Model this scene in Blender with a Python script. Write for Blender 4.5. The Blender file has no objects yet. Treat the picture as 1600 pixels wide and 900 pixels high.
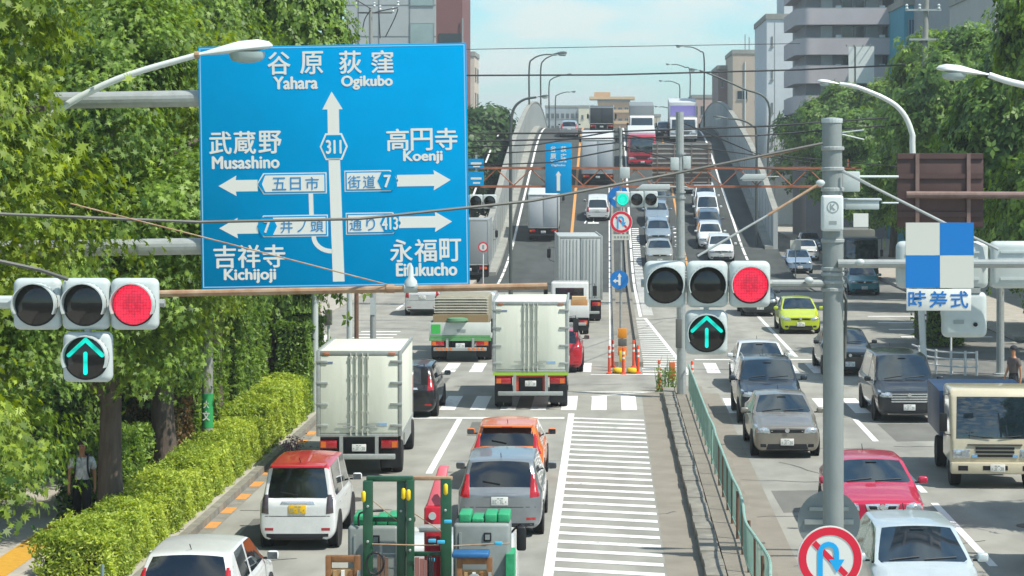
import bpy, bmesh, math, random
import numpy as np
from mathutils import Vector, Matrix
from mathutils.bvhtree import BVHTree
R = math.radians
random.seed(5); NR = np.random.RandomState(5)
SC = bpy.context.scene; COL = SC.collection

# ------------------------------------------------------------------ camera, sky, sun, exposure
EYE = 7.5; F = 3500.0; VX = 950.0; HY = 245.0        # eye height (m), focal length and vanishing point of the road (photo pixels)
cam_d = bpy.data.cameras.new('camera'); cam = bpy.data.objects.new('camera', cam_d); COL.objects.link(cam)
cam.location = (0, 0, EYE); cam.rotation_euler = (R(90), 0, 0)
cam_d.sensor_fit = 'HORIZONTAL'; cam_d.sensor_width = 36; cam_d.lens = F / 1600 * 36
cam_d.shift_x = -(VX - 800) / 1600; cam_d.shift_y = -(450 - HY) / 1600
cam_d.clip_start = 0.5; cam_d.clip_end = 9000
SC.camera = cam
SUN_TO = Vector((0.58, -0.32, 1.0)).normalized()     # towards the sun: right, a little behind the camera, high
W = bpy.data.worlds.new('World'); SC.world = W; W.use_nodes = True
nt = W.node_tree; nt.nodes.clear()
out = nt.nodes.new('ShaderNodeOutputWorld'); bg = nt.nodes.new('ShaderNodeBackground')
sky = nt.nodes.new('ShaderNodeTexSky'); sky.sky_type = 'NISHITA'; sky.sun_disc = False
sky.sun_elevation = math.asin(SUN_TO.z); sky.sun_rotation = math.atan2(SUN_TO.x, SUN_TO.y)
sky.altitude = 50; sky.air_density = 1.0; sky.dust_density = 0.3; sky.ozone_density = 2.5
tc = nt.nodes.new('ShaderNodeTexCoord'); mp = nt.nodes.new('ShaderNodeMapping'); mp.inputs['Scale'].default_value = (7, 7, 26)
nz = nt.nodes.new('ShaderNodeTexNoise'); nz.inputs['Scale'].default_value = 1.6; nz.inputs['Detail'].default_value = 5; nz.inputs['Roughness'].default_value = .52
rp = nt.nodes.new('ShaderNodeValToRGB'); rp.color_ramp.elements[0].position = .46; rp.color_ramp.elements[1].position = .62
mx = nt.nodes.new('ShaderNodeMix'); mx.data_type = 'RGBA'; mx.inputs['B'].default_value = (4.5, 4.95, 4.7, 1)
mul = nt.nodes.new('ShaderNodeMath'); mul.operation = 'MULTIPLY'; mul.inputs[1].default_value = .9
tint = nt.nodes.new('ShaderNodeMix'); tint.data_type = 'RGBA'; tint.blend_type = 'MULTIPLY'; tint.inputs['Factor'].default_value = 1.0; tint.inputs['B'].default_value = (.53, .775, .82, 1)
for a, b in ((tc.outputs['Generated'], mp.inputs['Vector']), (mp.outputs['Vector'], nz.inputs['Vector']), (nz.outputs['Fac'], rp.inputs['Fac']),
             (rp.outputs['Color'], mul.inputs[0]), (mul.outputs[0], mx.inputs['Factor']), (sky.outputs['Color'], tint.inputs['A']), (tint.outputs['Result'], mx.inputs['A']),
             (mx.outputs['Result'], bg.inputs['Color']), (bg.outputs['Background'], out.inputs['Surface'])):
    nt.links.new(a, b)
bg.inputs['Strength'].default_value = 0.14
sun_d = bpy.data.lights.new('sun', 'SUN'); sun = bpy.data.objects.new('sun', sun_d); COL.objects.link(sun)
sun_d.energy = 4.0; sun_d.angle = R(0.6); sun_d.color = (1.0, .95, .86)
sun.rotation_euler = SUN_TO.to_track_quat('Z', 'Y').to_euler()
SC.view_settings.view_transform = 'Standard'; SC.view_settings.look = 'None'; SC.view_settings.exposure = 0.58; SC.view_settings.gamma = 1
SC.cycles.use_denoising = True
SC.cycles.max_bounces = 6; SC.cycles.diffuse_bounces = 3; SC.cycles.glossy_bounces = 3; SC.cycles.transmission_bounces = 3; SC.cycles.transparent_max_bounces = 6
SC.cycles.sample_clamp_indirect = 4

# ------------------------------------------------------------------ helpers
def P(px, py, Y): return Vector(((px - VX) * Y / F, Y, EYE - (py - HY) * Y / F))
def G(px, py, z=0.0):
    Y = (EYE - z) * F / (py - HY); return Vector(((px - VX) * Y / F, Y, z))
def lin(h):
    if isinstance(h, (tuple, list)): return tuple(h)[:3]
    h = h.lstrip('#'); o = []
    for i in (0, 2, 4):
        c = int(h[i:i + 2], 16) / 255; o.append(c / 12.92 if c <= .04045 else ((c + .055) / 1.055) ** 2.4)
    return tuple(o)
MATS = {}
def mat(name, color=(.5, .5, .5), rough=.6, metal=0.0, coat=0.0, var=0.0, vscale=3.0, color2=None, bump=0.0, bscale=40.0, emit=0.0, spec=.5, streak=1.0):
    if name in MATS: return MATS[name]
    m = bpy.data.materials.new(name); m.use_nodes = True; t = m.node_tree; b = t.nodes['Principled BSDF']
    c = lin(color); b.inputs['Base Color'].default_value = (*c, 1); b.inputs['Roughness'].default_value = rough
    b.inputs['Metallic'].default_value = metal; b.inputs['Coat Weight'].default_value = coat; b.inputs['Coat Roughness'].default_value = .04
    b.inputs['Specular IOR Level'].default_value = spec
    if emit: b.inputs['Emission Color'].default_value = (*c, 1); b.inputs['Emission Strength'].default_value = emit
    if var or color2 or bump:
        x = t.nodes.new('ShaderNodeTexCoord'); mp = t.nodes.new('ShaderNodeMapping'); mp.inputs['Scale'].default_value = (1, 1, streak)
        t.links.new(x.outputs['Object'], mp.inputs['Vector'])
    if var or color2:
        n = t.nodes.new('ShaderNodeTexNoise'); n.inputs['Scale'].default_value = vscale; n.inputs['Detail'].default_value = 6; n.inputs['Roughness'].default_value = .65
        t.links.new(mp.outputs['Vector'], n.inputs['Vector'])
        r = t.nodes.new('ShaderNodeValToRGB'); r.color_ramp.elements[0].position = .32; r.color_ramp.elements[1].position = .70
        c2 = lin(color2) if color2 else tuple(min(1, v * (1 + var)) for v in c)
        c1 = c if color2 else tuple(v * (1 - var) for v in c)
        r.color_ramp.elements[0].color = (*c1, 1); r.color_ramp.elements[1].color = (*c2, 1)
        t.links.new(n.outputs['Fac'], r.inputs['Fac']); t.links.new(r.outputs['Color'], b.inputs['Base Color'])
    if bump:
        n2 = t.nodes.new('ShaderNodeTexNoise'); n2.inputs['Scale'].default_value = bscale; n2.inputs['Detail'].default_value = 4
        t.links.new(mp.outputs['Vector'], n2.inputs['Vector'])
        bp = t.nodes.new('ShaderNodeBump'); bp.inputs['Strength'].default_value = bump; bp.inputs['Distance'].default_value = .02
        t.links.new(n2.outputs['Fac'], bp.inputs['Height']); t.links.new(bp.outputs['Normal'], b.inputs['Normal'])
    MATS[name] = m; return m
def paint(name, color, metal=0.0, rough=.32): return mat(name, color, rough, metal, coat=.8, var=.06, vscale=5.0)
def leaf_mat(name, a, b, trans=.45):
    m = bpy.data.materials.new(name); m.use_nodes = True; t = m.node_tree; p = t.nodes['Principled BSDF']; o = t.nodes['Material Output']
    g = t.nodes.new('ShaderNodeNewGeometry'); r = t.nodes.new('ShaderNodeValToRGB')
    r.color_ramp.elements[0].color = (*lin(a), 1); r.color_ramp.elements[1].color = (*lin(b), 1)
    xc = t.nodes.new('ShaderNodeTexCoord'); n = t.nodes.new('ShaderNodeTexNoise'); n.inputs['Scale'].default_value = .55; n.inputs['Detail'].default_value = 2
    ad = t.nodes.new('ShaderNodeMath'); ad.operation = 'MULTIPLY_ADD'; ad.inputs[1].default_value = 1.5; ad.inputs[2].default_value = -.75
    a2 = t.nodes.new('ShaderNodeMath'); a2.operation = 'MULTIPLY_ADD'; a2.inputs[1].default_value = .75; a2.use_clamp = True
    t.links.new(xc.outputs['Object'], n.inputs['Vector']); t.links.new(n.outputs['Fac'], ad.inputs[0]); t.links.new(g.outputs['Random Per Island'], a2.inputs[0]); t.links.new(ad.outputs[0], a2.inputs[2])
    ad.inputs[2].default_value = -.62
    t.links.new(a2.outputs[0], r.inputs['Fac']); t.links.new(r.outputs['Color'], p.inputs['Base Color'])
    p.inputs['Roughness'].default_value = .5; p.inputs['Specular IOR Level'].default_value = .4
    tr = t.nodes.new('ShaderNodeBsdfTranslucent'); mix = t.nodes.new('ShaderNodeMixShader'); mix.inputs[0].default_value = trans
    hs = t.nodes.new('ShaderNodeHueSaturation'); hs.inputs['Saturation'].default_value = 1.15; hs.inputs['Value'].default_value = 1.7; hs.inputs['Hue'].default_value = .485
    t.links.new(r.outputs['Color'], hs.inputs['Color']); t.links.new(hs.outputs['Color'], tr.inputs['Color'])
    t.links.new(p.outputs[0], mix.inputs[1]); t.links.new(tr.outputs[0], mix.inputs[2]); t.links.new(mix.outputs[0], o.inputs['Surface'])
    return m

def tag(o, label=None, cat=None, group=None, kind=None):
    if label: o['label'] = label
    if cat: o['category'] = cat
    if group: o['group'] = group
    if kind: o['kind'] = kind
    return o
def empty(name, loc=(0, 0, 0), rz=0.0, rx=0.0):
    o = bpy.data.objects.new(name, None); COL.objects.link(o); o.location = loc; o.rotation_euler = (rx, 0, rz); o.empty_display_size = .3; return o
def thing(name, label, cat, loc=(0, 0, 0), rz=0.0, group=None, rx=0.0): return tag(empty(name, loc, rz, rx), label, cat, group)
def obj_from_mesh(name, me, parent=None):
    o = bpy.data.objects.new(name, me); COL.objects.link(o)
    if parent: o.parent = parent
    return o
def copy_tree(o, parent=None):
    c = o.copy(); COL.objects.link(c)
    if parent: c.parent = parent
    for ch in list(o.children): copy_tree(ch, c)
    return c

class MB:
    def __init__(s): s.v = []; s.f = []; s.m = []
    def add(s, v, f, mi=0):
        n = len(s.v); s.v += [tuple(x) for x in v]; s.f += [tuple(i + n for i in q) for q in f]; s.m += [mi] * len(f); return s
    def box(s, x0, x1, y0, y1, z0, z1, mi=0):
        return s.add([(x0, y0, z0), (x1, y0, z0), (x1, y1, z0), (x0, y1, z0), (x0, y0, z1), (x1, y0, z1), (x1, y1, z1), (x0, y1, z1)],
                     [(3, 2, 1, 0), (4, 5, 6, 7), (0, 1, 5, 4), (1, 2, 6, 5), (2, 3, 7, 6), (3, 0, 4, 7)], mi)
    def poly(s, pts, mi=0): return s.add(pts, [tuple(range(len(pts)))], mi)
    def prism(s, pts, d, mi=0):
        n = len(pts); d = Vector(d); b = [Vector(p) + d for p in pts]
        return s.add(list(pts) + b, [tuple(range(n))[::-1], tuple(range(n, 2 * n))] + [(i, (i + 1) % n, n + (i + 1) % n, n + i) for i in range(n)], mi)
    def tube(s, pts, r, n=8, mi=0, caps=True):
        pts = [Vector(p) for p in pts]; k = len(pts); rs = r if isinstance(r, (list, tuple)) else [r] * k
        vs = []; up = None
        for i, p in enumerate(pts):
            d = (pts[min(i + 1, k - 1)] - pts[max(i - 1, 0)])
            d = d.normalized() if d.length > 1e-9 else Vector((0, 0, 1))
            if up is None:
                up = Vector((0, 0, 1)) if abs(d.z) < .9 else Vector((1, 0, 0))
            a = d.cross(up).normalized(); b = a.cross(d).normalized(); up = b
            for j in range(n):
                t = 2 * math.pi * j / n; vs.append(p + (a * math.cos(t) + b * math.sin(t)) * rs[i])
        fs = [(i * n + j, i * n + (j + 1) % n, (i + 1) * n + (j + 1) % n, (i + 1) * n + j) for i in range(k - 1) for j in range(n)]
        if caps: fs += [tuple(range(n))[::-1], tuple((k - 1) * n + j for j in range(n))]
        return s.add(vs, fs, mi)
    def lathe(s, prof, n=24, axis='z', o=(0, 0, 0), mi=0):
        o = Vector(o); vs = []; k = len(prof)
        for r, h in prof:
            for j in range(n):
                t = 2 * math.pi * j / n; a, b = r * math.cos(t), r * math.sin(t)
                vs.append(o + (Vector((a, b, h)) if axis == 'z' else Vector((h, a, b)) if axis == 'x' else Vector((a, h, b))))
        fs = [(i * n + j, i * n + (j + 1) % n, (i + 1) * n + (j + 1) % n, (i + 1) * n + j) for i in range(k - 1) for j in range(n)]
        fs += [tuple(range(n))[::-1], tuple((k - 1) * n + j for j in range(n))]
        return s.add(vs, fs, mi)
    def build(s, name, mats, parent=None, smooth=False, bev=0.0, seg=2, sub=0):
        me = bpy.data.meshes.new(name); me.from_pydata(s.v, [], s.f)
        ms = mats if isinstance(mats, (list, tuple)) else [mats]
        for m in ms: me.materials.append(m)
        if len(ms) > 1: me.polygons.foreach_set('material_index', s.m)
        bm = bmesh.new(); bm.from_mesh(me)
        if bev or smooth or sub: bmesh.ops.remove_doubles(bm, verts=bm.verts, dist=1e-5)
        bmesh.ops.recalc_face_normals(bm, faces=bm.faces)
        if bev: bmesh.ops.bevel(bm, geom=list(bm.edges), offset=bev, segments=seg, profile=.5, affect='EDGES', clamp_overlap=True)
        bm.to_mesh(me); bm.free()
        o = obj_from_mesh(name, me, parent)
        if sub:
            md = o.modifiers.new('s', 'SUBSURF'); md.levels = md.render_levels = sub; md.boundary_smooth = 'PRESERVE_CORNERS'
        if smooth or sub or bev:
            for p in me.polygons: p.use_smooth = True
            if not sub: 
                try: me.set_sharp_from_angle(angle=R(42))
                except Exception: pass
        return o
def box_thing(name, m, b, parent=None, bev=0.0):
    return MB().box(*b).build(name, m, parent, bev=bev)
def smooth_path(pts, n=6):
    pts = [Vector(p) for p in pts]; o = []
    for i in range(len(pts) - 1):
        p0, p1, p2, p3 = pts[max(i - 1, 0)], pts[i], pts[i + 1], pts[min(i + 2, len(pts) - 1)]
        for k in range(n):
            t = k / n; o.append(.5 * ((2 * p1) + (p2 - p0) * t + (2 * p0 - 5 * p1 + 4 * p2 - p3) * t * t + (3 * p1 - p0 - 3 * p2 + p3) * t ** 3))
    o.append(pts[-1]); return o

_txt = {}
def text_mesh(s, bold=0.0, extrude=.004):
    """flat lettering as mesh, normalised to its own bounding box (0..1 in x, 0..1 in y)"""
    key = (s, bold)
    if key in _txt: return _txt[key]
    cu = bpy.data.curves.new('lettering', 'FONT'); cu.body = s; cu.size = 1; cu.offset = bold; cu.resolution_u = 4; cu.extrude = 0.0
    o = bpy.data.objects.new('lettering', cu); COL.objects.link(o)
    dg = bpy.context.evaluated_depsgraph_get(); dg.update()
    me = bpy.data.meshes.new_from_object(o.evaluated_get(dg))
    v = np.zeros(len(me.vertices) * 3); me.vertices.foreach_get('co', v); v = v.reshape(-1, 3)
    fs = [tuple(p.vertices) for p in me.polygons]
    bpy.data.objects.remove(o); bpy.data.curves.remove(cu); bpy.data.meshes.remove(me)
    lo, hi = v.min(0), v.max(0); d = np.maximum(hi - lo, 1e-6); v = (v - lo) / d
    _txt[key] = (v, fs); return _txt[key]
def text(s, x0, x1, z0, z1, y, name, m, parent, bold=.012, fat=0.0):
    """lettering standing in the local x-z plane, facing -y, filling the box x0..x1, z0..z1"""
    v, fs = text_mesh(s, bold)
    mb = MB()
    for q, (dx, dz) in enumerate(((0, 0),) if not fat else ((0, 0), (-fat, 0), (fat, 0), (0, fat * .7), (0, -fat * .7))): mb.add([(x0 + a[0] * (x1 - x0) + dx, y - q * .0003, z0 + a[1] * (z1 - z0) + dz) for a in v], fs)
    me = bpy.data.meshes.new(name); me.from_pydata(mb.v, [], mb.f); me.materials.append(m)
    return obj_from_mesh(name, me, parent)

# ------------------------------------------------------------------ road profile: flat, then the flyover ramp
RS, RE1, RE2, RT, GR = 125.0, 155.0, 195.0, 235.0, 0.14
def zr(Y):
    if Y <= RS: return 0.0
    if Y <= RE1: return GR * (Y - RS) ** 2 / (2 * (RE1 - RS))
    z1 = GR * (RE1 - RS) / 2
    if Y <= RE2: return z1 + GR * (Y - RE1)
    z2 = z1 + GR * (RE2 - RE1); L = RT - RE2
    if Y <= RT + 70: d = Y - RE2; return z2 + GR * d - GR * d * d / (2 * L)
    d = RT + 70 - RE2; zz = z2 + GR * d - GR * d * d / (2 * L); return max(zz + (GR - GR * d / L) * (Y - RT - 70), -3)
def slope(Y): return (zr(Y + .5) - zr(Y - .5))
def onroad(px, py, ramp=True):
    """point of the road seen at a photo pixel"""
    if not ramp: return G(px, py)
    lo, hi = 15.0, 234.0
    f = lambda Y: HY + (EYE - zr(Y)) / Y * F
    for _ in range(60):
        m = (lo + hi) / 2
        if f(m) > py: lo = m
        else: hi = m
    return Vector(((px - VX) * lo / F, lo, zr(lo)))
def worn_paint(name, c, under, thr=.36):
    m = bpy.data.materials.new(name); m.use_nodes = True; t = m.node_tree; b = t.nodes['Principled BSDF']; b.inputs['Roughness'].default_value = .7
    x = t.nodes.new('ShaderNodeTexCoord'); n = t.nodes.new('ShaderNodeTexNoise'); n.inputs['Scale'].default_value = 7; n.inputs['Detail'].default_value = 8; n.inputs['Roughness'].default_value = .75
    n2 = t.nodes.new('ShaderNodeTexNoise'); n2.inputs['Scale'].default_value = .7; ad = t.nodes.new('ShaderNodeMath'); ad.operation = 'MULTIPLY_ADD'; ad.inputs[1].default_value = .55; 
    r = t.nodes.new('ShaderNodeValToRGB'); r.color_ramp.elements[0].position = thr + .21; r.color_ramp.elements[1].position = thr + .34; r.color_ramp.elements[0].color = (*lin(under), 1); r.color_ramp.elements[1].color = (*lin(c), 1)
    t.links.new(x.outputs['Object'], n.inputs['Vector']); t.links.new(x.outputs['Object'], n2.inputs['Vector']); t.links.new(n2.outputs['Fac'], ad.inputs[0]); t.links.new(n.outputs['Fac'], ad.inputs[2])
    t.links.new(ad.outputs[0], r.inputs['Fac']); t.links.new(r.outputs['Color'], b.inputs['Base Color']); return m
M_white = worn_paint('white_marking', '#dededa', '#8f8f8a')
M_steel = mat('galvanised_steel', '#a9aeab', .45, .35, var=.12, vscale=8)
M_grey = mat('grey_painted_steel', '#9aa09e', .5, .1, var=.10, vscale=10)
M_black = mat('black_plastic', '#16171a', .5)
M_rubber = mat('tyre_rubber', '#1a1a1b', .85)
M_chrome = mat('chrome_trim', '#dfe3e5', .22, .75)
M_rim = mat('alloy_rim', '#9a9da0', .35, .8)
M_glass = mat('dark_car_glass', '#1c2a33', .04, coat=1.0, var=.45, vscale=2.2, spec=.9)
M_glass2 = mat('tinted_privacy_glass', '#12161b', .05, coat=1.0, var=.4, vscale=2.5, spec=.8)
M_head = mat('headlight_lens', '#c3ccd1', .12, .55, coat=1.0, var=.35, vscale=22)
M_tail = mat('tail_light_lens', '#a80f1a', .2, coat=1.0, var=.2, vscale=30)
M_amber = mat('amber_lens', '#d8690c', .25, coat=1.0)
M_plate = mat('white_number_plate', '#dcdcd8', .5)
M_platey = mat('yellow_number_plate', '#e6b80a', .5)
M_plated = mat('plate_digits', '#7f938a', .6)
M_conc = mat('weathered_concrete', '#9c9d95', .85, color2='#7f817b', vscale=.8, bump=.2, streak=.35)
M_wire = mat('black_cable', '#2b2c2e', .6)
M_rust = mat('rusted_steel_pipe', '#8f6a4c', .75, color2='#b09a80', vscale=7)
M_orange = mat('orange_gantry_paint', '#ab6a4c', .65, color2='#87523a', vscale=4)
# ------------------------------------------------------------------ cars
# style: fractions of the length (from the nose) of cowl, windscreen top, B pillar, C pillar, roof end, rear glass base ; hood, cowl and belt height as fractions of H
STY = {
 'hatch':   dict(c=.25, w=.43, b=.59, d=.79, r=.86, g=.955, hood=.60, cowl=.66, belt=.63, tail=.66, rw=.76),
 'mpv':     dict(c=.22, w=.40, b=.57, d=.80, r=.90, g=.965, hood=.60, cowl=.65, belt=.61, tail=.62, rw=.79),
 'sedan':   dict(c=.28, w=.45, b=.58, d=.72, r=.74, g=.865, hood=.63, cowl=.68, belt=.66, tail=.70, rw=.75),
 'wedge':   dict(c=.22, w=.44, b=.59, d=.78, r=.83, g=.94, hood=.58, cowl=.66, belt=.64, tail=.70, rw=.74),
 'kei':     dict(c=.19, w=.33, b=.55, d=.82, r=.945, g=.978, hood=.56, cowl=.60, belt=.58, tail=.58, rw=.80),
 'minivan': dict(c=.19, w=.37, b=.52, d=.80, r=.945, g=.978, hood=.55, cowl=.60, belt=.58, tail=.60, rw=.78),
 'suv':     dict(c=.27, w=.43, b=.58, d=.80, r=.88, g=.96, hood=.62, cowl=.66, belt=.64, tail=.66, rw=.78),
 'sport':   dict(c=.29, w=.48, b=.60, d=.80, r=.86, g=.955, hood=.65, cowl=.69, belt=.66, tail=.70, rw=.76),
 'van':     dict(c=.10, w=.25, b=.45, d=.80, r=.955, g=.982, hood=.50, cowl=.54, belt=.55, tail=.55, rw=.84),
}
_tyre = {}
def wheel(parent, x, y, r, wd, s):
    if 't' not in _tyre:
        a = MB().lathe([(.62, -.5), (.93, -.5), (1.0, -.36), (1.0, .36), (.93, .5), (.62, .5)], 24, 'x').build('tyre', M_rubber, smooth=True)
        b = MB(); b.lathe([(.64, -.44), (.64, .40), (.60, .47), (.55, .40), (.18, .40), (.14, .46), (0.02, .46)], 24, 'x')
        for k in range(5):
            t = 2 * math.pi * k / 5; c, q = math.cos(t), math.sin(t)
            b.prism([(.405, c * .12 - q * .07, q * .12 + c * .07), (.405, c * .12 + q * .07, q * .12 - c * .07), (.405, c * .58 + q * .10, q * .58 - c * .10), (.405, c * .58 - q * .10, q * .58 + c * .10)], (.05, 0, 0))
        b = b.build('rim', M_rim)
        _tyre['t'], _tyre['r'] = a.data, b.data
        bpy.data.objects.remove(a); bpy.data.objects.remove(b)
    e = empty('wheel', (x, y, r)); e.parent = parent; e.scale = (wd * s, r, r)
    obj_from_mesh('tyre', _tyre['t'], e); obj_from_mesh('rim', _tyre['r'], e)
    return e
def patch(bvh, cor, dr, off, name, m, parent, nx=6, nz=4, sx=1):
    """a lamp, grille or trim piece that follows the body: corners (x,z) BL,BR,TR,TL shot along y onto it"""
    pts = []; bl, br, tr, tl = [Vector(c) for c in cor]
    for j in range(nz + 1):
        for i in range(nx + 1):
            u, v = i / nx, j / nz
            p = bl * (1 - u) * (1 - v) + br * u * (1 - v) + tr * u * v + tl * (1 - u) * v
            h = bvh.ray_cast(Vector((p.x * sx, -10 * dr, p.y)), Vector((0, dr, 0)))
            y = h[0].y if h[0] is not None else None
            pts.append([p.x * sx, y, p.y, (0 < i < nx) and (0 < j < nz)])
    ys = [p[1] for p in pts if p[1] is not None]
    if not ys: return None
    far = (max(ys) if dr > 0 else min(ys)); vs = []
    for p in pts:
        y = p[1] if p[1] is not None else far
        vs.append((p[0], y - dr * (off if p[3] else off * .35), p[2]))
    fs = [(j * (nx + 1) + i, j * (nx + 1) + i + 1, (j + 1) * (nx + 1) + i + 1, (j + 1) * (nx + 1) + i) for j in range(nz) for i in range(nx)]
    n = len(vs); vs += [(a[0], a[1] + dr * .03, a[2]) for a in vs]          # a back sheet gives it thickness
    rim = [i for i in range(nx + 1)] + [j * (nx + 1) + nx for j in range(1, nz + 1)] + [nz * (nx + 1) + i for i in range(nx - 1, -1, -1)] + [j * (nx + 1) for j in range(nz - 1, 0, -1)]
    fs += [(rim[i], rim[(i + 1) % len(rim)], rim[(i + 1) % len(rim)] + n, rim[i] + n) for i in range(len(rim))]
    return MB().add(vs, fs).build(name, m, parent, smooth=True)
def plate(parent, y, z, dr, m, x=0.0):
    """dr=+1 plate faces -y"""
    w, h = .165, .083
    b = MB().box(x - w, x + w, y - .012, y + .012, z - h, z + h).build('number_plate', m, parent, bev=.006)
    q = MB(); yy = y - dr * .0145
    for (a, b2, c, d) in ((-.13, -.115, -.03, .0), (-.085, -.045, -.055, -.045), (-.055, -.045, -.045, .022), (-.03, .005, .012, .022), (-.03, -.02, -.055, .012), (.02, .04, -.02, -.01), (.055, .09, -.055, -.045), (.055, .09, .012, .022), (.08, .09, -.045, .012), (.105, .115, -.055, .022), (.125, .135, -.055, .022), (-.07, -.015, .042, .06), (.0, .05, .042, .06)):
        q.box(x + a, x + b2, min(yy, yy + dr * .003), max(yy, yy + dr * .003), z + c, z + d)
    q.build('plate_characters', M_plated, b)
def car(name, label, cat, loc, out, L, Wd, H, pm, style='hatch', group=None, detail=2, plate_m=None, roof_m=None, glass=None, grille='slot', tail='side', lamp=None, pitch=0.0, trim=None, rz=0.0, wiper=True, rails=False, spoiler=False, hl=None, dark_bumper=False, bonnet_vent=None):
    """nose towards local -y; out=True turns it away from the camera. loc is the ground point under the end nearest the camera."""
    s = STY[style]; w = Wd / 2; zb = .17 if H < 1.6 else .2
    c = Vector(loc) + Vector((0, L / 2, slope(loc[1] + L / 2) * L / 2 if pitch else 0))
    root = thing(name, label, cat, c, (math.pi if out else 0) + rz, group)
    if pitch: root.rotation_euler.x = (-1 if out else 1) * math.atan(pitch)
    Y = lambda f: f * L - L / 2
    hz, cz, bz, tz = s['hood'] * H, s['cowl'] * H, s['belt'] * H, s['tail'] * H
    xr = w * s['rw']; xg = w * .93
    def low(f, k=1.0, zb_=zb): return [(0, zb_), (w * .84 * k, zb_), (w * .985 * k, zb_ + .13), (w * k, H * .40)]
    def hood(f, k, z): return low(f, k) + [(w * .955 * k, z - .10), (w * .86 * k, z - .035), (w * .74 * k, z), (w * .62 * k, z + .012), (0, z + .03)]
    S = []
    nose_z = hz - (.13 if style not in ('van',) else .02)
    S.append((0.0, [(0, zb + .06), (w * .70, zb + .05), (w * .84, zb + .14), (w * .86, H * .36), (w * .82, nose_z - .09), (w * .77, nose_z - .05), (w * .68, nose_z - .03), (w * .56, nose_z - .02), (0, nose_z)]))
    S.append((.018, [(0, zb), (w * .82, zb), (w * .93, zb + .13), (w * .945, H * .38), (w * .905, nose_z - .03), (w * .84, nose_z), (w * .73, nose_z + .02), (w * .60, nose_z + .03), (0, nose_z + .05)]))
    S.append((.07, hood(.07, .975, hz - .065)))
    S.append((s['c'] * .55 + .03, hood(0, 1.0, (hz + cz) / 2 - .02)))
    S.append((s['c'] - .02, hood(0, 1.0, cz - .015)))
    def cab(f, zedge, ztop, x5, z5, x6, k=1.0):
        return low(f, k) + [(w * .985 * k, bz - .05), (x5, z5), (x6, zedge), (x6 - .075, zedge + .022), (0, ztop)]
    S.append((s['c'] + .012, low(0) + [(w * .985, bz - .05), (w * .94, cz - .005), (w * .905, cz + .012), (w * .865, cz + .018), (0, cz + .04)]))
    S.append((s['w'], cab(s['w'], H - .085, H - .02, xg, bz, xr)))
    S.append((s['w'] + .03, cab(0, H - .072, H - .006, xg, bz, xr)))
    S.append((s['b'] - .012, cab(0, H - .06, H, xg, bz, xr)))
    S.append((s['b'] + .012, cab(0, H - .06, H, xg, bz, xr)))
    S.append((s['d'], cab(0, H - .075, H - .012, xg, bz + .01, xr * .99)))
    S.append((s['d'] + (s['r'] - s['d']) * .55, cab(0, H - .085, H - .02, xg * .99, bz + .02, xr * .985)))
    S.append((s['r'], cab(0, H - .11, H - .045, xg * .985, bz + .03, xr * .97)))
    S.append((s['g'], low(0, .985) + [(w * .965, tz - .06), (w * .91, tz - .01), (w * .86, tz + .012), (w * .815, tz + .018), (0, tz + .03)]))
    kk = .972
    if style in ('sedan',): S.append((.955, low(0, .96) + [(w * .93, tz - .08), (w * .86, tz - .03), (w * .78, tz), (w * .7, tz + .005), (0, tz + .02)])); kk = .985
    else: kk = min(.99, s['g'] + .012)
    S.append((kk, [(0, zb), (w * .80, zb), (w * .94, zb + .14), (w * .955, H * .38), (w * .90, tz - .10), (w * .84, tz - .055), (w * .76, tz - .035), (w * .66, tz - .03), (0, tz - .015)]))
    S.append((1.0, [(0, zb + .05), (w * .68, zb + .05), (w * .84, zb + .14), (w * .86, H * .36), (w * .80, tz - .2), (w * .76, tz - .17), (w * .68, tz - .14), (w * .58, tz - .13), (0, tz - .12)]))
    ns = len(S); npt = 9
    vs = []; fs = []; mi = []
    for f, pts in S:
        vs += [(x, Y(f), z) for x, z in pts] + [(-x, Y(f), z) for x, z in pts[1:-1]]
    row = 2 * npt - 2
    def vid(i, j, side):
        if side > 0 or j in (0, npt - 1): return i * row + j
        return i * row + npt + j - 1
    iw, ib, id_, ir, ig = 6, 8, 10, 12, 13
    for side in (1, -1):
        for i in range(ns - 1):
            for j in range(npt - 1):
                q = [vid(i, j, side), vid(i + 1, j, side), vid(i + 1, j + 1, side), vid(i, j + 1, side)]
                if side < 0: q = q[::-1]
                k = 0
                if j == 7 and i == 5: k = 1
                elif j == 7 and i == ir: k = 2
                elif j == 5 and 6 <= i < id_ and i != ib: k = 3 if side > 0 else 6
                elif j == 5 and i == 5: k = 3 if side > 0 else 6
                elif j == 5 and i in (10, 11) and style in ('kei', 'minivan', 'van', 'mpv', 'suv'): k = (3 if side > 0 else 6) if i == 10 else 0
                elif j in (0,): k = 4
                elif roof_m and j >= 6 and 6 <= i < ir: k = 5
                fs.append(q); mi.append(k)
        for i in (0, ns - 1):
            for j in range(npt - 1):
                if side < 0: continue
                q = [vid(i, j, 1), vid(i, j + 1, 1), vid(i, j + 1, -1), vid(i, j, -1)]
                q = list(dict.fromkeys(q))
                if i: q = q[::-1]
                if len(q) > 2: fs.append(q); mi.append(0)
    me = bpy.data.meshes.new('cage'); me.from_pydata(vs, [], fs); me.polygons.foreach_set('material_index', mi)
    for k in range(7): me.materials.append(None)
    bm = bmesh.new(); bm.from_mesh(me); cl = bm.edges.layers.float.new('crease_edge')
    for e in bm.edges:
        ks = {f.material_index for f in e.link_faces}
        if len(ks) > 1: e[cl] = .85 if 4 not in ks else .3
    bm.verts.ensure_lookup_table()
    jj = [0 + q for q in range(npt)] + list(range(1, npt - 1)); CR = {2: .2, 3: .25, 4: .55, 6: .45}
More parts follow.
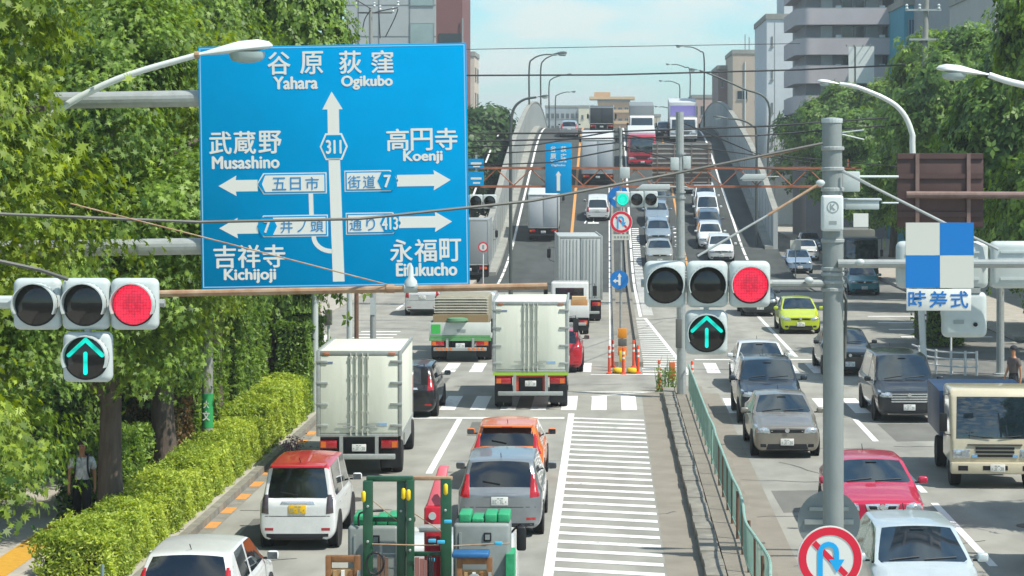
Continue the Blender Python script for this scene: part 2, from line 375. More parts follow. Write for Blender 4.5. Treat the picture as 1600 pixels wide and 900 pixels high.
    for e in bm.edges:
        a_, b_ = e.verts[0].index, e.verts[1].index; ja, jb = jj[a_ % row], jj[b_ % row]; ia, ib2 = a_ // row, b_ // row
        if ja == jb and ia != ib2 and ja in CR: e[cl] = max(e[cl], CR[ja])
        if ia == ib2 and ia in (1, ns - 2) and 2 <= min(ja, jb): e[cl] = max(e[cl], .45)
        if ia == ib2 and ia == 0 : e[cl] = max(e[cl], .25)
    vl = bm.verts.layers.float.new('crease_vert')
    def corner(i, j):
        for s_ in (1, -1): bm.verts[vid(i, j, s_)][vl] = .8
    for i_, j_ in ((5, 7), (6, 7), (ir, 7), (ig, 7), (6, 6), (6, 5), (ib, 5), (ib, 6), (9, 5), (9, 6), (id_, 5), (id_, 6)): corner(i_, j_)
    bm.to_mesh(me); bm.free()
    o = obj_from_mesh('cage', me); md = o.modifiers.new('s', 'SUBSURF'); md.levels = 2 if detail else 1
    dg = bpy.context.evaluated_depsgraph_get(); dg.update()
    em = bpy.data.meshes.new_from_object(o.evaluated_get(dg)); bpy.data.objects.remove(o); bpy.data.meshes.remove(me)
    co = [v.co.copy() for v in em.vertices]; polys = [tuple(p.vertices) for p in em.polygons]; pm_ = [p.material_index for p in em.polygons]
    bvh = BVHTree.FromPolygons(co, polys); bpy.data.meshes.remove(em)
    gl = glass or M_glass
    def split(name, ks, m):
        ids = [i for i, k in enumerate(pm_) if k in ks]
        if not ids: return None
        used = {}; f2 = []
        for i in ids: f2.append([used.setdefault(v, len(used)) for v in polys[i]])
        me = bpy.data.meshes.new(name); me.from_pydata([co[v] for v in used], [], f2); me.materials.append(m)
        for p in me.polygons: p.use_smooth = True
        return obj_from_mesh(name, me, root)
    body = split('body', {0} if roof_m else {0, 5}, pm); split('windscreen', {1}, gl); split('rear_window', {2}, M_glass2 if not glass else gl); split('side_window', {3}, M_glass2 if style in ('minivan', 'kei') else gl); split('side_window', {6}, M_glass2 if style in ('minivan', 'kei') else gl); split('underbody', {4}, M_black)
    if roof_m:
        r_ = split('roof', {5}, roof_m); r_['label'] = 'contrasting coloured roof panel'
    wr = .31 if H < 1.6 else .335
    if H < 1.5 and Wd < 1.5: wr = .28
    y1, y2 = Y(.175), Y(.825)
    for sx in (1, -1):
        for yy in (y1, y2):
            MB().lathe([(wr * 1.14, -.02), (wr * 1.14, .012), (wr * 1.06, .016)], 24, 'x', (0, 0, 0)).build('wheel_arch', M_black, root).location = (sx * w * .985, yy, wr)
            wheel(root, sx * (w - .095), yy, wr, .21, sx)
    if not detail: 
        pass
    # mirrors
    for sx in (1, -1):
        ym = Y(s['c'] + (s['w'] - s['c']) * .32)
        mr = MB().box(sx * (w + .02), sx * (w + .21), ym - .05, ym + .06, bz + .02, bz + .165).build('mirror', M_black if trim == 'blackmirror' else pm, root, bev=.045, seg=3)
        MB().box(sx * (w * .95), sx * (w + .05), ym - .02, ym + .03, bz + .03, bz + .06).build('mirror_arm', M_black, mr)
        if out: MB().box(sx * (w + .04), sx * (w + .195), ym + .0605, ym + .064, bz + .035, bz + .15).build('mirror_glass', M_glass, mr)
    if out:
        zt = tz
        if tail == 'side':      # tall lamps climbing beside the rear window
            for sx in (1, -1): patch(bvh, [(w * .70, zt - .16), (w * .93, zt - .14), (w * .80, zt + .27), (w * .72, zt + .27)], -1, .015, 'tail_light', M_tail, root, 5, 8, sx)
        elif tail == 'block':
            for sx in (1, -1): patch(bvh, [(w * .74, zt - .26), (w * .93, zt - .24), (w * .90, zt + .10), (w * .76, zt + .10)], -1, .015, 'tail_light', lamp or M_tail, root, 4, 6, sx)
        else:                   # wide lamps under the window
            for sx in (1, -1): patch(bvh, [(w * .52, zt - .24), (w * .91, zt - .24), (w * .90, zt - .06), (w * .56, zt - .07)], -1, .015, 'tail_light', M_tail, root, 6, 4, sx)
        h = bvh.ray_cast(Vector((0, 10, zb + .42)), Vector((0, -1, 0)))
        yb = h[0].y if h[0] else L / 2
        zp = zt - .22 if style != 'kei' else zt - .17
        hp = bvh.ray_cast(Vector((0, 10, zp)), Vector((0, -1, 0)))
        plate(root, (hp[0].y if hp[0] else yb) + .004, zp, -1, plate_m or M_plate)
        patch(bvh, [(-.33, zp + .09), (.33, zp + .09), (.30, zp + .15), (-.30, zp + .15)], -1, .02, 'plate_garnish', M_chrome if trim == 'chrome' else pm, root, 6, 2)
        patch(bvh, [(-w * .80, zb + .02), (w * .80, zb + .02), (w * .80, zb + .13), (-w * .80, zb + .13)], -1, .02, 'bumper_lip', M_black, root, 10, 2)
        for sx in (1, -1): patch(bvh, [(w * .62, zb + .19), (w * .84, zb + .19), (w * .84, zb + .24), (w * .62, zb + .24)], -1, .012, 'reflector', M_tail, root, 3, 1, sx)
        patch(bvh, [(-w * .84, H * .395), (w * .84, H * .395), (w * .84, H * .403), (-w * .84, H * .403)], -1, .004, 'bumper_seam', M_black, root, 10, 1)
        if wiper:
            a = bvh.ray_cast(Vector((0, 10, tz + .09)), Vector((0, -1, 0)))[0]; b = bvh.ray_cast(Vector((.34, 10, tz + .15)), Vector((0, -1, 0)))[0]
            if a and b: MB().tube([a + Vector((0, .02, 0)), b + Vector((0, .025, 0))], .012, 5).build('rear_wiper', M_black, root)
        if spoiler:
            yr = Y(s['r']); MB().prism([(-xr * .92, yr - .12, H - .075), (xr * .92, yr - .12, H - .075), (xr * .85, yr + .16, H - .085), (-xr * .85, yr + .16, H - .085)], (0, 0, .045)).build('spoiler', roof_m or pm, root, bev=.015)
            MB().box(-.12, .12, yr + .155, yr + .165, H - .078, H - .055).build('stop_lamp', M_tail, root)
    else:
        hl_ = hl or M_head
        for sx in (1, -1):
            patch(bvh, [(w * .50, nose_z - .15), (w * .89, nose_z - .13), (w * .915, nose_z + .035), (w * .54, nose_z - .01)], 1, .014, 'headlight', hl_, root, 6, 4, sx)
            patch(bvh, [(w * .62, nose_z - .12), (w * .76, nose_z - .11), (w * .77, nose_z - .02), (w * .63, nose_z - .035)], 1, .022, 'headlight_reflector', M_chrome, root, 4, 4, sx)
            patch(bvh, [(w * .60, zb + .12), (w * .78, zb + .12), (w * .78, zb + .20), (w * .62, zb + .20)], 1, .012, 'fog_lamp', M_black, root, 3, 3, sx)
        if grille == 'big':
            g = patch(bvh, [(-w * .52, nose_z - .30), (w * .52, nose_z - .30), (w * .56, nose_z - .02), (-w * .56, nose_z - .02)], 1, .01, 'grille', M_black, root, 8, 5)
            for k in range(4):
                z = nose_z - .28 + k * .070; patch(bvh, [(-w * .54, z), (w * .54, z), (w * .55, z + .040), (-w * .55, z + .040)], 1, .03, 'grille_bar', M_chrome, root, 8, 1)
            patch(bvh, [(-w * .80, zb + .04), (w * .80, zb + .04), (w * .80, zb + .075), (-w * .80, zb + .075)], 1, .02, 'chrome_lip', M_chrome, root, 10, 1)
        elif grille == 'twin':
            for sx in (1, -1):
                patch(bvh, [(w * .05, nose_z - .15), (w * .33, nose_z - .15), (w * .38, nose_z - .02), (w * .06, nose_z - .01)], 1, .03, 'grille_frame', M_chrome, root, 5, 3, sx)
                patch(bvh, [(w * .08, nose_z - .135), (w * .31, nose_z - .135), (w * .35, nose_z - .035), (w * .09, nose_z - .03)], 1, .037, 'grille', M_black, root, 5, 3, sx)
        else:
            patch(bvh, [(-w * .48, nose_z - .13), (w * .48, nose_z - .13), (w * .5, nose_z - .05), (-w * .5, nose_z - .05)], 1, .012, 'grille', M_black, root, 8, 3)
            patch(bvh, [(-w * .46, nose_z - .098), (w * .46, nose_z - .098), (w * .47, nose_z - .08), (-w * .47, nose_z - .08)], 1, .024, 'grille_bar', M_chrome, root, 8, 1)
        e = bvh.ray_cast(Vector((0, -10, nose_z - .07)), Vector((0, 1, 0)))[0]
        if e: MB().lathe([(.055, -.02), (.055, .004), (.04, .01)], 16, 'y', (0, 0, 0)).build('emblem', M_chrome, root).location = (0, e.y - .02, nose_z - .07)
        patch(bvh, [(-w * .62, zb + .06), (w * .62, zb + .06), (w * .56, zb + .20), (-w * .56, zb + .20)], 1, .01, 'lower_intake', M_black, root, 8, 3)
        hp = bvh.ray_cast(Vector((0, -10, zb + .24)), Vector((0, 1, 0)))[0]
        plate(root, (hp.y if hp else -L / 2) - .016, zb + .25, 1, plate_m or M_plate)
        for x0, x1 in ((-.62 * w, -.05), (.02, .62 * w)):       # wipers resting at the foot of the windscreen
            pts = []
            for k in range(5):
                x = x0 + (x1 - x0) * k / 4; y = Y(s['c'] + .022 + .004 * k)
                h = bvh.ray_cast(Vector((x, y, 5)), Vector((0, 0, -1)))[0]
                pts.append(h + Vector((0, 0, .014)))
            MB().tube(pts, .009, 5).build('wiper', M_black, root)
        h = bvh.ray_cast(Vector((0, Y(s['w'] - .025), 5)), Vector((0, 0, -1)))[0]
        if h is not None: MB().box(-.11, .11, h.y - .03, h.y + .03, h.z + .002, h.z + .008).build('mirror_housing', M_black, root).rotation_euler = (0, 0, 0)
    # doors
    for sx in (1, -1):
        for f in (s['b'] - .035, s['d'] - .04):
            h = bvh.ray_cast(Vector((sx * 5, Y(f), bz - .12)), Vector((-sx, 0, 0)))[0]
            if h: MB().box(h.x - .01, h.x + .022, h.y - .08, h.y + .08, h.z - .014, h.z + .014).build('door_handle', M_chrome if trim == 'chrome' else pm, root)
        if rails: 
            MB().tube(smooth_path([(sx * (xr - .05), Y(s['w'] + .05), H - .07), (sx * (xr - .05), Y(s['w'] + .09), H + .02), (sx * (xr - .05), Y(s['r'] - .08), H + .01), (sx * (xr - .05), Y(s['r'] - .03), H - .09)], 4), .016, 6).build('roof_rail', M_steel, root)
    MB().tube([(0, Y(s['r']) - .25, H - .03), (0, Y(s['r']) - .12, H + .07)], .008, 5).build('aerial', M_black, root)
    return root

# ------------------------------------------------------------------ trucks
def cab_mesh(root, w, z0, z1, y0, d, m, rake=.22, belt=.45):
    """cab-over cab: nose at y0, depth d; the windscreen leans back"""
    zb = z0 + (z1 - z0) * belt
    prof = [(y0, z0), (y0 - .02, z0 + (zb - z0) * .5), (y0 + .01, zb), (y0 + rake, z1 - .12), (y0 + rake + .14, z1), (y0 + d, z1), (y0 + d, z0)]
    MB().prism([(-w, a, b) for a, b in prof], (2 * w, 0, 0)).build('cab', m, root, bev=.12, seg=4)
    def fr(z): t = (z - zb) / (z1 - .12 - zb); return y0 + .01 + (rake - .01) * t
    za, zc = zb + .03, z1 - .17
    MB().prism([(-w * .88, fr(za) - .006, za), (w * .88, fr(za) - .006, za), (w * .84, fr(zc) - .006, zc), (-w * .84, fr(zc) - .006, zc)], (0, .03, 0)).build('windscreen', M_glass, root, bev=.012)
    for sx in (1, -1):
        MB().prism([(sx * (w + .004), y0 + .22, zb + .02), (sx * (w + .004), y0 + d * .72, zb + .02), (sx * (w + .004), y0 + d * .72, z1 - .2), (sx * (w + .004), y0 + rake + .12, z1 - .2)], (-sx * .03, 0, 0)).build('side_window', M_glass, root)
        pts = [(sx * w, y0 + .1, zb + .1), (sx * (w + .16), y0 - .08, zb + .15), (sx * (w + .18), y0 - .08, z1 - .1), (sx * w, y0 + .2, z1 - .1)]
        a = MB().tube(pts, .014, 6).build('mirror_stay', M_black, root)
        MB().box(sx * (w + .09), sx * (w + .27), y0 - .12, y0 - .05, zb + .2, zb + .62).build('mirror', M_black, a, bev=.025)
    return fr, zb
M_lockbar = mat('dull_lock_bar_zinc', '#b4b8ad', .6, .1, var=.12, vscale=9)
def truck_wheels(root, w, ys, r=.40, dual=()):
    for y in ys:
        for sx in (1, -1):
            wheel(root, sx * (w - .15), y, r, .24, sx)
            if y in dual: wheel(root, sx * (w - .42), y, r, .24, sx)
def rear_gear(root, w, z, y, bumper=M_steel, chassis=M_black, lamp_z=None, amber=False, plate_m=None, plate_y=None):
    MB().box(-w * .86, w * .86, y - .16, y - .05, .42, .54).build('rear_bumper', bumper, root, bev=.015)
    for sx in (1, -1):
        MB().box(sx * .36, sx * .46, y + .0, y + 4.2, .55, z).build('chassis_rail', chassis, root)
        MB().box(sx * w * .38, sx * w * .46, y - .1, y - .02, .5, z).build('bumper_bracket', bumper, root)
        t = MB().box(sx * w * .52, sx * w * .92, y - .08, y - .01, z - .28, z - .10).build('tail_light', M_tail, root, bev=.01)
        MB().box(sx * w * .78, sx * w * .90, y - .088, y - .078, z - .26, z - .12).build('indicator_lens', M_amber if amber else M_head, t)
        MB().box(sx * w * .50, sx * w * .96, y + .35, y + .37, .16, z - .05).build('mud_flap', M_black, root)
    MB().box(-.5, .5, y + .12, y + .3, .5, z - .06).build('rear_crossmember', M_black, root); MB().box(-w * .9, w * .9, y - .005, y + .06, z - .09, z - .02).build('cross_rail', chassis, root)
    plate(root, y - .05, z - .27, 1, plate_m or M_plate, 0)
def box_truck(name, label, loc, W_, top, floor, L, m_box, m_cab, m_door=None, sill=None, chassis=M_black, group=None, pitch=0, bumper=M_steel, plain=False, cab_h=None, ribs=False, amber=True, rz=0, stickers=False, roof_lip=True):
    """rear towards local -y, placed by the ground point under its rear"""
    root = thing(name, label, 'truck', loc, rz, group)
    if pitch: root.rotation_euler.x = math.atan(pitch)
    w = W_ / 2; Lb = L * .70; m_door = m_door or m_box
    b = MB(); b.box(-w, w, .06, Lb, floor, top - .05)
    b.build('cargo_box', m_box, root, bev=.02)
    fr = MB()
    for sx in (1, -1): fr.box(sx * (w - .075), sx * (w + .012), 0, .12, floor, top)
    fr.box(-w + .075, w - .075, .004, .12, top - .10, top); fr.box(-w + .075, w - .075, .004, .12, floor - .02, floor + .06)
    fr.build('rear_frame', M_steel, root, bev=.012)
    for sx in (1, -1):
        fr2 = MB().box(sx * (w - .04), sx * (w + .015), .12, Lb, top - .075, top + .004); fr2.box(sx * (w - .04), sx * (w + .015), .12, Lb, floor - .01, floor + .09); fr2.build('edge_rail', M_steel, root)
        d = MB().box(sx * .035, sx * (w - .085), .012, .055, floor + .075, top - .115).build('rear_door', m_door, root, bev=.008)
        if ribs:
            rb = MB()
            for k in range(5):
                x = sx * (.15 + k * (w - .25) / 5); rb.box(x - .025, x + .025, -.012, .014, floor + .1, top - .14)
            rb.build('door_rib', m_door, d)
        if plain: continue
        for k, x in enumerate((.075, .20)):
            lb = MB().tube([(sx * x, -.016, floor + .02), (sx * x, -.016, top - .05)], .019, 8)
            for q in range(5): lb.box(sx * x - .035, sx * x + .035, -.03, .014, floor + .12 + q * (top - floor - .3) / 4, floor + .17 + q * (top - floor - .3) / 4)
            l_ = lb.build('lock_bar', M_lockbar, d)
            MB().box(min(sx * x, sx * (x + .3)), max(sx * x, sx * (x + .3)), -.04, -.025, floor + .22 + k * .06, floor + .25 + k * .06).build('lock_handle', M_steel, l_)
        for q in range(4):
            z = floor + .25 + q * (top - floor - .5) / 3
            MB().box(min(sx * (w - .26), sx * (w + .02)), max(sx * (w - .26), sx * (w + .02)), -.018, .014, z - .03, z + .03).build('door_hinge', M_steel, d, bev=.006)
    if not plain:
        for sx in (1, -1): MB().box(sx * (w - .3), sx * (w - .14), -.01, .004, top - .085, top - .04).build('marker_lamp', M_amber if amber else M_tail, root, bev=.006)
    if stickers:
        MB().box(-w * .86, -w * .62, .002, .013, top - .29, top - .25).build('maker_sticker', mat('blue_grey_sticker', '#6d7d9a', .6), root)
        MB().box(w * .42, w * .66, .002, .013, floor + .24, floor + .31).build('caution_sticker', mat('pale_blue_sticker', '#8fb0cf', .6), root)
    if sill: 
        MB().box(-w, w, -.01, .06, floor - .11, floor - .022).build('floor_sill', sill, root)
    rear_gear(root, w, floor - (.08 if sill else 0), 0.05, bumper, chassis, amber=amber)
    ch = cab_h or top - .7
    MB().box(-w * .92, w * .92, Lb + .08, L, .55, ch).build('cab', m_cab, root, bev=.09, seg=3)
    for sx in (1, -1):
        a = MB().tube([(sx * w * .9, L - .15, ch - .2), (sx * (w + .2), L - .05, ch - .15), (sx * (w + .2), L - .05, ch - .8), (sx * w * .9, L - .1, ch - .9)], .014, 6).build('mirror_stay', M_black, root)
        MB().box(sx * (w + .12), sx * (w + .3), L - .06, L, ch - .7, ch - .25).build('mirror', M_black, a, bev=.025)
        sf = MB().box(sx * (w - .06), sx * (w - .02), Lb * .38, Lb * .95, .55, floor - .1).build('side_guard', M_steel, root)
    truck_wheels(root, w, (Lb * .22, L * .86), .38, dual=(Lb * .22,))
    return root
def flatbed(name, label, loc, W_, L, bed_z, gate_h, m_gate, m_cab, cab_h, group=None, m_trim=None):
    root = thing(name, label, 'truck', loc, 0, group); w = W_ / 2; Lb = L * .68
    MB().box(-w, w, .05, Lb, bed_z - .12, bed_z).build('bed_floor', m_gate, root)
    MB().box(-w, w, 0, .045, bed_z - .1, bed_z + gate_h).build('tailgate', m_gate, root, bev=.012)
    for sx in (1, -1): MB().box(sx * (w - .045), sx * w, .05, Lb, bed_z, bed_z + gate_h).build('side_gate', m_gate, root, bev=.01)
    if m_trim: MB().box(-w * 1.01, w * 1.01, -.012, .03, bed_z - .22, bed_z - .102).build('sill_trim', m_trim, root)
    rear_gear(root, w, bed_z - .12, .05, amber=True)
    MB().box(-w * .94, w * .94, Lb + .05, L, .5, cab_h).build('cab', m_cab, root, bev=.09, seg=3)
    MB().box(-w * .7, w * .7, Lb + .038, Lb + .06, cab_h - .75, cab_h - .25).build('rear_window', M_glass, root)
    for sx in (1, -1):
        a = MB().tube([(sx * w * .9, L - .15, cab_h - .2), (sx * (w + .2), L - .05, cab_h - .15), (sx * (w + .2), L - .05, cab_h - .8)], .014, 6).build('mirror_stay', M_black, root)
        MB().box(sx * (w + .12), sx * (w + .3), L - .06, L, cab_h - .7, cab_h - .25).build('mirror', M_black, a, bev=.025)
    truck_wheels(root, w, (Lb * .25, L * .86), .36, dual=(Lb * .25,))
    return root
def front_truck(name, label, loc, W_, H, L, m_cab, m_load, load_top, load_w=None, group=None, pitch=0, cab_top=None, m_bumper=None, rz=0, upper=None, belt=.34):
    """oncoming truck, nose towards -y"""
    root = thing(name, label, 'truck', loc, rz, group); w = W_ / 2
    if pitch: root.rotation_euler.x = math.atan(pitch)
    ct = cab_top or H; fr, zb = cab_mesh(root, w, .52, ct, 0.0, 1.75, m_cab, rake=.30, belt=belt)
    mb = m_bumper or m_cab
    MB().box(-w * 1.0, w * 1.0, -.09, .25, .34, .60).build('front_bumper', mb, root, bev=.03)
    g = MB()
    for k in range(3): g.box(-w * .44, w * .44, -.028, .02, .72 + k * .085, .77 + k * .085)
    g.build('grille', M_black, root)
    MB().box(-w * .62, w * .62, -.036, .0, .985, 1.005).build('panel_seam', M_black, root)
    for sx in (1, -1):
        h = MB().box(sx * w * .56, sx * w * .96, -.03, .1, .68, .90).build('headlight', M_head, root, bev=.03)
        MB().box(sx * w * .60, sx * w * .76, -.04, -.028, .72, .86).build('headlight_reflector', M_chrome, h)
        MB().box(sx * w * .40, sx * w * .52, -.034, .02, .71, .77).build('badge_lamp', mat('pale_blue_lens', '#7fb0dd', .2), root)
        MB().box(sx * w * .62, sx * w * .84, -.096, -.06, .42, .53).build('fog_lamp', M_black, root)
        MB().tube([(sx * w * .1, fr(zb + .05) - .03, zb + .05), (sx * w * .6, fr(zb + .1) - .03, zb + .1)], .01, 5).build('wiper', M_black, root)
    MB().box(-w * .28, w * .28, -.096, -.06, .43, .53).build('bumper_opening', M_black, root)
    plate(root, -.11, .48, 1, M_plate, w * .05)
    lw = (load_w or W_) / 2
    b = MB().box(-lw, lw, 1.85, L, .95, load_top).build('cargo_body', m_load, root, bev=.03)
    MB().box(-.45, .45, 1.0, L - .1, .5, .94).build('chassis', M_black, root)
    if upper: MB().box(-lw * .9, lw * .9, .5, 1.7, ct + .02, upper).build('wind_deflector', m_cab, root, bev=.1, seg=3)
    truck_wheels(root, w, (.62, L - 1.0), .38)
    return root
# ------------------------------------------------------------------ ground, roads, ramp
def road_mat(name, c1, c2, patch_=.12):
    m = bpy.data.materials.new(name); m.use_nodes = True; t = m.node_tree; b = t.nodes['Principled BSDF']; N = t.nodes; Lk = t.links
    x = N.new('ShaderNodeTexCoord')
    def noise(sc, det, st=(1, 1, 1)):
        mp = N.new('ShaderNodeMapping'); mp.inputs['Scale'].default_value = st; n = N.new('ShaderNodeTexNoise'); n.inputs['Scale'].default_value = sc; n.inputs['Detail'].default_value = det
        Lk.new(x.outputs['Object'], mp.inputs['Vector']); Lk.new(mp.outputs['Vector'], n.inputs['Vector']); return n
    n1 = noise(.35, 5, (1.6, .12, 1)); n2 = noise(60, 3); n3 = noise(1.2, 6, (1, .5, 1))
    r = N.new('ShaderNodeValToRGB'); r.color_ramp.elements[0].position = .3; r.color_ramp.elements[1].position = .7
    r.color_ramp.elements[0].color = (*lin(c1), 1); r.color_ramp.elements[1].color = (*lin(c2), 1); Lk.new(n1.outputs['Fac'], r.inputs['Fac'])
    mx = N.new('ShaderNodeMix'); mx.data_type = 'RGBA'; mx.blend_type = 'MULTIPLY'; mx.inputs['Factor'].default_value = .5
    r2 = N.new('ShaderNodeValToRGB'); r2.color_ramp.elements[0].color = (.6, .6, .6, 1); r2.color_ramp.elements[1].color = (1.25, 1.25, 1.25, 1); Lk.new(n2.outputs['Fac'], r2.inputs['Fac'])
    Lk.new(r.outputs['Color'], mx.inputs['A']); Lk.new(r2.outputs['Color'], mx.inputs['B'])
    mx2 = N.new('ShaderNodeMix'); mx2.data_type = 'RGBA'; mx2.blend_type = 'MULTIPLY'; mx2.inputs['Factor'].default_value = .55
    r3 = N.new('ShaderNodeValToRGB'); r3.color_ramp.elements[0].position = .35; r3.color_ramp.elements[1].position = .62; r3.color_ramp.elements[0].color = (.72, .72, .72, 1); r3.color_ramp.elements[1].color = (1.1, 1.1, 1.1, 1)
    Lk.new(n3.outputs['Fac'], r3.inputs['Fac']); Lk.new(mx.outputs['Result'], mx2.inputs['A']); Lk.new(r3.outputs['Color'], mx2.inputs['B'])
    Lk.new(mx2.outputs['Result'], b.inputs['Base Color']); b.inputs['Roughness'].default_value = .9; b.inputs['Specular IOR Level'].default_value = .18
    bp = N.new('ShaderNodeBump'); bp.inputs['Strength'].default_value = .35; bp.inputs['Distance'].default_value = .006; Lk.new(n2.outputs['Fac'], bp.inputs['Height']); Lk.new(bp.outputs['Normal'], b.inputs['Normal'])
    return m
M_road = road_mat('worn_asphalt', '#8a8a83', '#a1a097')
M_ramp = road_mat('dark_ramp_asphalt', '#454948', '#545857')
M_road2 = road_mat('side_asphalt', '#747571', '#868681')
M_ground = mat('city_ground', '#65665f', .9, color2='#54564f', vscale=.2)
M_pave = mat('paving_slabs', '#b3aea3', .85, color2='#9a958a', vscale=2.0)
M_beige = mat('beige_median_paving', '#8d877b', .85, color2='#7a7468', vscale=.9, bump=.2)
M_kerb = mat('kerb_concrete', '#8f8c82', .85, color2='#6f6c63', vscale=3)
M_yel = mat('yellow_tactile_paving', '#d0a03a', .7, color2='#b88c32', vscale=8)
M_oline = mat('orange_line_paint', '#d9964a', .7, color2='#b98750', vscale=5)
def struct(o): o['kind'] = 'structure'; return o
struct(MB().poly([(-1500, -300, -.06), (1500, -300, -.06), (1500, 2400, -.06), (-1500, 2400, -.06)]).build('ground', M_ground))
struct(MB().poly([(-8.15, -5, 0), (11.0, -5, 0), (11.0, 90, 0), (-8.15, 90, 0)]).poly([(-13.2, 90, 0), (16.5, 90, 0), (16.5, 124, 0), (-13.2, 124, 0)]).build('main_road', M_road))
struct(MB().poly([(-70, 72, -.004), (-8.15, 71, -.004), (-8.15, 90, -.004), (-70, 92, -.004)]).poly([(11.0, 71, -.004), (80, 72, -.004), (80, 92, -.004), (11.0, 90, -.004)]).build('cross_street', M_road2))
struct(MB().poly([(-13.2, 124, .0), (-7.9, 124, .0), (-7.9, 320, 0), (-13.2, 320, 0)]).poly([(11.6, 124, 0), (16.5, 124, 0), (16.5, 320, 0), (11.6, 320, 0)]).build('side_road', M_road2))
# ramp deck
YS = list(range(124, 236, 3)) + list(range(238, 430, 8))
mb = MB(); vs = []
for Y in YS: vs += [(-7.62, Y, zr(Y) + .002), (11.3, Y, zr(Y) + .002)]
mb.add(vs, [(2 * i, 2 * i + 1, 2 * i + 3, 2 * i + 2) for i in range(len(YS) - 1)]); struct(mb.build('ramp_road', M_ramp, smooth=True))
def strip(mb, x0, x1, ya, yb, dz=.006, st=2.0, xa=None, xb=None):
    """painted or paved strip lying on the road, following the ramp (x1>x0); xa, xb: x range at the far end"""
    n = max(1, int((yb - ya) / st)) if yb > RS else 1
    vs = []
    for i in range(n + 1):
        t = i / n; Y = ya + (yb - ya) * t
        l = x0 if xa is None else x0 + (xa - x0) * t; r = x1 if xb is None else x1 + (xb - x1) * t
        vs += [(l, Y, zr(Y) + dz), (r, Y, zr(Y) + dz)]
    mb.add(vs, [(2 * i, 2 * i + 1, 2 * i + 3, 2 * i + 2) for i in range(n)])
# markings
mk = MB()
strip(mk, -1.16, -.98, 15, 65.4)                                   # hatched zone border
for k in range(60):
    y = 20.0 + k * .98
    if y > 64.5: break
    if y < 64.2: mk.poly([(-.98, y, .006), (1.02, y - .60, .006), (1.02, y - .27, .006), (-.98, y + .33, .006)])
strip(mk, -4.32, -4.16, 15, 47); strip(mk, -4.32, -4.16, 53.0, 64.0)
strip(mk, -8.0, -1.25, 64.1, 64.5)
for k in range(11):
    x = -7.7 + k * .9
    if x < 1.2: strip(mk, x, x + .46, 66.3, 70.2)
for k in range(9):
    x = -7.7 + k * .95
    if x < -.9: strip(mk, x, x + .46, 78.0, 81.4)
for k in range(8):
    x = 3.55 + k * .92; strip(mk, x, x + .46, 65.5, 69.5); strip(mk, x - .1, x + .36, 77.6, 81.4)
strip(mk, 3.2, 10.8, 82.6, 83.0); 
for k in range(6): strip(mk, 6.98, 7.14, 14 + k * 9.0, 19 + k * 9.0 + (2.5 if k in (2, 3) else 0))
strip(mk, 6.98, 7.14, 84, 118); 
mk.poly([(-.5, 69.9, .007), (2.2, 72.0, .007), (2.2, 72.12, .007), (-.55, 70.05, .007)]); strip(mk, -1.9, 1.3, 71.3, 71.5); strip(mk, -.6, 1.7, 77.0, 77.2)
strip(mk, 2.8, 2.95, 76, 104, xa=1.65, xb=1.8)                       # ramp hatch wedge
for k in range(34):
    y = 77 + k * .95; t = (y - 76) / 28; xe = 2.8 - 1.1 * t
    if t < 1.0: mk.poly([(1.2, y + .2, .007), (xe, y, .007), (xe, y + .32, .007), (1.2, y + .5, .007)])
strip(mk, 1.45, 1.6, 105, 232); strip(mk, .05, .2, 86, 232)
for k in range(70):
    y = 106 + k * .8; z = zr(y) + .008
    if y < 158: mk.poly([(1.65, y, z), (2.15, y, z), (2.15, y + .38, zr(y + .38) + .008), (1.65, y + .38, zr(y + .38) + .008)])
    if y < 158 and k % 2 == 0: mk.poly([(4.55, y, z), (4.85, y, z), (4.85, y + .4, zr(y + .4) + .008), (4.55, y + .4, zr(y + .4) + .008)])
strip(mk, -6.5, -6.34, 100, 232); strip(mk, 8.9, 9.06, 100, 232)
for k in range(4): strip(mk, -10.6 + 0, -8.9, 91 + k * 1.6, 91.5 + k * 1.6)
for k in range(4): strip(mk, 12.2, 16.0, 93 + k * 4, 93.5 + k * 4)
for k in range(6): strip(mk, -10.45, -10.3, 110 + k * 20, 118 + k * 20)
# "chui" (caution) lettered on the ramp lane
v, fs = text_mesh('注', .0)
yc = onroad(931, 350).y
mk.add([(-1.75 + a[0] * 1.1, yc + a[1] * 6.5, zr(yc + a[1] * 6.5) + .008) for a in v], fs)
v, fs = text_mesh('エ', .0); yc = onroad(941, 359).y
struct(mk.build('road_markings', M_white))
ol = MB(); strip(ol, -2.62, -2.42, 112, 232); strip(ol, 4.95, 5.1, 112, 232); struct(ol.build('orange_lane_lines', M_oline))
# left pavement, kerb, tactile strip
pv = MB(); pv.box(-30, -8.35, -10, 71, -.05, .12); pv.box(-30, -13.2, 92, 320, -.05, .12); pv.box(-9.2, -7.9, 112, 136, -.05, .1); struct(pv.build('pavement', M_pave))
kb = MB()
for k in range(66):
    kb.box(-8.35, -8.17, 5 + k, 5.985 + k, -.03, .15)
struct(kb.build('kerb', M_kerb))
og = MB()
for k in range(22):
    y = 30 + k * 1.9; og.poly([(-8.16, y, .006), (-7.92, y, .006), (-7.92, y + .8, .006), (-8.16, y + .8, .006)])
struct(og.build('orange_gutter_paint', M_oline)); 
gt = MB(); strip(gt, -8.17, -7.90, -5, 70.5, .003); struct(gt.build('gutter', M_kerb))
ty = MB().poly([(-11.2, 20, .124), (-10.6, 20, .124), (-10.6, 70, .124), (-11.2, 70, .124)]); struct(ty.build('tactile_strip', M_yel))
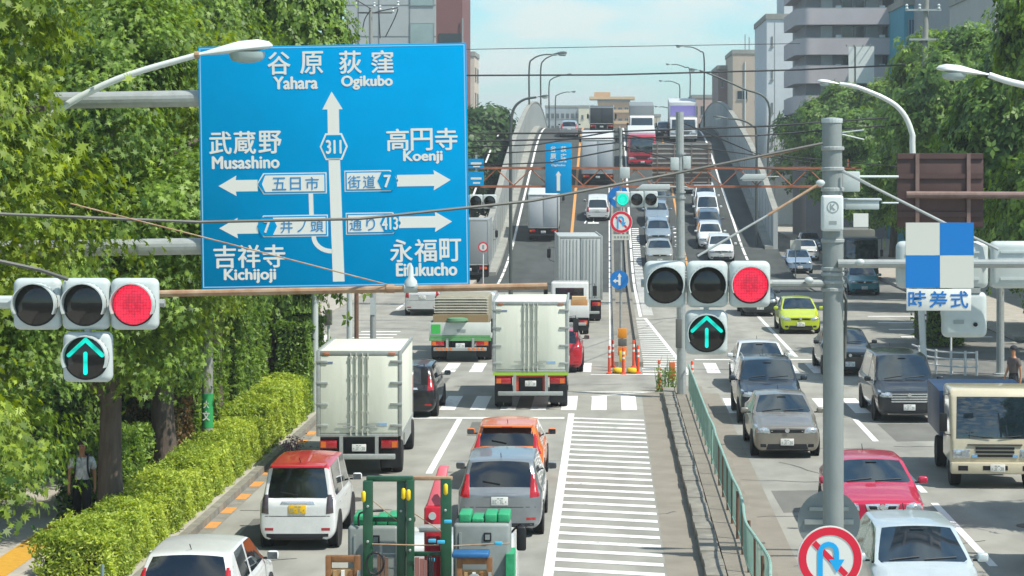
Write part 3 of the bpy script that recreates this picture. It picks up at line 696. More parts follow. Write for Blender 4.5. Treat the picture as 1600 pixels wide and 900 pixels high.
# right pavement
pr = MB(); pr.box(11.2, 40, -10, 71, -.05, .12); pr.box(16.7, 40, 92, 320, -.05, .12); struct(pr.build('far_pavement', M_pave))
kb2 = MB(); 
for k in range(66): kb2.box(11.0, 11.2, 5 + k, 5.985 + k, -.03, .15)
struct(kb2.build('far_kerb', M_kerb))
# median with stone kerb
md = MB(); md.box(2.12, 3.0, 10, 72, -.02, .13); struct(md.build('median', M_beige))
ms = MB()
for k in range(72):
    y = 12 + k * .82; o_ = .012 * math.sin(k * 1.7)
    if y < 71: ms.box(1.72 + o_, 2.08 + o_ * .5, y, y + .80, -.02, .20 + .012 * math.sin(k * 2.3))
struct(ms.build('median_kerb_stones', M_kerb, bev=.012))
sh = MB(); strip(sh, 1.06, 1.71, 14, 72, .003); strip(sh, 3.01, 3.5, 14, 71, .003); struct(sh.build('gutter_paving', M_beige))
il = MB()
il.add([(0, 0, 0)], [])
strip(il, .25, 1.15, 79.5, 124, .006); struct(il.build('island_paving', M_beige))
ki = MB()
for Y in range(80, 232, 2):
    z0, z1 = zr(Y), zr(Y + 2)
    for x in (.22, 1.1): ki.add([(x, Y, z0), (x + .16, Y, z0), (x + .16, Y + 2, z1), (x, Y + 2, z1), (x, Y, z0 + .18), (x + .16, Y, z0 + .18), (x + .16, Y + 2, z1 + .18), (x, Y + 2, z1 + .18)], [(4, 5, 6, 7), (0, 1, 5, 4), (1, 2, 6, 5), (3, 0, 4, 7)])
struct(ki.build('island_kerb', M_kerb))

# ------------------------------------------------------------------ flyover side walls
M_wall = mat('ramp_wall_panels', '#a3a9a6', .6, color2='#8b918f', vscale=1.2, streak=.2)
M_wall2 = mat('flyover_concrete_wall', '#b6bcbb', .8, color2='#9aa09f', vscale=.9, streak=.2)
def ramp_wall(x, y0, side, label, m):
    root = thing('flyover_wall', label, 'wall', (x, y0, 0)); ys = [y0] + [y0 + 1.5 + 3 * k for k in range(80) if y0 + 1.5 + 3 * k < 420]
    a, b, cap = MB(), MB(), MB(); va, vc = [], []
    for Y in ys:
        t = min(1, (Y - y0) / 12); h = zr(Y) + 2.1 + .5 * t + .9 * math.exp(-((Y - 172) / 26) ** 2)
        va += [(0, Y - y0, -.05), (side * .30, Y - y0, -.05), (side * .30, Y - y0, h), (0, Y - y0, h)]
        vc += [(-side * .05, Y - y0, h), (side * .36, Y - y0, h), (side * .36, Y - y0, h + .12), (-side * .05, Y - y0, h + .12)]
    n = len(ys)
    fs = [(4 * i + j, 4 * i + (j + 1) % 4, 4 * i + 4 + (j + 1) % 4, 4 * i + 4 + j) for i in range(n - 1) for j in range(4)] + [(0, 1, 2, 3), tuple(4 * (n - 1) + j for j in (3, 2, 1, 0))]
    MB().add(va, fs).build('wall_panel', m, root); MB().add(vc, fs).build('coping', M_conc, root)
    for Y in ys[1::1]:
        z = zr(Y); MB
    jt = MB()
    for Y in ys[1:]:
        z = zr(Y); jt.box(-side * .012, side * .01, Y - y0 - .03, Y - y0 + .03, z + .05, z + 2.3)
    jt.build('panel_joint', mat('wall_joint_grey', '#6f7573', .8), root)  # joint strips in a darker grey than the panels
    kb = MB(); vk = []
    for Y in ys: z = zr(Y); vk += [(-side * .55, Y - y0, z - .02), (-side * .004, Y - y0, z - .02), (-side * .004, Y - y0, z + .22), (-side * .55, Y - y0, z + .22)]
    MB().add(vk, fs).build('footing', M_conc, root)
    return root
ramp_wall(-7.35, 136, -1, 'long pale grey flyover wall rising along the left side of the ramp', M_wall)
ramp_wall(11.0, 149, 1, 'long grey flyover wall rising along the right side of the ramp above queued cars', M_wall2)
# cracks, joints, patches and manholes of the worn asphalt
M_tar = mat('tar_seal', '#2f2f2e', .6, color2='#444441', vscale=6); M_patch = road_mat('asphalt_patch', '#6c6c67', '#7a7a74'); M_iron = mat('cast_iron_cover', '#4a4744', .6, .4, color2='#5d5a55', vscale=20)
ck_ = MB(); rc = np.random.RandomState(21)
def crack(x, y, dx, dy, n, w_=.022):
    for _ in range(n):
        x2, y2 = x + dx + rc.uniform(-.12, .12), y + dy + rc.uniform(-.12, .12); d = Vector((y - y2, x2 - x)).normalized() * w_ * rc.uniform(.5, 1.2)
        ck_.poly([(x + d.x, y + d.y, .0045), (x2 + d.x, y2 + d.y, .0045), (x2 - d.x, y2 - d.y, .0045), (x - d.x, y - d.y, .0045)]); x, y = x2, y2
for x, y, dx, dy, n in ((3.1, 52.0, .35, -.02, 11), (3.1, 46.6, .3, .05, 7), (3.2, 57.5, .3, .0, 12), (3.4, 41, .5, .35, 8), (4.2, 55, .15, -.5, 10), (-7.8, 47.5, .35, .02, 9), (-3.9, 55.2, .3, .0, 9), (-7.7, 58.5, .32, -.03, 9), (-6.3, 60, .05, .5, 9), (-3.2, 57, .05, .5, 10), (1.05, 47, .08, .0, 8), (-7.9, 41, .3, .1, 7), (7.4, 58, .3, 0, 11), (8.2, 68, .05, .5, 12), (-5, 73, .4, .03, 14), (4.4, 49, .12, -.45, 9)): crack(x, y, dx, dy, n)
struct(ck_.build('road_cracks', M_tar))
pt_ = MB()
for x0_, x1_, y0_, y1_ in ((3.7, 5.1, 47.2, 50.4), (-7.3, -6.2, 43, 46.5), (-3.8, -2.4, 60.2, 63.4), (7.6, 9.2, 59, 63), (-6.9, -5.4, 72.5, 76), (4.4, 6.2, 70.5, 74), (-4.0, -1.4, 83, 90)): pt_.poly([(x0_, y0_, .0025), (x1_, y0_ + .2, .0025), (x1_ + .05, y1_, .0025), (x0_ - .04, y1_ - .1, .0025)])
struct(pt_.build('asphalt_patches', M_patch))
for x, y, lab in ((5.6, 53.2, 'round iron manhole cover in front of the champagne sedan'), (-5.6, 49.0, 'round iron manhole cover behind the left box truck'), (8.6, 45.5, 'round iron manhole cover in front of the cream truck'), (-2.6, 74.5, 'round iron manhole cover beyond the near crosswalk')):
    m_ = thing('manhole_cover', lab, 'manhole cover', (x, y, 0)); MB().lathe([(.31, .0045), (.31, .008), (.29, .0085), (.27, .007), (.2, .009), (.02, .0095)], 24, 'z').build('iron_lid', M_iron, m_)
# thin summer haze over the whole scene, sky outside
hz_ = MB().box(-1510, 1510, -310, 2410, -1.2, 70).build('haze', mat('haze_air', '#ffffff'))
hz_['kind'] = 'stuff'
hm = MATS['haze_air']; t = hm.node_tree; t.nodes.clear(); ho = t.nodes.new('ShaderNodeOutputMaterial'); pv_ = t.nodes.new('ShaderNodeVolumePrincipled')
pv_.inputs['Color'].default_value = (.86, .95, .98, 1); pv_.inputs['Density'].default_value = .0005; pv_.inputs['Anisotropy'].default_value = .2; t.links.new(pv_.outputs[0], ho.inputs['Volume'])
SC.cycles.volume_bounces = 0
# ------------------------------------------------------------------ traffic signals
M_house = mat('pale_grey_signal_housing', '#b9c2c0', .4, coat=.2, var=.06, vscale=9)
M_lens = mat('unlit_signal_lens', '#1b1a1a', .12, coat=.6, var=.4, vscale=14)
def led(name, color, strength, dots=70.0):
    m = bpy.data.materials.new(name); m.use_nodes = True; t = m.node_tree; b = t.nodes['Principled BSDF']; c = lin(color)
    b.inputs['Base Color'].default_value = (*[v * .5 for v in c], 1); b.inputs['Emission Color'].default_value = (*c, 1); b.inputs['Roughness'].default_value = .3
    x = t.nodes.new('ShaderNodeTexCoord'); v = t.nodes.new('ShaderNodeTexVoronoi'); v.inputs['Scale'].default_value = dots; v.inputs['Randomness'].default_value = .25
    r = t.nodes.new('ShaderNodeMapRange'); r.inputs['From Min'].default_value = .1; r.inputs['From Max'].default_value = .75; r.inputs['To Min'].default_value = strength * 1.35; r.inputs['To Max'].default_value = strength * .35
    t.links.new(x.outputs['Object'], v.inputs['Vector']); t.links.new(v.outputs['Distance'], r.inputs['Value']); t.links.new(r.outputs['Result'], b.inputs['Emission Strength']); return m
M_red = led('lit_red_leds', '#f5304f', .66, 48); M_cy = led('lit_green_leds', '#06f0d8', .75, 10); M_grn = led('lit_green_lamp', '#06f0d0', .75, 60)
def visor(rad, dep, parent, mat_=M_house, a0=-25, a1=205):
    vs = []; n = 18
    for i in range(n + 1):
        t = R(a0 + (a1 - a0) * i / n)
        for rr, yy in ((rad, 0), (rad, -dep), (rad + .008, -dep), (rad + .008, 0)): vs.append((rr * math.cos(t), yy, rr * math.sin(t)))
    fs = [(4 * i + j, 4 * i + (j + 1) % 4, 4 * i + 4 + (j + 1) % 4, 4 * i + 4 + j) for i in range(n) for j in range(4)] + [(0, 1, 2, 3), tuple(4 * n + j for j in (3, 2, 1, 0))]
    return MB().add(vs, fs).build('visor', mat_, parent, smooth=True)
def unit(root, cx, cz, s, h, lit=None, arrow=False, y=0.0, back=False):
    """one lamp of a signal: square housing of side s (height h), lens facing -y (or away when back)"""
    hs = MB().box(cx - s / 2 + .004, cx + s / 2 - .004, y, y + .12, cz - h / 2, cz + h / 2).build('lamp_housing', M_house, root, bev=min(.05, s * .16), seg=4)
    f = -1 if not back else 1; yf = y if not back else y + .12
    e = empty('lamp', (cx, yf, cz)); e.parent = root; e.rotation_euler = (0, 0, math.pi if back else 0)
    r = s * .415
    MB().lathe([(r + .012, -.006), (r + .012, .012)], 32, 'y').build('lens_rim', M_black, e)
    MB().lathe([(r, -.016), (r, .004), (r * .6, .0)][::-1] if 0 else [(.004, -.030), (r * .4, -.028), (r * .75, -.02), (r, -.010), (r, .006)], 32, 'y').build('lens', lit or M_lens, e, smooth=True)
    visor(r + .004, .10 if s > .25 else .07, e)
    if arrow:
        a = MB(); yy = -.036
        def bar(p, q, wd):
            p, q = Vector(p), Vector(q); d = (q - p).normalized(); n = Vector((-d.y, d.x)) * wd / 2; ends = []
            for k in range(7): t = math.pi * k / 6; ends.append(p - d * math.sin(t) * wd / 2 + n * math.cos(t))
            for k in range(7): t = math.pi * k / 6; ends.append(q + d * math.sin(t) * wd / 2 - n * math.cos(t))
            a.prism([(v.x, yy, v.y) for v in ends], (0, .014, 0))
        bar((0, r * .86), (-r * .80, r * .12), r * .19); a2 = yy; yy = -.0365; bar((0, r * .86), (r * .80, r * .12), r * .19); yy = -.036; bar((0, r * .20), (0, -r * .72), r * .19)
        a.build('arrow_leds', M_cy, e)
    return hs
def signal(label, x0, x1, y0, y1, Y, lit, name='traffic_signal', arrow=None, group=None, lit_m=None, rod=True):
    k = Y / F; c = P((x0 + x1) / 2, (y0 + y1) / 2, Y); root = thing(name, label, 'traffic light', c, 0, group)
    s = (x1 - x0) * k / 3; h = (y1 - y0) * k
    for i in range(3): unit(root, (i - 1) * s, 0, s, h, lit_m if i == lit else None)
    if arrow:
        ax, ay0, ay1, aw = arrow; cx = (ax - (x0 + x1) / 2) * k; cz = -((ay0 + ay1) / 2 - (y0 + y1) / 2) * k
        unit(root, cx, cz, aw * k, (ay1 - ay0) * k, None, True)
        MB().box(cx - .02, cx + .02, .03, .09, cz + (ay1 - ay0) * k / 2 - .03, -h / 2 + .03).build('hanger', M_grey, root)
    MB().tube([(-1.5 * s - .02, .15, 0), (1.5 * s + .02, .15, 0)], .03, 8).build('mounting_tube', M_steel, root)
    return root
signal('three lamp signal showing red and a cyan up arrow, in front of the leafy trees', 18, 247, 435, 516, 16.4, 2, arrow=(135, 519, 598, 79), lit_m=M_red)
signal('three lamp signal showing red and a cyan up arrow, left of the tall grey pole', 1006, 1205, 408, 481, 17.5, 2, arrow=(1104, 485, 555, 68), lit_m=M_red)
signal('small far signal showing green above the no U-turn sign on the island', 962, 1028, 299, 324, 78, 0, lit_m=M_grn)
signal('far green signal half hidden by the right edge of the big blue sign', 711, 776, 304, 326, 84, 0, lit_m=M_grn)
# ------------------------------------------------------------------ near left: pole arm carrying the signal
t = thing('signal_mast', 'rusty brown horizontal pipe arm passing under the big blue sign', 'signal arm', P(-140, 470, 16.6))
k = 16.6 / F; o = Vector(t.location)
MB().tube([P(-140, 472, 16.6) - o, P(20, 472, 16.6) - o], .05, 10).build('mast_sleeve', M_house, t)
MB().tube([P(240, 459, 16.6) - o, P(855, 447, 16.6) - o], .026, 10).build('arm_pipe', M_rust, t)
MB().tube([P(20, 471, 16.62) - o, P(245, 460, 16.62) - o], .025, 10).build('arm_joint', M_steel, t)
MB().tube([P(-140, 380, 16.6) - o, (0, 0, -o.z)], .09, 14).build('mast', M_steel, t)
c = MB().lathe([(.036, -.05), (.036, .05)], 16, 'x', P(642, 450, 16.6) - o).build('pipe_clamp', M_steel, t)
MB().lathe([(.05, -.02), (.045, .02), (.02, .05), (.018, .12), (.008, .14)], 14, 'z', P(642, 443, 16.6) - o).build('insulator', M_house, t, smooth=True)
MB().lathe([(.033, -.03), (.033, .03)], 16, 'x', P(610, 451, 16.6) - o).build('pipe_clamp', M_rust, t)
def cable(label, pts, r=.012, m=None, name='cable', group=None, sag=0.0):
    ps = []
    for i in range(len(pts) - 1):
        a, b = P(*pts[i]), P(*pts[i + 1])
        for q in range(14):
            t_ = q / 14; p = a.lerp(b, t_); p.z -= sag * 4 * t_ * (1 - t_); ps.append(p)
    ps.append(P(*pts[-1]))
    o_ = MB().tube(ps, r, 6).build(name, m or M_wire, smooth=True); return tag(o_, label, 'cable', group)
M_wireg = mat('grey_cable', '#5c5d58', .6)
cable('grey cable crossing the lower blue sign and rising to the tall grey pole', [(-30, 333, 15), (310, 347, 16), (560, 342, 16.3), (830, 314, 16.8), (1050, 272, 17.2), (1285, 224, 17.4)], .012, M_wireg)
cable('thin rusty stay wire sloping across the blue sign to the brown pipe', [(110, 318, 15.2), (300, 366, 15.8), (610, 446, 16.6)], .0055, M_rust)
cable('short grey cable sloping down to the left signal housing', [(-20, 404, 16.0), (60, 421, 16.2), (105, 436, 16.4)], .016, M_wireg)
# ------------------------------------------------------------------ big direction sign
M_blue = mat('blue_sign_sheeting', '#0093cc', .7, var=.05, vscale=1.1, spec=.0)
M_signw = mat('white_sign_lettering', '#dedfd8', .5)
M_alu = mat('aluminium_sign_back', '#8f9696', .45, .4, var=.1)
SY = 30.0; K = SY / F
root = thing('direction_sign', 'huge blue overhead direction sign with white place names and arrows', 'road sign', P(521, 260, SY)); root.rotation_euler = (0, -R(0.9), 0)
def S2(px, py): return ((px - 521) * K, -(py - 260) * K)
def face(pts, y, m, name='sign_marking', parent=None, th=.002): return MB().prism([(*[S2(*p)[0]], y, S2(*p)[1]) for p in pts], (0, th, 0)).build(name, m, parent or root)
bx0, bz1 = S2(312, 70); bx1, bz0 = S2(731, 449)
board = MB().box(bx0, bx1, 0, .05, bz0, bz1).build('sign_board', M_blue, root, bev=.008)
fr = MB(); e = .014
for q in ((bx0 + .02, bx1 - .02, bz1 - .034, bz1 - .02), (bx0 + .02, bx1 - .02, bz0 + .02, bz0 + .034), (bx0 + .02, bx0 + .034, bz0 + .034, bz1 - .034), (bx1 - .034, bx1 - .02, bz0 + .034, bz1 - .034)):
    fr.box(q[0], q[1], -.002, 0, q[2], q[3])
fr.build('sign_border', mat('pale_blue_border', '#8cc4e4', .5), board)
def st(s, x0, x1, y0, y1, m=None, bold=.012, y=-.004, fat=0.0):
    a, zb_ = S2(x0, y1); b, zt_ = S2(x1, y0); return text(s, a, b, zb_, zt_, y, 'sign_lettering', m or M_signw, board, bold, fat)
for s_, xs, y0, y1 in (('谷原', (421, 456, 472, 507), 80, 115), ('荻窪', (533, 567, 583, 617), 80, 115), ('武蔵野', (328, 362, 366, 400, 405, 440), 203, 238), ('高円寺', (605, 639, 643, 676, 681, 715), 203, 237),
                       ('吉祥寺', (332, 366, 370, 404, 409, 443), 381, 416), ('永福町', (608, 642, 646, 680, 685, 718), 376, 411)):
    for i, ch in enumerate(s_): st(ch, xs[2 * i], xs[2 * i + 1], y0, y1, bold=.0, fat=.006)
for s_, x0, x1, y0, y1 in (('Yahara', 430, 498, 119, 138), ('Ogikubo', 536, 615, 119, 140), ('Musashino', 332, 436, 242, 261), ('Koenji', 631, 691, 238, 258), ('Kichijoji', 348, 428, 418, 440), ('Eifukucho', 617, 711, 413, 433)):
    st(s_, x0, x1, y0, y1, bold=.0, fat=.0085)
y_ = -.003
shaft = face([(513, 208), (513, 171), (505, 171), (520, 143), (537, 171), (531, 171), (531, 208)], y_, M_signw, 'arrow', board)
face([(513.5, 249), (531.5, 249), (535.5, 440), (517.5, 440)], y_, M_signw, 'arrow', board)
def hexa(cx, cy, w_, h_, m, y): face([(cx - w_ / 2, cy), (cx - w_ / 3.4, cy - h_ / 2), (cx + w_ / 3.4, cy - h_ / 2), (cx + w_ / 2, cy), (cx + w_ / 3.4, cy + h_ / 2), (cx - w_ / 3.4, cy + h_ / 2)], y, m, 'route_shield', board)
hexa(522, 229, 44, 42, M_signw, y_); hexa(522, 229, 38, 36, M_blue, y_ - .003); st('311', 510.5, 533.5, 219, 240, bold=0, y=-.008, fat=.007)
for (tip, base, sh0, sh1, yy) in ((341, 369, 369, 402, 288), (341, 370, 370, 402, 354), ):
    face([(tip, yy), (base, yy - 16), (base - 1, yy - 9), (sh1, yy - 9), (sh1, yy + 9), (base - 1, yy + 9), (base, yy + 16)], y_, M_signw, 'arrow', board)
for (tip, base, sh0, yy) in ((704, 677, 620, 284), (705, 678, 622, 349)):
    face([(tip, yy), (base, yy - 16), (base + 1, yy - 9), (sh0, yy - 9), (sh0, yy + 9), (base + 1, yy + 9), (base, yy + 16)], y_, M_signw, 'arrow', board)
# road-name boxes: outline, blue gap, white field
def namebox(x0, x1, y0, y1, left_point=0, right_point=0):
    def pts(d):
        p = []; a, b, c, f = x0 + d, x1 - d, y0 + d, y1 - d; m_ = (c + f) / 2
        p += [(a + left_point, c), (b - right_point, c)] + ([(b, m_)] if right_point else []) + [(b - right_point, f), (a + left_point, f)] + ([(a, m_)] if left_point else [])
        return p
    face(pts(0), y_, M_signw, 'name_box', board); face(pts(1.6), y_ - .003, M_blue, 'name_box', board); face(pts(3.6), y_ - .006, M_signw, 'name_box', board)
namebox(401, 510, 269, 302, left_point=10); namebox(538, 622, 267, 300, right_point=12)
namebox(400, 511, 335, 369, left_point=10); namebox(539, 625, 333, 367, right_point=12)
M_blue2 = mat('blue_road_name_paint', '#2f87bd', .5)
y3 = -.013
for s_, x0, x1, y0, y1 in (('五', 425, 447, 276, 296), ('日', 453, 470, 276, 296), ('市', 477, 498, 276, 296), ('街', 543, 563, 275, 295), ('道', 567, 586, 275, 295), ('井', 437, 456, 343, 363), ('ノ', 463, 477, 344, 362), ('頭', 484, 504, 342, 362), ('通', 545, 564, 341, 361), ('り', 571, 585, 341, 361)):
    st(s_, x0, x1, y0, y1, M_blue2, .006, y3)
def hex2(cx, cy, s_, bold=.02, w_=31):
    face([(cx - w_ / 2, cy), (cx - w_ / 3.6, cy - 14.5), (cx + w_ / 3.6, cy - 14.5), (cx + w_ / 2, cy), (cx + w_ / 3.6, cy + 14.5), (cx - w_ / 3.6, cy + 14.5)], y_ - .009, M_blue, 'route_shield', board)
    d = 5 if len(s_) == 1 else 12; st(s_, cx - d, cx + d, cy - 9, cy + 10, bold=0, y=-.0165, fat=.006)
hex2(605, 284, '7'); hex2(416, 352, '7'); hex2(608, 350, '413')
face([(404, 286), (411, 273), (414, 273), (409, 286), (414, 298), (411, 298)], y_ - .0095, M_blue, 'route_shield', board)
face([(481.5, 302), (488.5, 302), (489, 335), (482, 335)], y_, M_signw, 'arrow', board)
cv = [];
for k_ in range(9): a = R(180 + 90 * k_ / 8); cv.append((517 + 32 * math.cos(a), 369 - 27 * math.sin(a)))
ci = [(517 + 25 * math.cos(R(180 + 90 * k_ / 8)), 369 - 20 * math.sin(R(180 + 90 * k_ / 8))) for k_ in range(9)]
for k_ in range(8): face([cv[k_], cv[k_ + 1], ci[k_ + 1], ci[k_]], y_, M_signw, 'arrow', board)
for px, py0, py1, r_ in ((152, 150, 150, 13), (168, 382, 382, 13)):
    z = S2(0, py0)[1]; MB().tube([(-5.3, .15, z), (bx0 + .35, .15, z)], r_ * K, 16).build('support_arm', M_steel, root)
    MB().box(bx0 + .1, bx0 + .5, .05, .16, z - .12, z + .12).build('arm_bracket', M_steel, root)
MB().tube([(-5.3, .15, 2.2), (-5.3, .15, -7.4)], .15, 16).build('mast', M_steel, root)
# ------------------------------------------------------------------ tall pole on the median with boxes, arms and tie rods
PY_ = 17.9; pole_x = (1302 - VX) * PY_ / F
pole = thing('signal_pole', 'tall grey steel pole on the median with white K box and signal arms', 'pole', (pole_x, PY_, 0)); PO = Vector(pole.location)
def PP(px, py, dy=0.0): return P(px, py, PY_ + dy) - PO
M_pole = mat('grey_pole_paint', '#8b9290', .42, .15, var=.14, vscale=5, streak=.3)
MB().tube([(0, 0, 0), PP(1302, 560), PP(1301, 340)], [.085, .083, .082], 20).tube([PP(1301, 340), PP(1300, 187)], [.0815, .078], 20).build('mast', M_pole, pole, smooth=True)
MB().lathe([(.084, -.02), (.086, .0), (.086, .015), (.02, .022)], 20, 'z', PP(1300, 188)).build('pole_cap', M_house, pole)
for py in (232, 264, 296, 376, 420, 428, 440, 452): MB().lathe([(.087, -.016), (.094, -.01), (.094, .01), (.087, .016)], 20, 'z', PP(1301, py)).build('pole_band', M_grey, pole)
bx = PP(1300, 333, -.14); kb_ = MB().box(bx.x - .085, bx.x + .085, bx.y - .07, bx.y + .06, bx.z - .142, bx.z + .142).build('control_box', mat('white_box_paint', '#ccd2d0', .4), pole, bev=.02, seg=3)
yk = bx.y - .0725
cir = MB(); 
for k_ in range(24):
    a, b = 2 * math.pi * k_ / 24, 2 * math.pi * (k_ + 1) / 24; q = [(bx.x + rr * math.cos(t_), yk, bx.z + .05 + rr * math.sin(t_)) for rr, t_ in ((.047, a), (.047, b), (.040, b), (.040, a))]; cir.prism(q, (0, .003, 0))
M_mark = mat('grey_mark_print', '#8f9896', .5)
cir.build('printed_ring', M_mark, kb_); text('K', bx.x - .022, bx.x + .022, bx.z + .025, bx.z + .075, yk, 'printed_letter', M_mark, kb_, .02)
MB().box(bx.x - .03, bx.x + .03, yk, yk + .003, bx.z - .085, bx.z - .06).build('printed_mark', M_mark, kb_)
MB().tube([PP(1300, 443, -.0), PP(1205, 443, -.2)], .032, 12).build('signal_arm', M_pole, pole)
MB().tube([PP(1310, 412, -.1), PP(1640, 412, -.35)], .034, 12).build('signal_arm', M_steel, pole)
for px, py in ((1264, 438), (1344, 410), (1282, 286)): MB().lathe([(.008, -.035), (.025, -.02), (.028, 0), (.025, .02), (.008, .035)], 12, 'x', PP(px, py, -.15)).build('band_bolt', M_house, pole, smooth=True)
for a_, b_, r_, m_ in (((1284, 224), (1190, 246), .010, M_rust), ((1282, 286), (1200, 336), .011, M_rust), ((1318, 268), (1360, 290), .013, M_steel), ((1360, 290), (1475, 348), .011, M_steel), ((1475, 348), (1560, 390), .011, M_steel)):
    MB().tube([PP(*a_, -.08), PP(*b_, -.2)], r_, 8).build('tie_rod', m_, pole)
MB().tube([PP(1200, 336, -.2), PP(1090, 400, -.3)], .009, 8).build('tie_rod', M_steel, pole)
MB().tube([PP(1320, 560, 0), PP(1322, 470, 0), PP(1312, 440), PP(1309, 380)], .012, 8).build('conduit', M_wireg, pole)
for y0 in (205, 208): MB().tube([PP(1316, y0 + 2), PP(1350, y0 - 2 if y0 == 205 else 218)], .006, 6).build('bracket_rod', M_house, pole)
bb = MB(); a = PP(1320, 332, .2); b = PP(1378, 310, .2); bb.box(a.x, b.x, a.y, a.y + .14, b.z - .02, b.z + .0); bb.box(a.x, b.x - .02, a.y + .01, a.y + .13, b.z - .09, b.z - .02); bb.build('sensor_housing', M_house, pole, bev=.008)
a = PP(1345, 345, .2); MB().box(a.x - .06, a.x + .06, a.y - .01, a.y, a.z - .05, a.z + .06).build('hanging_tag', M_signw, pole)
MB().tube([PP(1378, 317, .25), PP(1403, 317, .5)], .008, 6).tube([PP(1316, 276, .2), PP(1403, 276, .5)], .012, 6).build('bracket_rod', M_house, pole)
MB().box(*[v for v in (PP(1317, 0).x, PP(1345, 0).x, .05, .16, PP(0, 300).z, PP(0, 268).z)]).build('junction_box', M_house, pole, bev=.01)
# no U-turn signs
def disc(root_, r, y, m, name, n=40, th=.004, c=(0, 0)): return MB().prism([(c[0] + r * math.cos(2 * math.pi * k_ / n), y, c[1] + r * math.sin(2 * math.pi * k_ / n)) for k_ in range(n)], (0, th, 0)).build(name, m, root_)
M_redp = mat('red_sign_sheeting', '#d8203c', .4); M_cyp = mat('light_blue_sign_sheeting', '#16a8e6', .4); M_bl3 = mat('blue_disc_sheeting', '#1177c4', .4)
def no_uturn(label, c, r, dark=False):
    s = thing('no_u_turn_sign', label, 'road sign', c); b = disc(s, r, 0, M_signw, 'sign_disc', th=.02)
    n = 40; mb = MB()
    for k_ in range(n):
        a, d = 2 * math.pi * k_ / n, 2 * math.pi * (k_ + 1) / n; mb.prism([(rr * math.cos(t_), -.004, rr * math.sin(t_)) for rr, t_ in ((r * .965, a), (r * .965, d), (r * .73, d), (r * .73, a))], (0, .003, 0))
    mb.build('red_ring', M_redp, b)
    w_ = r * .062; cc = math.sqrt(.5)
    MB().prism([(x, -.0045, z) for x, z in ((-r * .70 * cc - w_, r * .70 * cc - w_), (-r * .70 * cc + w_, r * .70 * cc + w_), (r * .70 * cc + w_, -r * .70 * cc + w_), (r * .70 * cc - w_, -r * .70 * cc - w_))], (0, .003, 0)).build('red_slash', M_redp, b)
    u = MB(); w2 = r * .075; xl, xr_, zt_ = -r * .30, r * .20, r * .20
    path = [(xl, -r * .60), (xl, zt_)] + [((xl + xr_) / 2 + (xr_ - xl) / 2 * math.cos(R(180 - 22.5 * k_)), zt_ + (xr_ - xl) / 2 * math.sin(R(180 - 22.5 * k_))) for k_ in range(1, 9)] + [(xr_, -r * .02)]
    L_, R_ = [], []
    for i, p in enumerate(path):
        q0, q1 = Vector(path[max(i - 1, 0)]), Vector(path[min(i + 1, len(path) - 1)]); d = (q1 - q0).normalized(); nn = Vector((-d.y, d.x)) * w2; L_.append(Vector(p) + nn); R_.append(Vector(p) - nn)
    for i in range(len(path) - 1): u.prism([(v.x, -.0075, v.y) for v in (L_[i], L_[i + 1], R_[i + 1], R_[i])], (0, .002, 0))
    u.prism([(x, -.0075, z) for x, z in ((xr_ - r * .24, -r * .02), (xr_ + r * .24, -r * .02), (xr_, -r * .42))], (0, .002, 0)); u.build('u_turn_arrow', M_cyp, b)
    MB().box(-r * .5, r * .5, .02, .04, -.02, .02).build('sign_clamp', M_steel, s); return s
no_uturn('large red ringed no U-turn sign at the bottom of the tall grey pole', P(1297, 873, 17.6), 51 * 17.6 / F)
no_uturn('small red ringed no U-turn sign under the far green signal on the island', P(970.5, 347, 77.9), 17.5 * 77.9 / F)
d_ = thing('round_sign_back', 'grey back of a round sign behind the tall pole, above the large no U-turn sign', 'road sign', P(1295, 815, 18.3)); disc(d_, .255, 0, M_alu, 'sign_plate', th=.006)
MB().box(-.2, .2, -.022, 0, -.02, .02).build('back_rib', M_steel, d_); MB().box(-.16, .16, -.022, 0, .09, .12).build('back_rib', M_steel, d_)
# staggered-signal plate and board
Y4 = 17.2
ck = thing('checker_board', 'blue and grey four square board on the right signal arm above a lettered plate', 'sign board', P(1468.5, 399, Y4)); k = Y4 / F
M_pale = mat('pale_grey_sheeting', '#cfd0c6', .5)
for sx, sz, m_ in ((-1, 1, M_pale), (1, 1, M_bl3), (-1, -1, M_bl3), (1, -1, M_pale)):
    MB().box(min(sx * .001, sx * 53 * k), max(sx * .001, sx * 53 * k), 0, .02, min(sz * .001, sz * 51 * k), max(sz * .001, sz * 51 * k)).build('colour_square', m_, ck)
MB().box(-.03, .03, .02, .05, -.2, .2).build('board_bracket', M_steel, ck)
pl = thing('lettered_plate', 'white plate with blue characters hanging below the four square board', 'sign board', P(1467, 468.5, Y4)); pb = MB().box(-50.5 * k, 50.5 * k, 0, .015, -17 * k, 17 * k).build('plate_board', M_signw, pl, bev=.004)
M_bltx = mat('blue_plate_lettering', '#1d6fb8', .5)
for i, ch in enumerate('時差式'): text(ch, (-48 + 33 * i) * k, (-48 + 33 * i + 28) * k, -13 * k, 14 * k, -.003, 'plate_lettering', M_bltx, pb, .014)
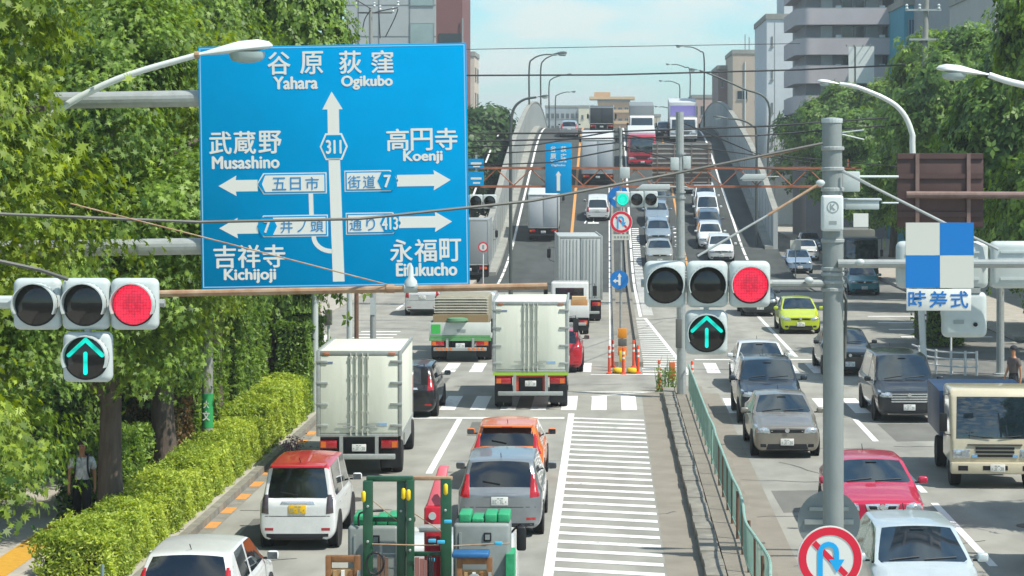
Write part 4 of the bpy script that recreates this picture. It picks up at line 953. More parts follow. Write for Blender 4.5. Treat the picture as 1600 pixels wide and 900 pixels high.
# signals seen from behind on the right arm
sb = thing('traffic_signal', 'white three lamp signal seen from behind on the right arm, behind the four square board', 'traffic light', P(1510, 414, 17.75)); k = 17.75 / F
for i in range(3): unit(sb, (i - 1) * 73 * k, 0, 73 * k, 74 * k, None, back=True)
unit(sb, -2 * k, -78 * k, 72 * k, 72 * k, None, back=True)
for i in range(3):
    x = (i - 1) * 73 * k
    for zz in (20, -22): MB().box(x - 20 * k, x + 20 * k, -.012, 0.004, zz * k - .008, zz * k + .008).build('back_rib', M_house, sb)
MB().box(-20 * k, -4 * k, -.006, .004, -92 * k, -86 * k).build('maker_plate', M_mark, sb); MB().lathe([(.017, -.012), (.017, .004)], 12, 'y', (14 * k, 0, -93 * k)).build('cable_gland', M_black, sb)
MB().box(-22 * k, 22 * k, .0, .05, -44 * k, -36 * k).build('hanger', M_grey, sb)
# brown sign back
YB = 40.0; k = YB / F; br = thing('reversed_road_sign', 'brown back of a square road sign with steel ribs, in front of the right trees', 'road sign', P(1469, 297, YB))
M_brown = mat('brown_sign_back_paint', '#4a3634', .6, color2='#57403c', vscale=2); M_rib = mat('weathered_brown_rib', '#6e5850', .6, color2='#85706a', vscale=6)
MB().box(-67.5 * k, 67.5 * k, 0, .03, -57.5 * k, 57.5 * k).build('sign_plate', M_brown, br, bev=.005)
for x in (-36, 44): MB().box((x - 3) * k, (x + 3) * k, -.05, -.001, -57 * k, 57 * k).build('upright_rib', M_rib, br)
for z in (53, 22, -38): MB().box(-67 * k, 67 * k, -.028, -.0005, (z - 4) * k, (z + 4) * k).build('cross_rib', M_brown, br)
MB().tube([(-54 * k, -.09, -7 * k), (420 * k, -.09, -9 * k)], 5.5 * k, 12).build('support_pipe', M_rib, br)
MB().tube([(400 * k, -.09, 60 * k), (400 * k, -.09, -7.05 - P(0, 297, YB).z + 7.0)], .12, 14).build('mast', M_rib, br)

# ------------------------------------------------------------------ street lamps
M_lamp = mat('white_lamp_enamel', '#d8dedb', .35, coat=.3, var=.05, vscale=6); M_lampg = mat('lamp_glass', '#9fb0ad', .15, coat=.6); M_darkpole = mat('dark_grey_lamp_paint', '#4c5452', .5, var=.1)
def head(root_, tip, dirx, Ln, m_shell, m_glass, fat=.5):
    """cobra head from its arm end 'tip' pointing along dirx (+1/-1), length Ln"""
    sec = [(0, .10), (.12, .16), (.3, .30), (.55, .46), (.8, .44), (.95, .26), (1.0, .06)]; vs = []; n = 12
    rise = .12
    for t_, w_ in sec:
        for j in range(n):
            a = 2 * math.pi * j / n; zz = math.sin(a); vs.append((tip.x + dirx * t_ * Ln, tip.y + math.cos(a) * w_ * Ln * fat * .55, tip.z + t_ * Ln * rise + (zz * w_ * Ln * .26 if zz > 0 else zz * w_ * Ln * .10)))
    fs = [(i * n + j, i * n + (j + 1) % n, (i + 1) * n + (j + 1) % n, (i + 1) * n + j) for i in range(len(sec) - 1) for j in range(n)] + [tuple(range(n)), tuple((len(sec) - 1) * n + j for j in range(n))]
    h = MB().add(vs, fs).build('lamp_head', m_shell, root_, smooth=True)
    c = Vector((tip.x + dirx * .66 * Ln, tip.y, tip.z + .02 * Ln)); gv = []
    for q, (rr, zz) in enumerate(((1, 0.02), (.97, -.05), (.8, -.10), (.4, -.125), (.02, -.13))):
        for j in range(16): a = 2 * math.pi * j / 16; gv.append((c.x + math.cos(a) * rr * Ln * .24, c.y + math.sin(a) * rr * Ln * .13, c.z + zz * Ln))
    MB().add(gv, [(i * 16 + j, i * 16 + (j + 1) % 16, (i + 1) * 16 + (j + 1) % 16, (i + 1) * 16 + j) for i in range(4) for j in range(16)] + [tuple(64 + j for j in range(16))]).build('lamp_glass', m_glass, h, smooth=True)
def lamp(label, arm, Y, r, hx, hl, m=M_lamp, base_z=0.0, group=None, rust=False, bx=None):
    """arm: photo pixels from the mast foot side to the head; hl head length in px, hx direction"""
    p0 = P(*arm[0], Y); b = Vector((p0.x if bx is None else bx, Y, base_z)); root = thing('street_lamp', label, 'street lamp', b, 0, group)
    pts = smooth_path([b - b] + [P(*q, Y) - b for q in arm], 6); n = len(pts)
    MB().tube(pts, [r * (1.35 - .55 * i / (n - 1)) for i in range(n)], 10).build('lamp_post', m, root, smooth=True)
    if rust: MB().lathe([(r * .95, -.03), (r * 1.0, .03)], 12, 'x', pts[-1]).build('rusty_collar', M_rust, root)
    MB().lathe([(r * 2.2, 0), (r * 2.2, .05), (r * 1.7, .08), (r * 1.5, .5)], 12, 'z').build('base_flange', m, root)
    head(root, pts[-1], hx, hl * Y / F, M_lamp if m is M_lamp else M_darkpole, M_lampg)
    return root
lamp('white street lamp arching in front of the upper left corner of the big blue sign', [(-40, 420), (10, 255), (78, 182), (180, 125), (308, 86)], 29.0, .048, 1, 118, rust=True, bx=-8.6)
lamp('white street lamp curving out of the right trees beside the utility pole', [(1427, 260), (1424, 205), (1400, 165), (1345, 138), (1312, 131)], 76, .085, -1, 35, bx=10.75)
lamp('white street lamp at the right edge of the photo, its post out of view', [(1947, 420), (1940, 270), (1890, 205), (1770, 165), (1600, 133), (1545, 117)], 40, .07, -1, 82)
for px, arm, hx, hl, nm in ((827, [(827, 170), (827, 105), (833, 92), (847, 86), (862, 85)], 1, 24, 'left'), (845, [(845, 165), (845, 108), (850, 94), (862, 87), (870, 86)], 1, 16, ''), (858, [(858, 180), (858, 133), (863, 123), (876, 118), (882, 117)], 1, 11, ''), (868, [(868, 200), (868, 155), (872, 148), (884, 144), (890, 144)], 1, 10, ''),
                            (1100, [(1100, 160), (1100, 90), (1094, 80), (1082, 74), (1069, 73)], -1, 14, ''), (1078, [(1078, 170), (1078, 112), (1070, 105), (1058, 101), (1049, 101)], -1, 9, ''), (1062, [(1062, 170), (1062, 136), (1057, 130), (1048, 127), (1038, 127)], -1, 9, ''), (1050, [(1050, 185), (1049, 175), (1044, 169), (1036, 167), (1030, 167)], -1, 8, '')):
    Y = abs((-7.5 if hx > 0 else 10.9) * F / (px - VX)); Y = min(Y, 330)
    names = {827: 'tallest dark lamp on the left flyover wall, nearest of its row', 845: 'dark lamp on the left flyover wall, second of its row from the near end', 858: 'dark lamp on the left flyover wall, third of its row from the near end', 868: 'small far dark lamp ending the row on the left flyover wall',
             1100: 'tallest dark lamp on the right flyover wall, nearest of its row', 1078: 'dark lamp on the right flyover wall, second of its row from the near end', 1062: 'dark lamp on the right flyover wall, third of its row from the near end', 1050: 'small far dark lamp ending the row on the right flyover wall'}
    lamp(names[px], arm, Y, .075, hx, hl, M_darkpole, zr(Y) - .2, 'lamps along the flyover walls')
lamp('dark street lamp left of the flyover wall with a wide curved arm', [(798, 260), (798, 200), (803, 170), (818, 156), (838, 152)], 120, .075, 1, 20, M_darkpole)
lamp('brown street lamp right of the flyover wall in front of the trees', [(1182, 300), (1182, 210), (1176, 197), (1160, 188), (1138, 185)], 150, .075, -1, 24, M_darkpole)
lamp('dark lamp head reaching in from behind the beige building on the right', [(1200, 240), (1200, 160), (1160, 138), (1115, 118), (1093, 110)], 170, .075, -1, 17, M_darkpole)

# ------------------------------------------------------------------ gantry with signs across the ramp foot
YG = 112.0; k = YG / F
g = thing('truss_gantry', 'orange steel truss gantry spanning the road at the foot of the flyover', 'gantry', P(735, 277, YG)); o = Vector(g.location)
x0, x1 = (640 - 735) * k, (1345 - 735) * k; zt_, zb_ = .46, -.46
for z, nm in ((zt_, 'top_chord'), (zb_, 'bottom_chord')): MB().box(x0, x1, -.055, .055, z - .06, z + .06).build(nm, M_orange, g)
MB().box(x0, x1, .65, .75, zt_ - .05, zt_ + .05).build('top_chord', M_orange, g); MB().box(x0, x1, .65, .75, zb_ - .05, zb_ + .05).build('bottom_chord', M_orange, g)
n = 26
for i in range(n):
    a, b = x0 + (x1 - x0) * i / n, x0 + (x1 - x0) * (i + 1) / n; up = i % 2 == 0
    MB().tube([(a, 0, zb_ + .05 if up else zt_ - .05), (b, 0, zt_ - .05 if up else zb_ + .05)], .032, 6).build('truss_brace', M_orange, g)
    MB().tube([(a, .0, zt_), (a, .7, zt_)], .025, 6).build('cross_tie', M_orange, g)
for x in (x0 + 1.4, (1302 - 735) * k): MB().tube([(x, .35, 1.0), (x, .35, -o.z)], .17, 12).build('gantry_leg', M_orange, g)
for x in ((1307 - 735) * k, (1325 - 735) * k): MB().box(x - .04, x + .04, -.04, .04, zt_, zt_ + .45).build('stub_post', M_orange, g)
bs = thing('direction_sign', 'narrow blue sign with an up arrow hung on the gantry over the left ramp lanes', 'road sign', P(872.5, 262, YG - .15)); sbd = MB().box(-20.5 * k, 20.5 * k, 0, .05, -40 * k, 39 * k).build('sign_board', M_blue, bs, bev=.01)
for ch, x, y, s_ in (('谷', -8, 29, 9), ('荻', 8, 29, 9), ('原', -8, 17.5, 9), ('窪', 8, 17.5, 9)): text(ch, (x - s_ / 2) * k, (x + s_ / 2) * k, (y - s_ / 2) * k, (y + s_ / 2) * k, -.004, 'sign_lettering', M_signw, sbd, .02)
text('Yahara', -13 * k, 13 * k, 8.5 * k, 11.5 * k, -.004, 'sign_lettering', M_signw, sbd, .02); text('Ogikubo', -11 * k, 11 * k, 1.5 * k, 5.5 * k, -.004, 'sign_lettering', M_signw, sbd, .02)
MB().prism([(x * k, -.004, z * k) for x, z in ((-2.6, -36), (2.6, -36), (2.6, -12), (4.5, -12), (0, -5), (-4.5, -12), (-2.6, -12))], (0, .003, 0)).build('arrow', M_signw, sbd)
MB().box(-18 * k, 18 * k, .052, .3, 12 * k - .06, 12 * k + .06).build('sign_bracket', M_steel, bs)
M_taupe = mat('taupe_sign_back', '#8b8078', .6, color2='#776d66', vscale=.9)
s2 = thing('reversed_road_sign', 'wide taupe back of an overhead sign with many steel ribs on the gantry', 'road sign', P(1066, 256, YG + .9)); MB().box(-47 * k, 46 * k, 0, .06, -33 * k, 33 * k).build('sign_plate', M_taupe, s2)
for i in range(9): MB().box(-47 * k, 46 * k, -.05, -.001, (-30 + 7.5 * i) * k, (-28.3 + 7.5 * i) * k).build('cross_rib', M_steel, s2)
for i in range(4): MB().box((-40 + 27 * i) * k, (-38.2 + 27 * i) * k, -.085, -.052, -33 * k, 33 * k).build('upright_rib', M_taupe, s2)
for (a, b, y0, y1, nm, lab) in ((735, 753, 248, 263, '', 'small blue direction sign peeping out beside the big blue sign, upper of two'), (735, 753, 268, 290, '', 'small blue direction sign peeping out beside the big blue sign, lower of two')):
    c = P((a + b) / 2, (y0 + y1) / 2, YG - .2); ss = thing('direction_sign', lab, 'road sign', c); w_, h_ = 12 * k, (y1 - y0) / 2 * k; bb = MB().box(-w_, w_, 0, .04, -h_, h_).build('sign_board', M_blue, ss)
    MB().box(-w_ * .7, w_ * .7, -.004, -.001, -.05, .06).build('sign_marking', M_signw, bb); MB().box(-w_ * .4, w_ * .5, -.004, -.001, -h_ * .75, -h_ * .5).build('sign_marking', M_signw, bb)
    MB().box(-.05, .05, .042, .2, -h_, h_ + .3).build('sign_bracket', M_steel, ss)
# island pole with sign column, and grey pole holding the far signal
def round_post(label, name, c_px, Y, r_px, ground_z=0.0, top=None, kind='keep'):
    pass
ip = thing('sign_post', 'slim grey post on the island carrying the no U-turn sign and a white plate', 'post', G(970, 575)); o = Vector(ip.location); Yi = o.y
MB().tube([(0, 0, 0), P(970, 200, Yi) - o], .05, 10).build('post', M_steel, ip); a = P(975, 270, Yi) - o
MB().box(a.x - .15, a.x + .2, -.18, -.05, a.z - .2, a.z + .2).build('post_box', M_house, ip, bev=.02)
a = P(970.5, 370.5, Yi) - o; pp = MB().box(a.x - .33, a.x + .33, -.07, -.05, a.z - .1, a.z + .1).build('white_plate', M_pale, ip); 
for i in range(5): MB().box(a.x - .25 + i * .11, a.x - .18 + i * .11, -.074, -.0705, a.z - .04, a.z + .04).build('plate_mark', M_mark, pp)
for py, lab in ((437, 'round blue sign with white turn arrows low on the island post'), (308, 'round blue sign peeping out behind the far green signal')):
    s = thing('mandatory_direction_sign', lab, 'road sign', P(967.5 if py == 437 else 967, py, Yi - .12 if py == 437 else Yi + .3)); r_ = 14.5 * Yi / F if py == 437 else 17 * Yi / F
    b = disc(s, r_, 0, M_bl3, 'sign_disc', th=.02)
    u = MB(); u.box(-.03, .05, -.006, -.001, -.2, .1); u.prism([(x, -.006, z) for x, z in ((-.07, .1), (.09, .1), (.01, .24))], (0, .004, 0)); u.box(-.12, -.03, -.006, -.001, -.08, -.01); u.prism([(x, -.006, z) for x, z in ((-.12, -.13), (-.12, .04), (-.23, -.045))], (0, .004, 0)); u.build('arrow', M_signw, b)
gp = thing('signal_pole', 'pale grey pole on the median whose arm holds the far green signal', 'pole', G(1065, 622)); o = Vector(gp.location); Yp = o.y
MB().tube([(0, 0, 0), P(1062, 175, Yp) - o], [.15, .125], 14).build('mast', M_grey, gp)
MB().tube([P(1064, 308, Yp) - o, P(1027, 308, 77.5) - o], .04, 8).build('signal_arm', M_grey, gp)
for px, py, w_, h_ in ((1054, 256, .13, .2), (1073, 254, .12, .2)): a = P(px, py, Yp) - o; MB().box(a.x - w_, a.x + w_, -.14, .1, a.z - h_, a.z + h_).build('pole_box', M_house, gp, bev=.02)
a = P(1064, 520, Yp) - o; MB().box(a.x - .17, a.x + .02, -.28, -.14, a.z - .45, a.z + .45).build('control_cabinet', M_wireg, gp, bev=.02)
for py in (240, 300, 309, 402): MB().lathe([(.16, -.03), (.16, .03)], 14, 'z', P(1063.5, py, Yp) - o).build('pole_band', M_steel, gp)
# detector boxes on arms right of the pole
for px, py, w_, lab in ((1020, 292, 27, 'white traffic detector box under the gantry above the silver cars'), (1176, 276, 20, 'white traffic detector box on the right end of the gantry')):
    s = thing('traffic_detector', lab, 'detector', P(px, py, 90 if px < 1100 else YG - .3)); q = s.location.y / F
    MB().prism([(-w_ * q, 0, -4 * q), (w_ * q, 0, -4 * q), (w_ * q, 0, 4 * q), (-w_ * .6 * q, 0, 4 * q)], (0, .4, 0)).build('detector_housing', M_house, s, bev=.02); MB().tube([(w_ * q, .2, 0), (w_ * q + .7, .2, 0)], .03, 6).build('detector_arm', M_steel, s)
    MB().box(-w_ * .8 * q, w_ * .8 * q, .0, .3, -7 * q, -4.2 * q).build('detector_underside', M_grey, s)
# ------------------------------------------------------------------ utility pole, right
up = thing('utility_pole', 'concrete utility pole with crossarms and cable tangles among the right trees', 'utility pole', G(1441, 471)); o = Vector(up.location); Yu = o.y
o = Vector(up.location); MB().tube([(0, 0, 0), P(1441, 240, Yu) - o, P(1448, -40, Yu) - o], [.24, .2, .14], 14).build('pole', M_conc, up, smooth=True)
for py, a, b in ((16, 1414, 1470), (62, 1420, 1465)): MB().box((P(a, py, Yu) - o).x, (P(b, py, Yu) - o).x, -.25, -.15, (P(0, py, Yu) - o).z - .05, (P(0, py, Yu) - o).z + .05).build('crossarm', M_steel, up)
for px in (1416, 1436, 1466): MB().lathe([(.05, 0), (.09, .08), (.05, .16), (.09, .24), (.03, .32)], 10, 'z', P(px, 16, Yu) - o + Vector((0, -.2, 0))).build('insulator', M_house, up)
for py in (65, 100, 150, 190): MB().lathe([(.23, -.06), (.23, .06)], 12, 'z', P(1443, py, Yu) - o).build('pole_band', M_wireg, up)
MB().tube([P(1447, 95, Yu - .4) - o, P(1450, 125, Yu - .5) - o, P(1460, 140, Yu - .4) - o, P(1465, 120, Yu - .4) - o, P(1452, 105, Yu - .4) - o], .05, 6).build('cable_coil', M_wire, up)
# ------------------------------------------------------------------ long cables
for lab, pts, r in (('upper black power cable crossing the whole sky to the utility pole', [(700, 118, 120), (950, 117, 120), (1250, 109, 120), (1442, 100, 116)], .05),
                    ('faint thin cable high across the sky', [(690, 78, 170), (950, 73, 170), (1250, 68, 170)], .03),
                    ('black cable just above the flyover crest, left to right', [(700, 209, 100), (900, 208, 100), (1200, 197, 100), (1442, 180, 110), (1620, 160, 110)], .045),
                    ('sagging black cable above the gantry, lower of the pair', [(700, 222, 100), (900, 217, 100), (1180, 212, 100), (1440, 192, 110)], .04),
                    ('black cable dropping from the left trees to the island post', [(690, 232, 96), (840, 226, 94), (960, 205, 80)], .03),
                    ('black cable running just over the narrow blue sign', [(690, 243, 96), (850, 236, 95), (970, 222, 80)], .03),
                    ('black cable crossing the narrow blue sign at its middle', [(690, 260, 96), (860, 254, 95), (972, 232, 80)], .03),
                    ('thin cable sagging from island post towards the right gantry end', [(973, 210, 79), (1100, 232, 90), (1330, 262, 100)], .025),
                    ('thin cable from island post past the wide sign back', [(973, 228, 79), (1080, 258, 85), (1180, 262, 100), (1300, 270, 100)], .025),
                    ('thin cable fanning right from the grey pole top', [(1063, 190, 71), (1180, 240, 90), (1420, 262, 100)], .025)):
    cable(lab, pts, r)
# ------------------------------------------------------------------ foliage
def leaf_tpl(kind):
    if kind == 'maple':       # five pointed lobes
        ang = [(-90, .18), (-60, .50), (-28, .30), (5, .95), (32, .38), (62, .95), (77, .40), (90, 1.15), (103, .40), (118, .95), (148, .38), (175, .95), (208, .30), (240, .50)]
        v = [(math.cos(R(a)) * r, math.sin(R(a)) * r, -.16 * r * r) for a, r in ang]
        return np.array(v) * .5, [tuple(range(len(v)))]
    if kind == 'blade': return np.array([(0, -.5, 0), (.2, -.05, -.06), (0, .5, -.1), (-.2, -.05, -.06)]), [(0, 1, 2, 3)]
    if kind == 'spray':       # a twig with five leaves, for trees farther away
        vs, fs = [], []
        for a, d, s in ((0, .30, .5), (70, .2, .42), (-70, .2, .42), (150, .26, .45), (-150, .26, .45)):
            c, q = math.cos(R(a)), math.sin(R(a)); n = len(vs)
            for x, y, z in ((0, 0, 0), (.22, .3, -.04), (0, .75, -.14), (-.22, .3, -.04)): X, Y2 = x * s * 1.3, y * s * 1.3 + d * .2; vs.append((X * c - Y2 * q, X * q + Y2 * c, z * s))
            fs.append((n, n + 1, n + 2, n + 3))
        return np.array(vs), fs
def leaves_mesh(name, pts, nrm, size, kind, m, rs=NR, svar=.5):
    tv, tf = leaf_tpl(kind); N = len(pts); k = len(tv)
    n = nrm / np.maximum(np.linalg.norm(nrm, axis=1, keepdims=True), 1e-6)
    t = rs.normal(size=(N, 3)); t -= (t * n).sum(1, keepdims=True) * n; t /= np.maximum(np.linalg.norm(t, axis=1, keepdims=True), 1e-6); b = np.cross(n, t)
    s = size * (1 + svar * rs.uniform(-1, 1, (N, 1)))
    V = pts[:, None, :] + (t[:, None, :] * tv[None, :, 0:1] + b[:, None, :] * tv[None, :, 1:2] + n[:, None, :] * tv[None, :, 2:3]) * s[:, None, :]
    V = V.reshape(-1, 3).astype(np.float32)
    lens = [len(f) for f in tf]; L1 = sum(lens); flat = np.array([i for f in tf for i in f])
    loops = (flat[None, :] + (np.arange(N) * k)[:, None]).reshape(-1).astype(np.int32)
    st_ = np.cumsum([0] + lens[:-1]); starts = (st_[None, :] + (np.arange(N) * L1)[:, None]).reshape(-1).astype(np.int32); tot = np.tile(np.array(lens), N).astype(np.int32)
    me = bpy.data.meshes.new(name); me.vertices.add(len(V)); me.vertices.foreach_set('co', V.reshape(-1)); me.loops.add(len(loops)); me.loops.foreach_set('vertex_index', loops)
    me.polygons.add(len(starts)); me.polygons.foreach_set('loop_start', starts); me.polygons.foreach_set('loop_total', tot); me.materials.append(m); me.update(calc_edges=True)
    return me
def crown_points(rs, lobes, nclump, per, cr, droop=.35):
    """leaf clumps spread through the outer shell of several ellipsoid lobes; gaps stay between them"""
    P_, N_ = [], []; w = np.array([l[3] * l[4] * l[5] for l in lobes]) ** (2 / 3); w /= w.sum()
    for _ in range(nclump):
        cx, cy, cz, rx, ry, rz = lobes[rs.choice(len(lobes), p=w)]
        d = rs.normal(size=3); d /= np.linalg.norm(d); d[2] = d[2] * .9 + .12; q = rs.uniform(.74, 1.06) if rs.rand() < .88 else rs.uniform(1.02, 1.16)
        c = np.array([cx + d[0] * rx * q, cy + d[1] * ry * q, cz + d[2] * rz * q]); n = int(per * rs.uniform(.6, 1.4)); R_ = cr * rs.uniform(.65, 1.35)
        g = rs.normal(size=(n, 3)) * np.array([1, 1, .55]) * R_ * .5
        out_ = np.array([d[0], d[1], d[2] * .5])
        g[:, 2] -= droop * ((g[:, :2] ** 2).sum(1)) / max(R_, .1); P_.append(c + g)
        N_.append(out_ * .8 + np.array([0, 0, .6]) + g * .25 / R_ + rs.normal(size=(n, 3)) * .36)
    return np.vstack(P_), np.vstack(N_)
M_bark = mat('grey_brown_bark', '#4b4038', .9, color2='#6b6056', vscale=7, bump=.8, bscale=18, streak=.25)
LM = {'bright': leaf_mat('bright_maple_leaves', '#2c4e12', '#9aae3c', .32), 'mid': leaf_mat('mid_green_leaves', '#264a18', '#8aa742', .33), 'dark': leaf_mat('dark_green_leaves', '#2a5020', '#7f9f48', .33), 'hedge': leaf_mat('yellow_green_hedge_leaves', '#58781c', '#bccb58', .34),
      'far': leaf_mat('far_green_leaves', '#24401e', '#4a6a30', .25), 'rusty': leaf_mat('rusty_shrub_leaves', '#3d4a1a', '#7c5a34', .25)}
def trunk_mesh(rs, h, r, limbs, reach, top):
    mb = MB(); mb.tube([(0, 0, -.1), (0, 0, .25), (.03 * h, .02, h * .5), (.0, .0, h), (.05, .05, top)], [r * 1.35, r, r * .85, r * .7, r * .15], 12)
    for i in range(limbs):
        a = 2 * math.pi * i / limbs + rs.uniform(-.4, .4); z = h * rs.uniform(.6, 1.05) + (top - h) * .5 * i / limbs; L = reach * rs.uniform(.6, 1)
        p = [Vector((0, 0, z)), Vector((math.cos(a) * L * .4, math.sin(a) * L * .4, z + L * .35)), Vector((math.cos(a) * L * .75, math.sin(a) * L * .75, z + L * .55)), Vector((math.cos(a) * L, math.sin(a) * L, z + L * .6))]
        mb.tube(smooth_path(p, 3), [r * .42 * (1 - .085 * q) for q in range(10)], 7)
    return mb
_proto = {}
def proto(key, seed, h, r, lobes, nclump, per, cr, leaf, kind, lm, limbs=7, reach=2.4, top=8.0):
    rs = np.random.RandomState(seed); p, n = crown_points(rs, lobes, nclump, per, cr)
    cm = leaves_mesh('crown', p, n, leaf, kind, LM[lm], rs); t = trunk_mesh(rs, h, r, limbs, reach, top).build('trunk', M_bark, smooth=True); tm = t.data; bpy.data.objects.remove(t); _proto[key] = (cm, tm)
def tree(key, label, x, y, rz=0.0, s=1.0, sz=1.0, group=None, z=0.0, name='street_tree', lm=None):
    o = thing(name, label, 'tree', (x, y, z), rz, group); o.scale = (s, s, s * sz)
    obj_from_mesh('trunk', _proto[key][1], o); obj_from_mesh('crown', _proto[key][0], o); return o
def lobes_round(rs, n, c, R_, rl, zmin=2.9):
    o = []
    for _ in range(n):
        d = rs.normal(size=3); d /= np.linalg.norm(d); q = rs.uniform(.45, .85); o.append((c[0] + d[0] * R_[0] * q, c[1] + d[1] * R_[1] * q, max(zmin, c[2] + d[2] * R_[2] * q), rl * rs.uniform(.75, 1.25), rl * rs.uniform(.75, 1.25), rl * rs.uniform(.7, 1.1)))
    return o
rs_ = np.random.RandomState(3)
proto('a', 11, 3.2, .30, lobes_round(rs_, 15, (0, 0, 5.9), (2.35, 2.35, 4.5), 1.12), 520, 130, .60, .15, 'maple', 'bright', 8, 2.6, 9.0)
proto('b', 12, 2.6, .27, lobes_round(rs_, 15, (0, 0, 5.6), (2.3, 2.3, 4.5), 1.1, 3.4), 520, 130, .58, .145, 'maple', 'mid', 8, 2.4, 8.6)
proto('c', 13, 2.4, .24, lobes_round(rs_, 16, (0, 0, 5.4), (2.25, 2.25, 4.4), 1.1), 760, 70, .6, .27, 'spray', 'mid', 8, 2.4, 8.4)
proto('d', 14, 3.0, .26, lobes_round(rs_, 13, (0, 0, 6.0), (2.7, 2.7, 3.5), 1.35), 460, 60, .7, .42, 'spray', 'dark', 8, 2.8, 8.6)
proto('e', 15, 3.0, .26, lobes_round(rs_, 12, (0, 0, 6.0), (2.7, 2.7, 3.4), 1.35), 460, 60, .7, .42, 'spray', 'mid', 8, 2.8, 8.6)
proto('f', 16, 3.0, .3, lobes_round(rs_, 10, (0, 0, 6.0), (3.2, 3.2, 3.0), 1.8), 240, 36, 1.1, .95, 'spray', 'far', 6, 2.8, 8.6)
# left row along the pavement
GL = 'trees lining the left pavement'
tree('a', 'nearest leafy tree with star shaped leaves filling the top left corner', -9.25, 27.5, .4, 1.0, 1.12, GL)
tree('b', 'leafy tree with a dark trunk at the bottom left edge of the photo', -9.9, 33.8, 2.6, .76, 1.35, GL)
tree('b', 'leafy tree whose thick bare trunk stands beside the walking person', -9.6, 43.3, 1.9, 1.0, 1.18, GL)
tree('a', 'tall light green tree between the blue sign and the left edge, behind the person', -9.95, 50.5, 3.0, 1.0, 1.2, GL)
tree('b', 'deep green tree seen just left of the big blue sign', -10.1, 57.5, 4.2, 1.0, 1.3, GL)
tree('c', 'tree behind the big blue sign whose crown shows above the sign', -9.9, 66.5, .8, 1.12, 1.45, GL)
tree('c', 'tree behind the left box truck, standing at the street corner', -11.6, 73.0, 2.1, .9, .95, GL)
tree('b', 'shaded tree deep behind the front row at the left edge', -14.2, 47.0, 5.0, 1.15, 1.3, GL)
tree('c', 'second row tree hidden behind the deep green tree', -15.5, 62.0, 3.3, 1.2, 1.4, GL)
tree('d', 'dark tree in the gap left of the grey building', -19.0, 80.0, 1.0, 1.25, 1.5, GL)
tree('d', 'dark tree beyond the side street behind the grey posts', -16.6, 96.0, 2.4, 1.0, .95, GL)
# right side
GR_ = 'trees lining the right pavement'
for i, (key, x, y, rz, s, sz, lab) in enumerate((('e', 18.4, 97, .3, 1.05, 1.2, 'bushy tree just right of the concrete utility pole'), ('d', 17.2, 109, 1.3, 1.1, 1.3, 'dark tree left of the concrete utility pole, behind the white lamp'), ('e', 17.3, 119, 2.2, 1.1, 1.36, 'tall bright topped tree behind the concrete utility pole'),
      ('d', 18.4, 132, 3.1, 1.05, 1.15, 'dark tree below the curved balconies'), ('d', 17.6, 150, 4.0, 1.05, 1.05, 'dark tree behind the parked cars on the right side road'), ('e', 21.0, 165, 5.0, 1.2, 1.15, 'tree at the foot of the tall white building'), ('d', 18.2, 182, .9, 1.2, 1.15, 'dark tree right of the flyover wall'), ('d', 22.0, 205, 1.4, 1.4, 1.15, 'far dark tree in front of the beige building'),
      ('e', 15.0, 72, 3.6, .95, 1.5, 'tree at the right edge with its crown reaching the top corner'), ('d', 16.6, 84, 5.2, 1.1, 1.15, 'dark tree behind the brown sign back'), ('d', 22.3, 92, 2.9, 1.3, 1.2, 'tree at the right edge behind the front row'))):
    tree(key, lab, x, y, rz, s, sz, GR_)
for x, y, lab in ((13.2, 44.5, 'tree just outside the right edge shading the lane, nearer of two'), (13.6, 37.5, 'tree just outside the right edge shading the lane, nearest')): tree('e', lab, x, y, x, .9, .95, GR_)
for i, (x, y, s, lab) in enumerate(((-13.0, 215, 1.25, 'far round tree left of the flyover crest'), (-16.5, 190, 1.15, 'far tree just right of the big blue sign'), (-12.0, 250, 1.1, 'small far tree touching the left flyover wall'), (-20.5, 230, 1.35, 'far tree behind the small blue signs'), (25.0, 240, 1.5, 'far tree between the flyover and the beige building'), (-13.5, 165, .8, 'low far tree beside the left flyover wall'), (-13.0, 140, .62, 'small tree at the corner behind the far left signal'))):
    tree('f', lab, x, y, i * 1.1, s, 1.0, 'far trees beyond the junction')
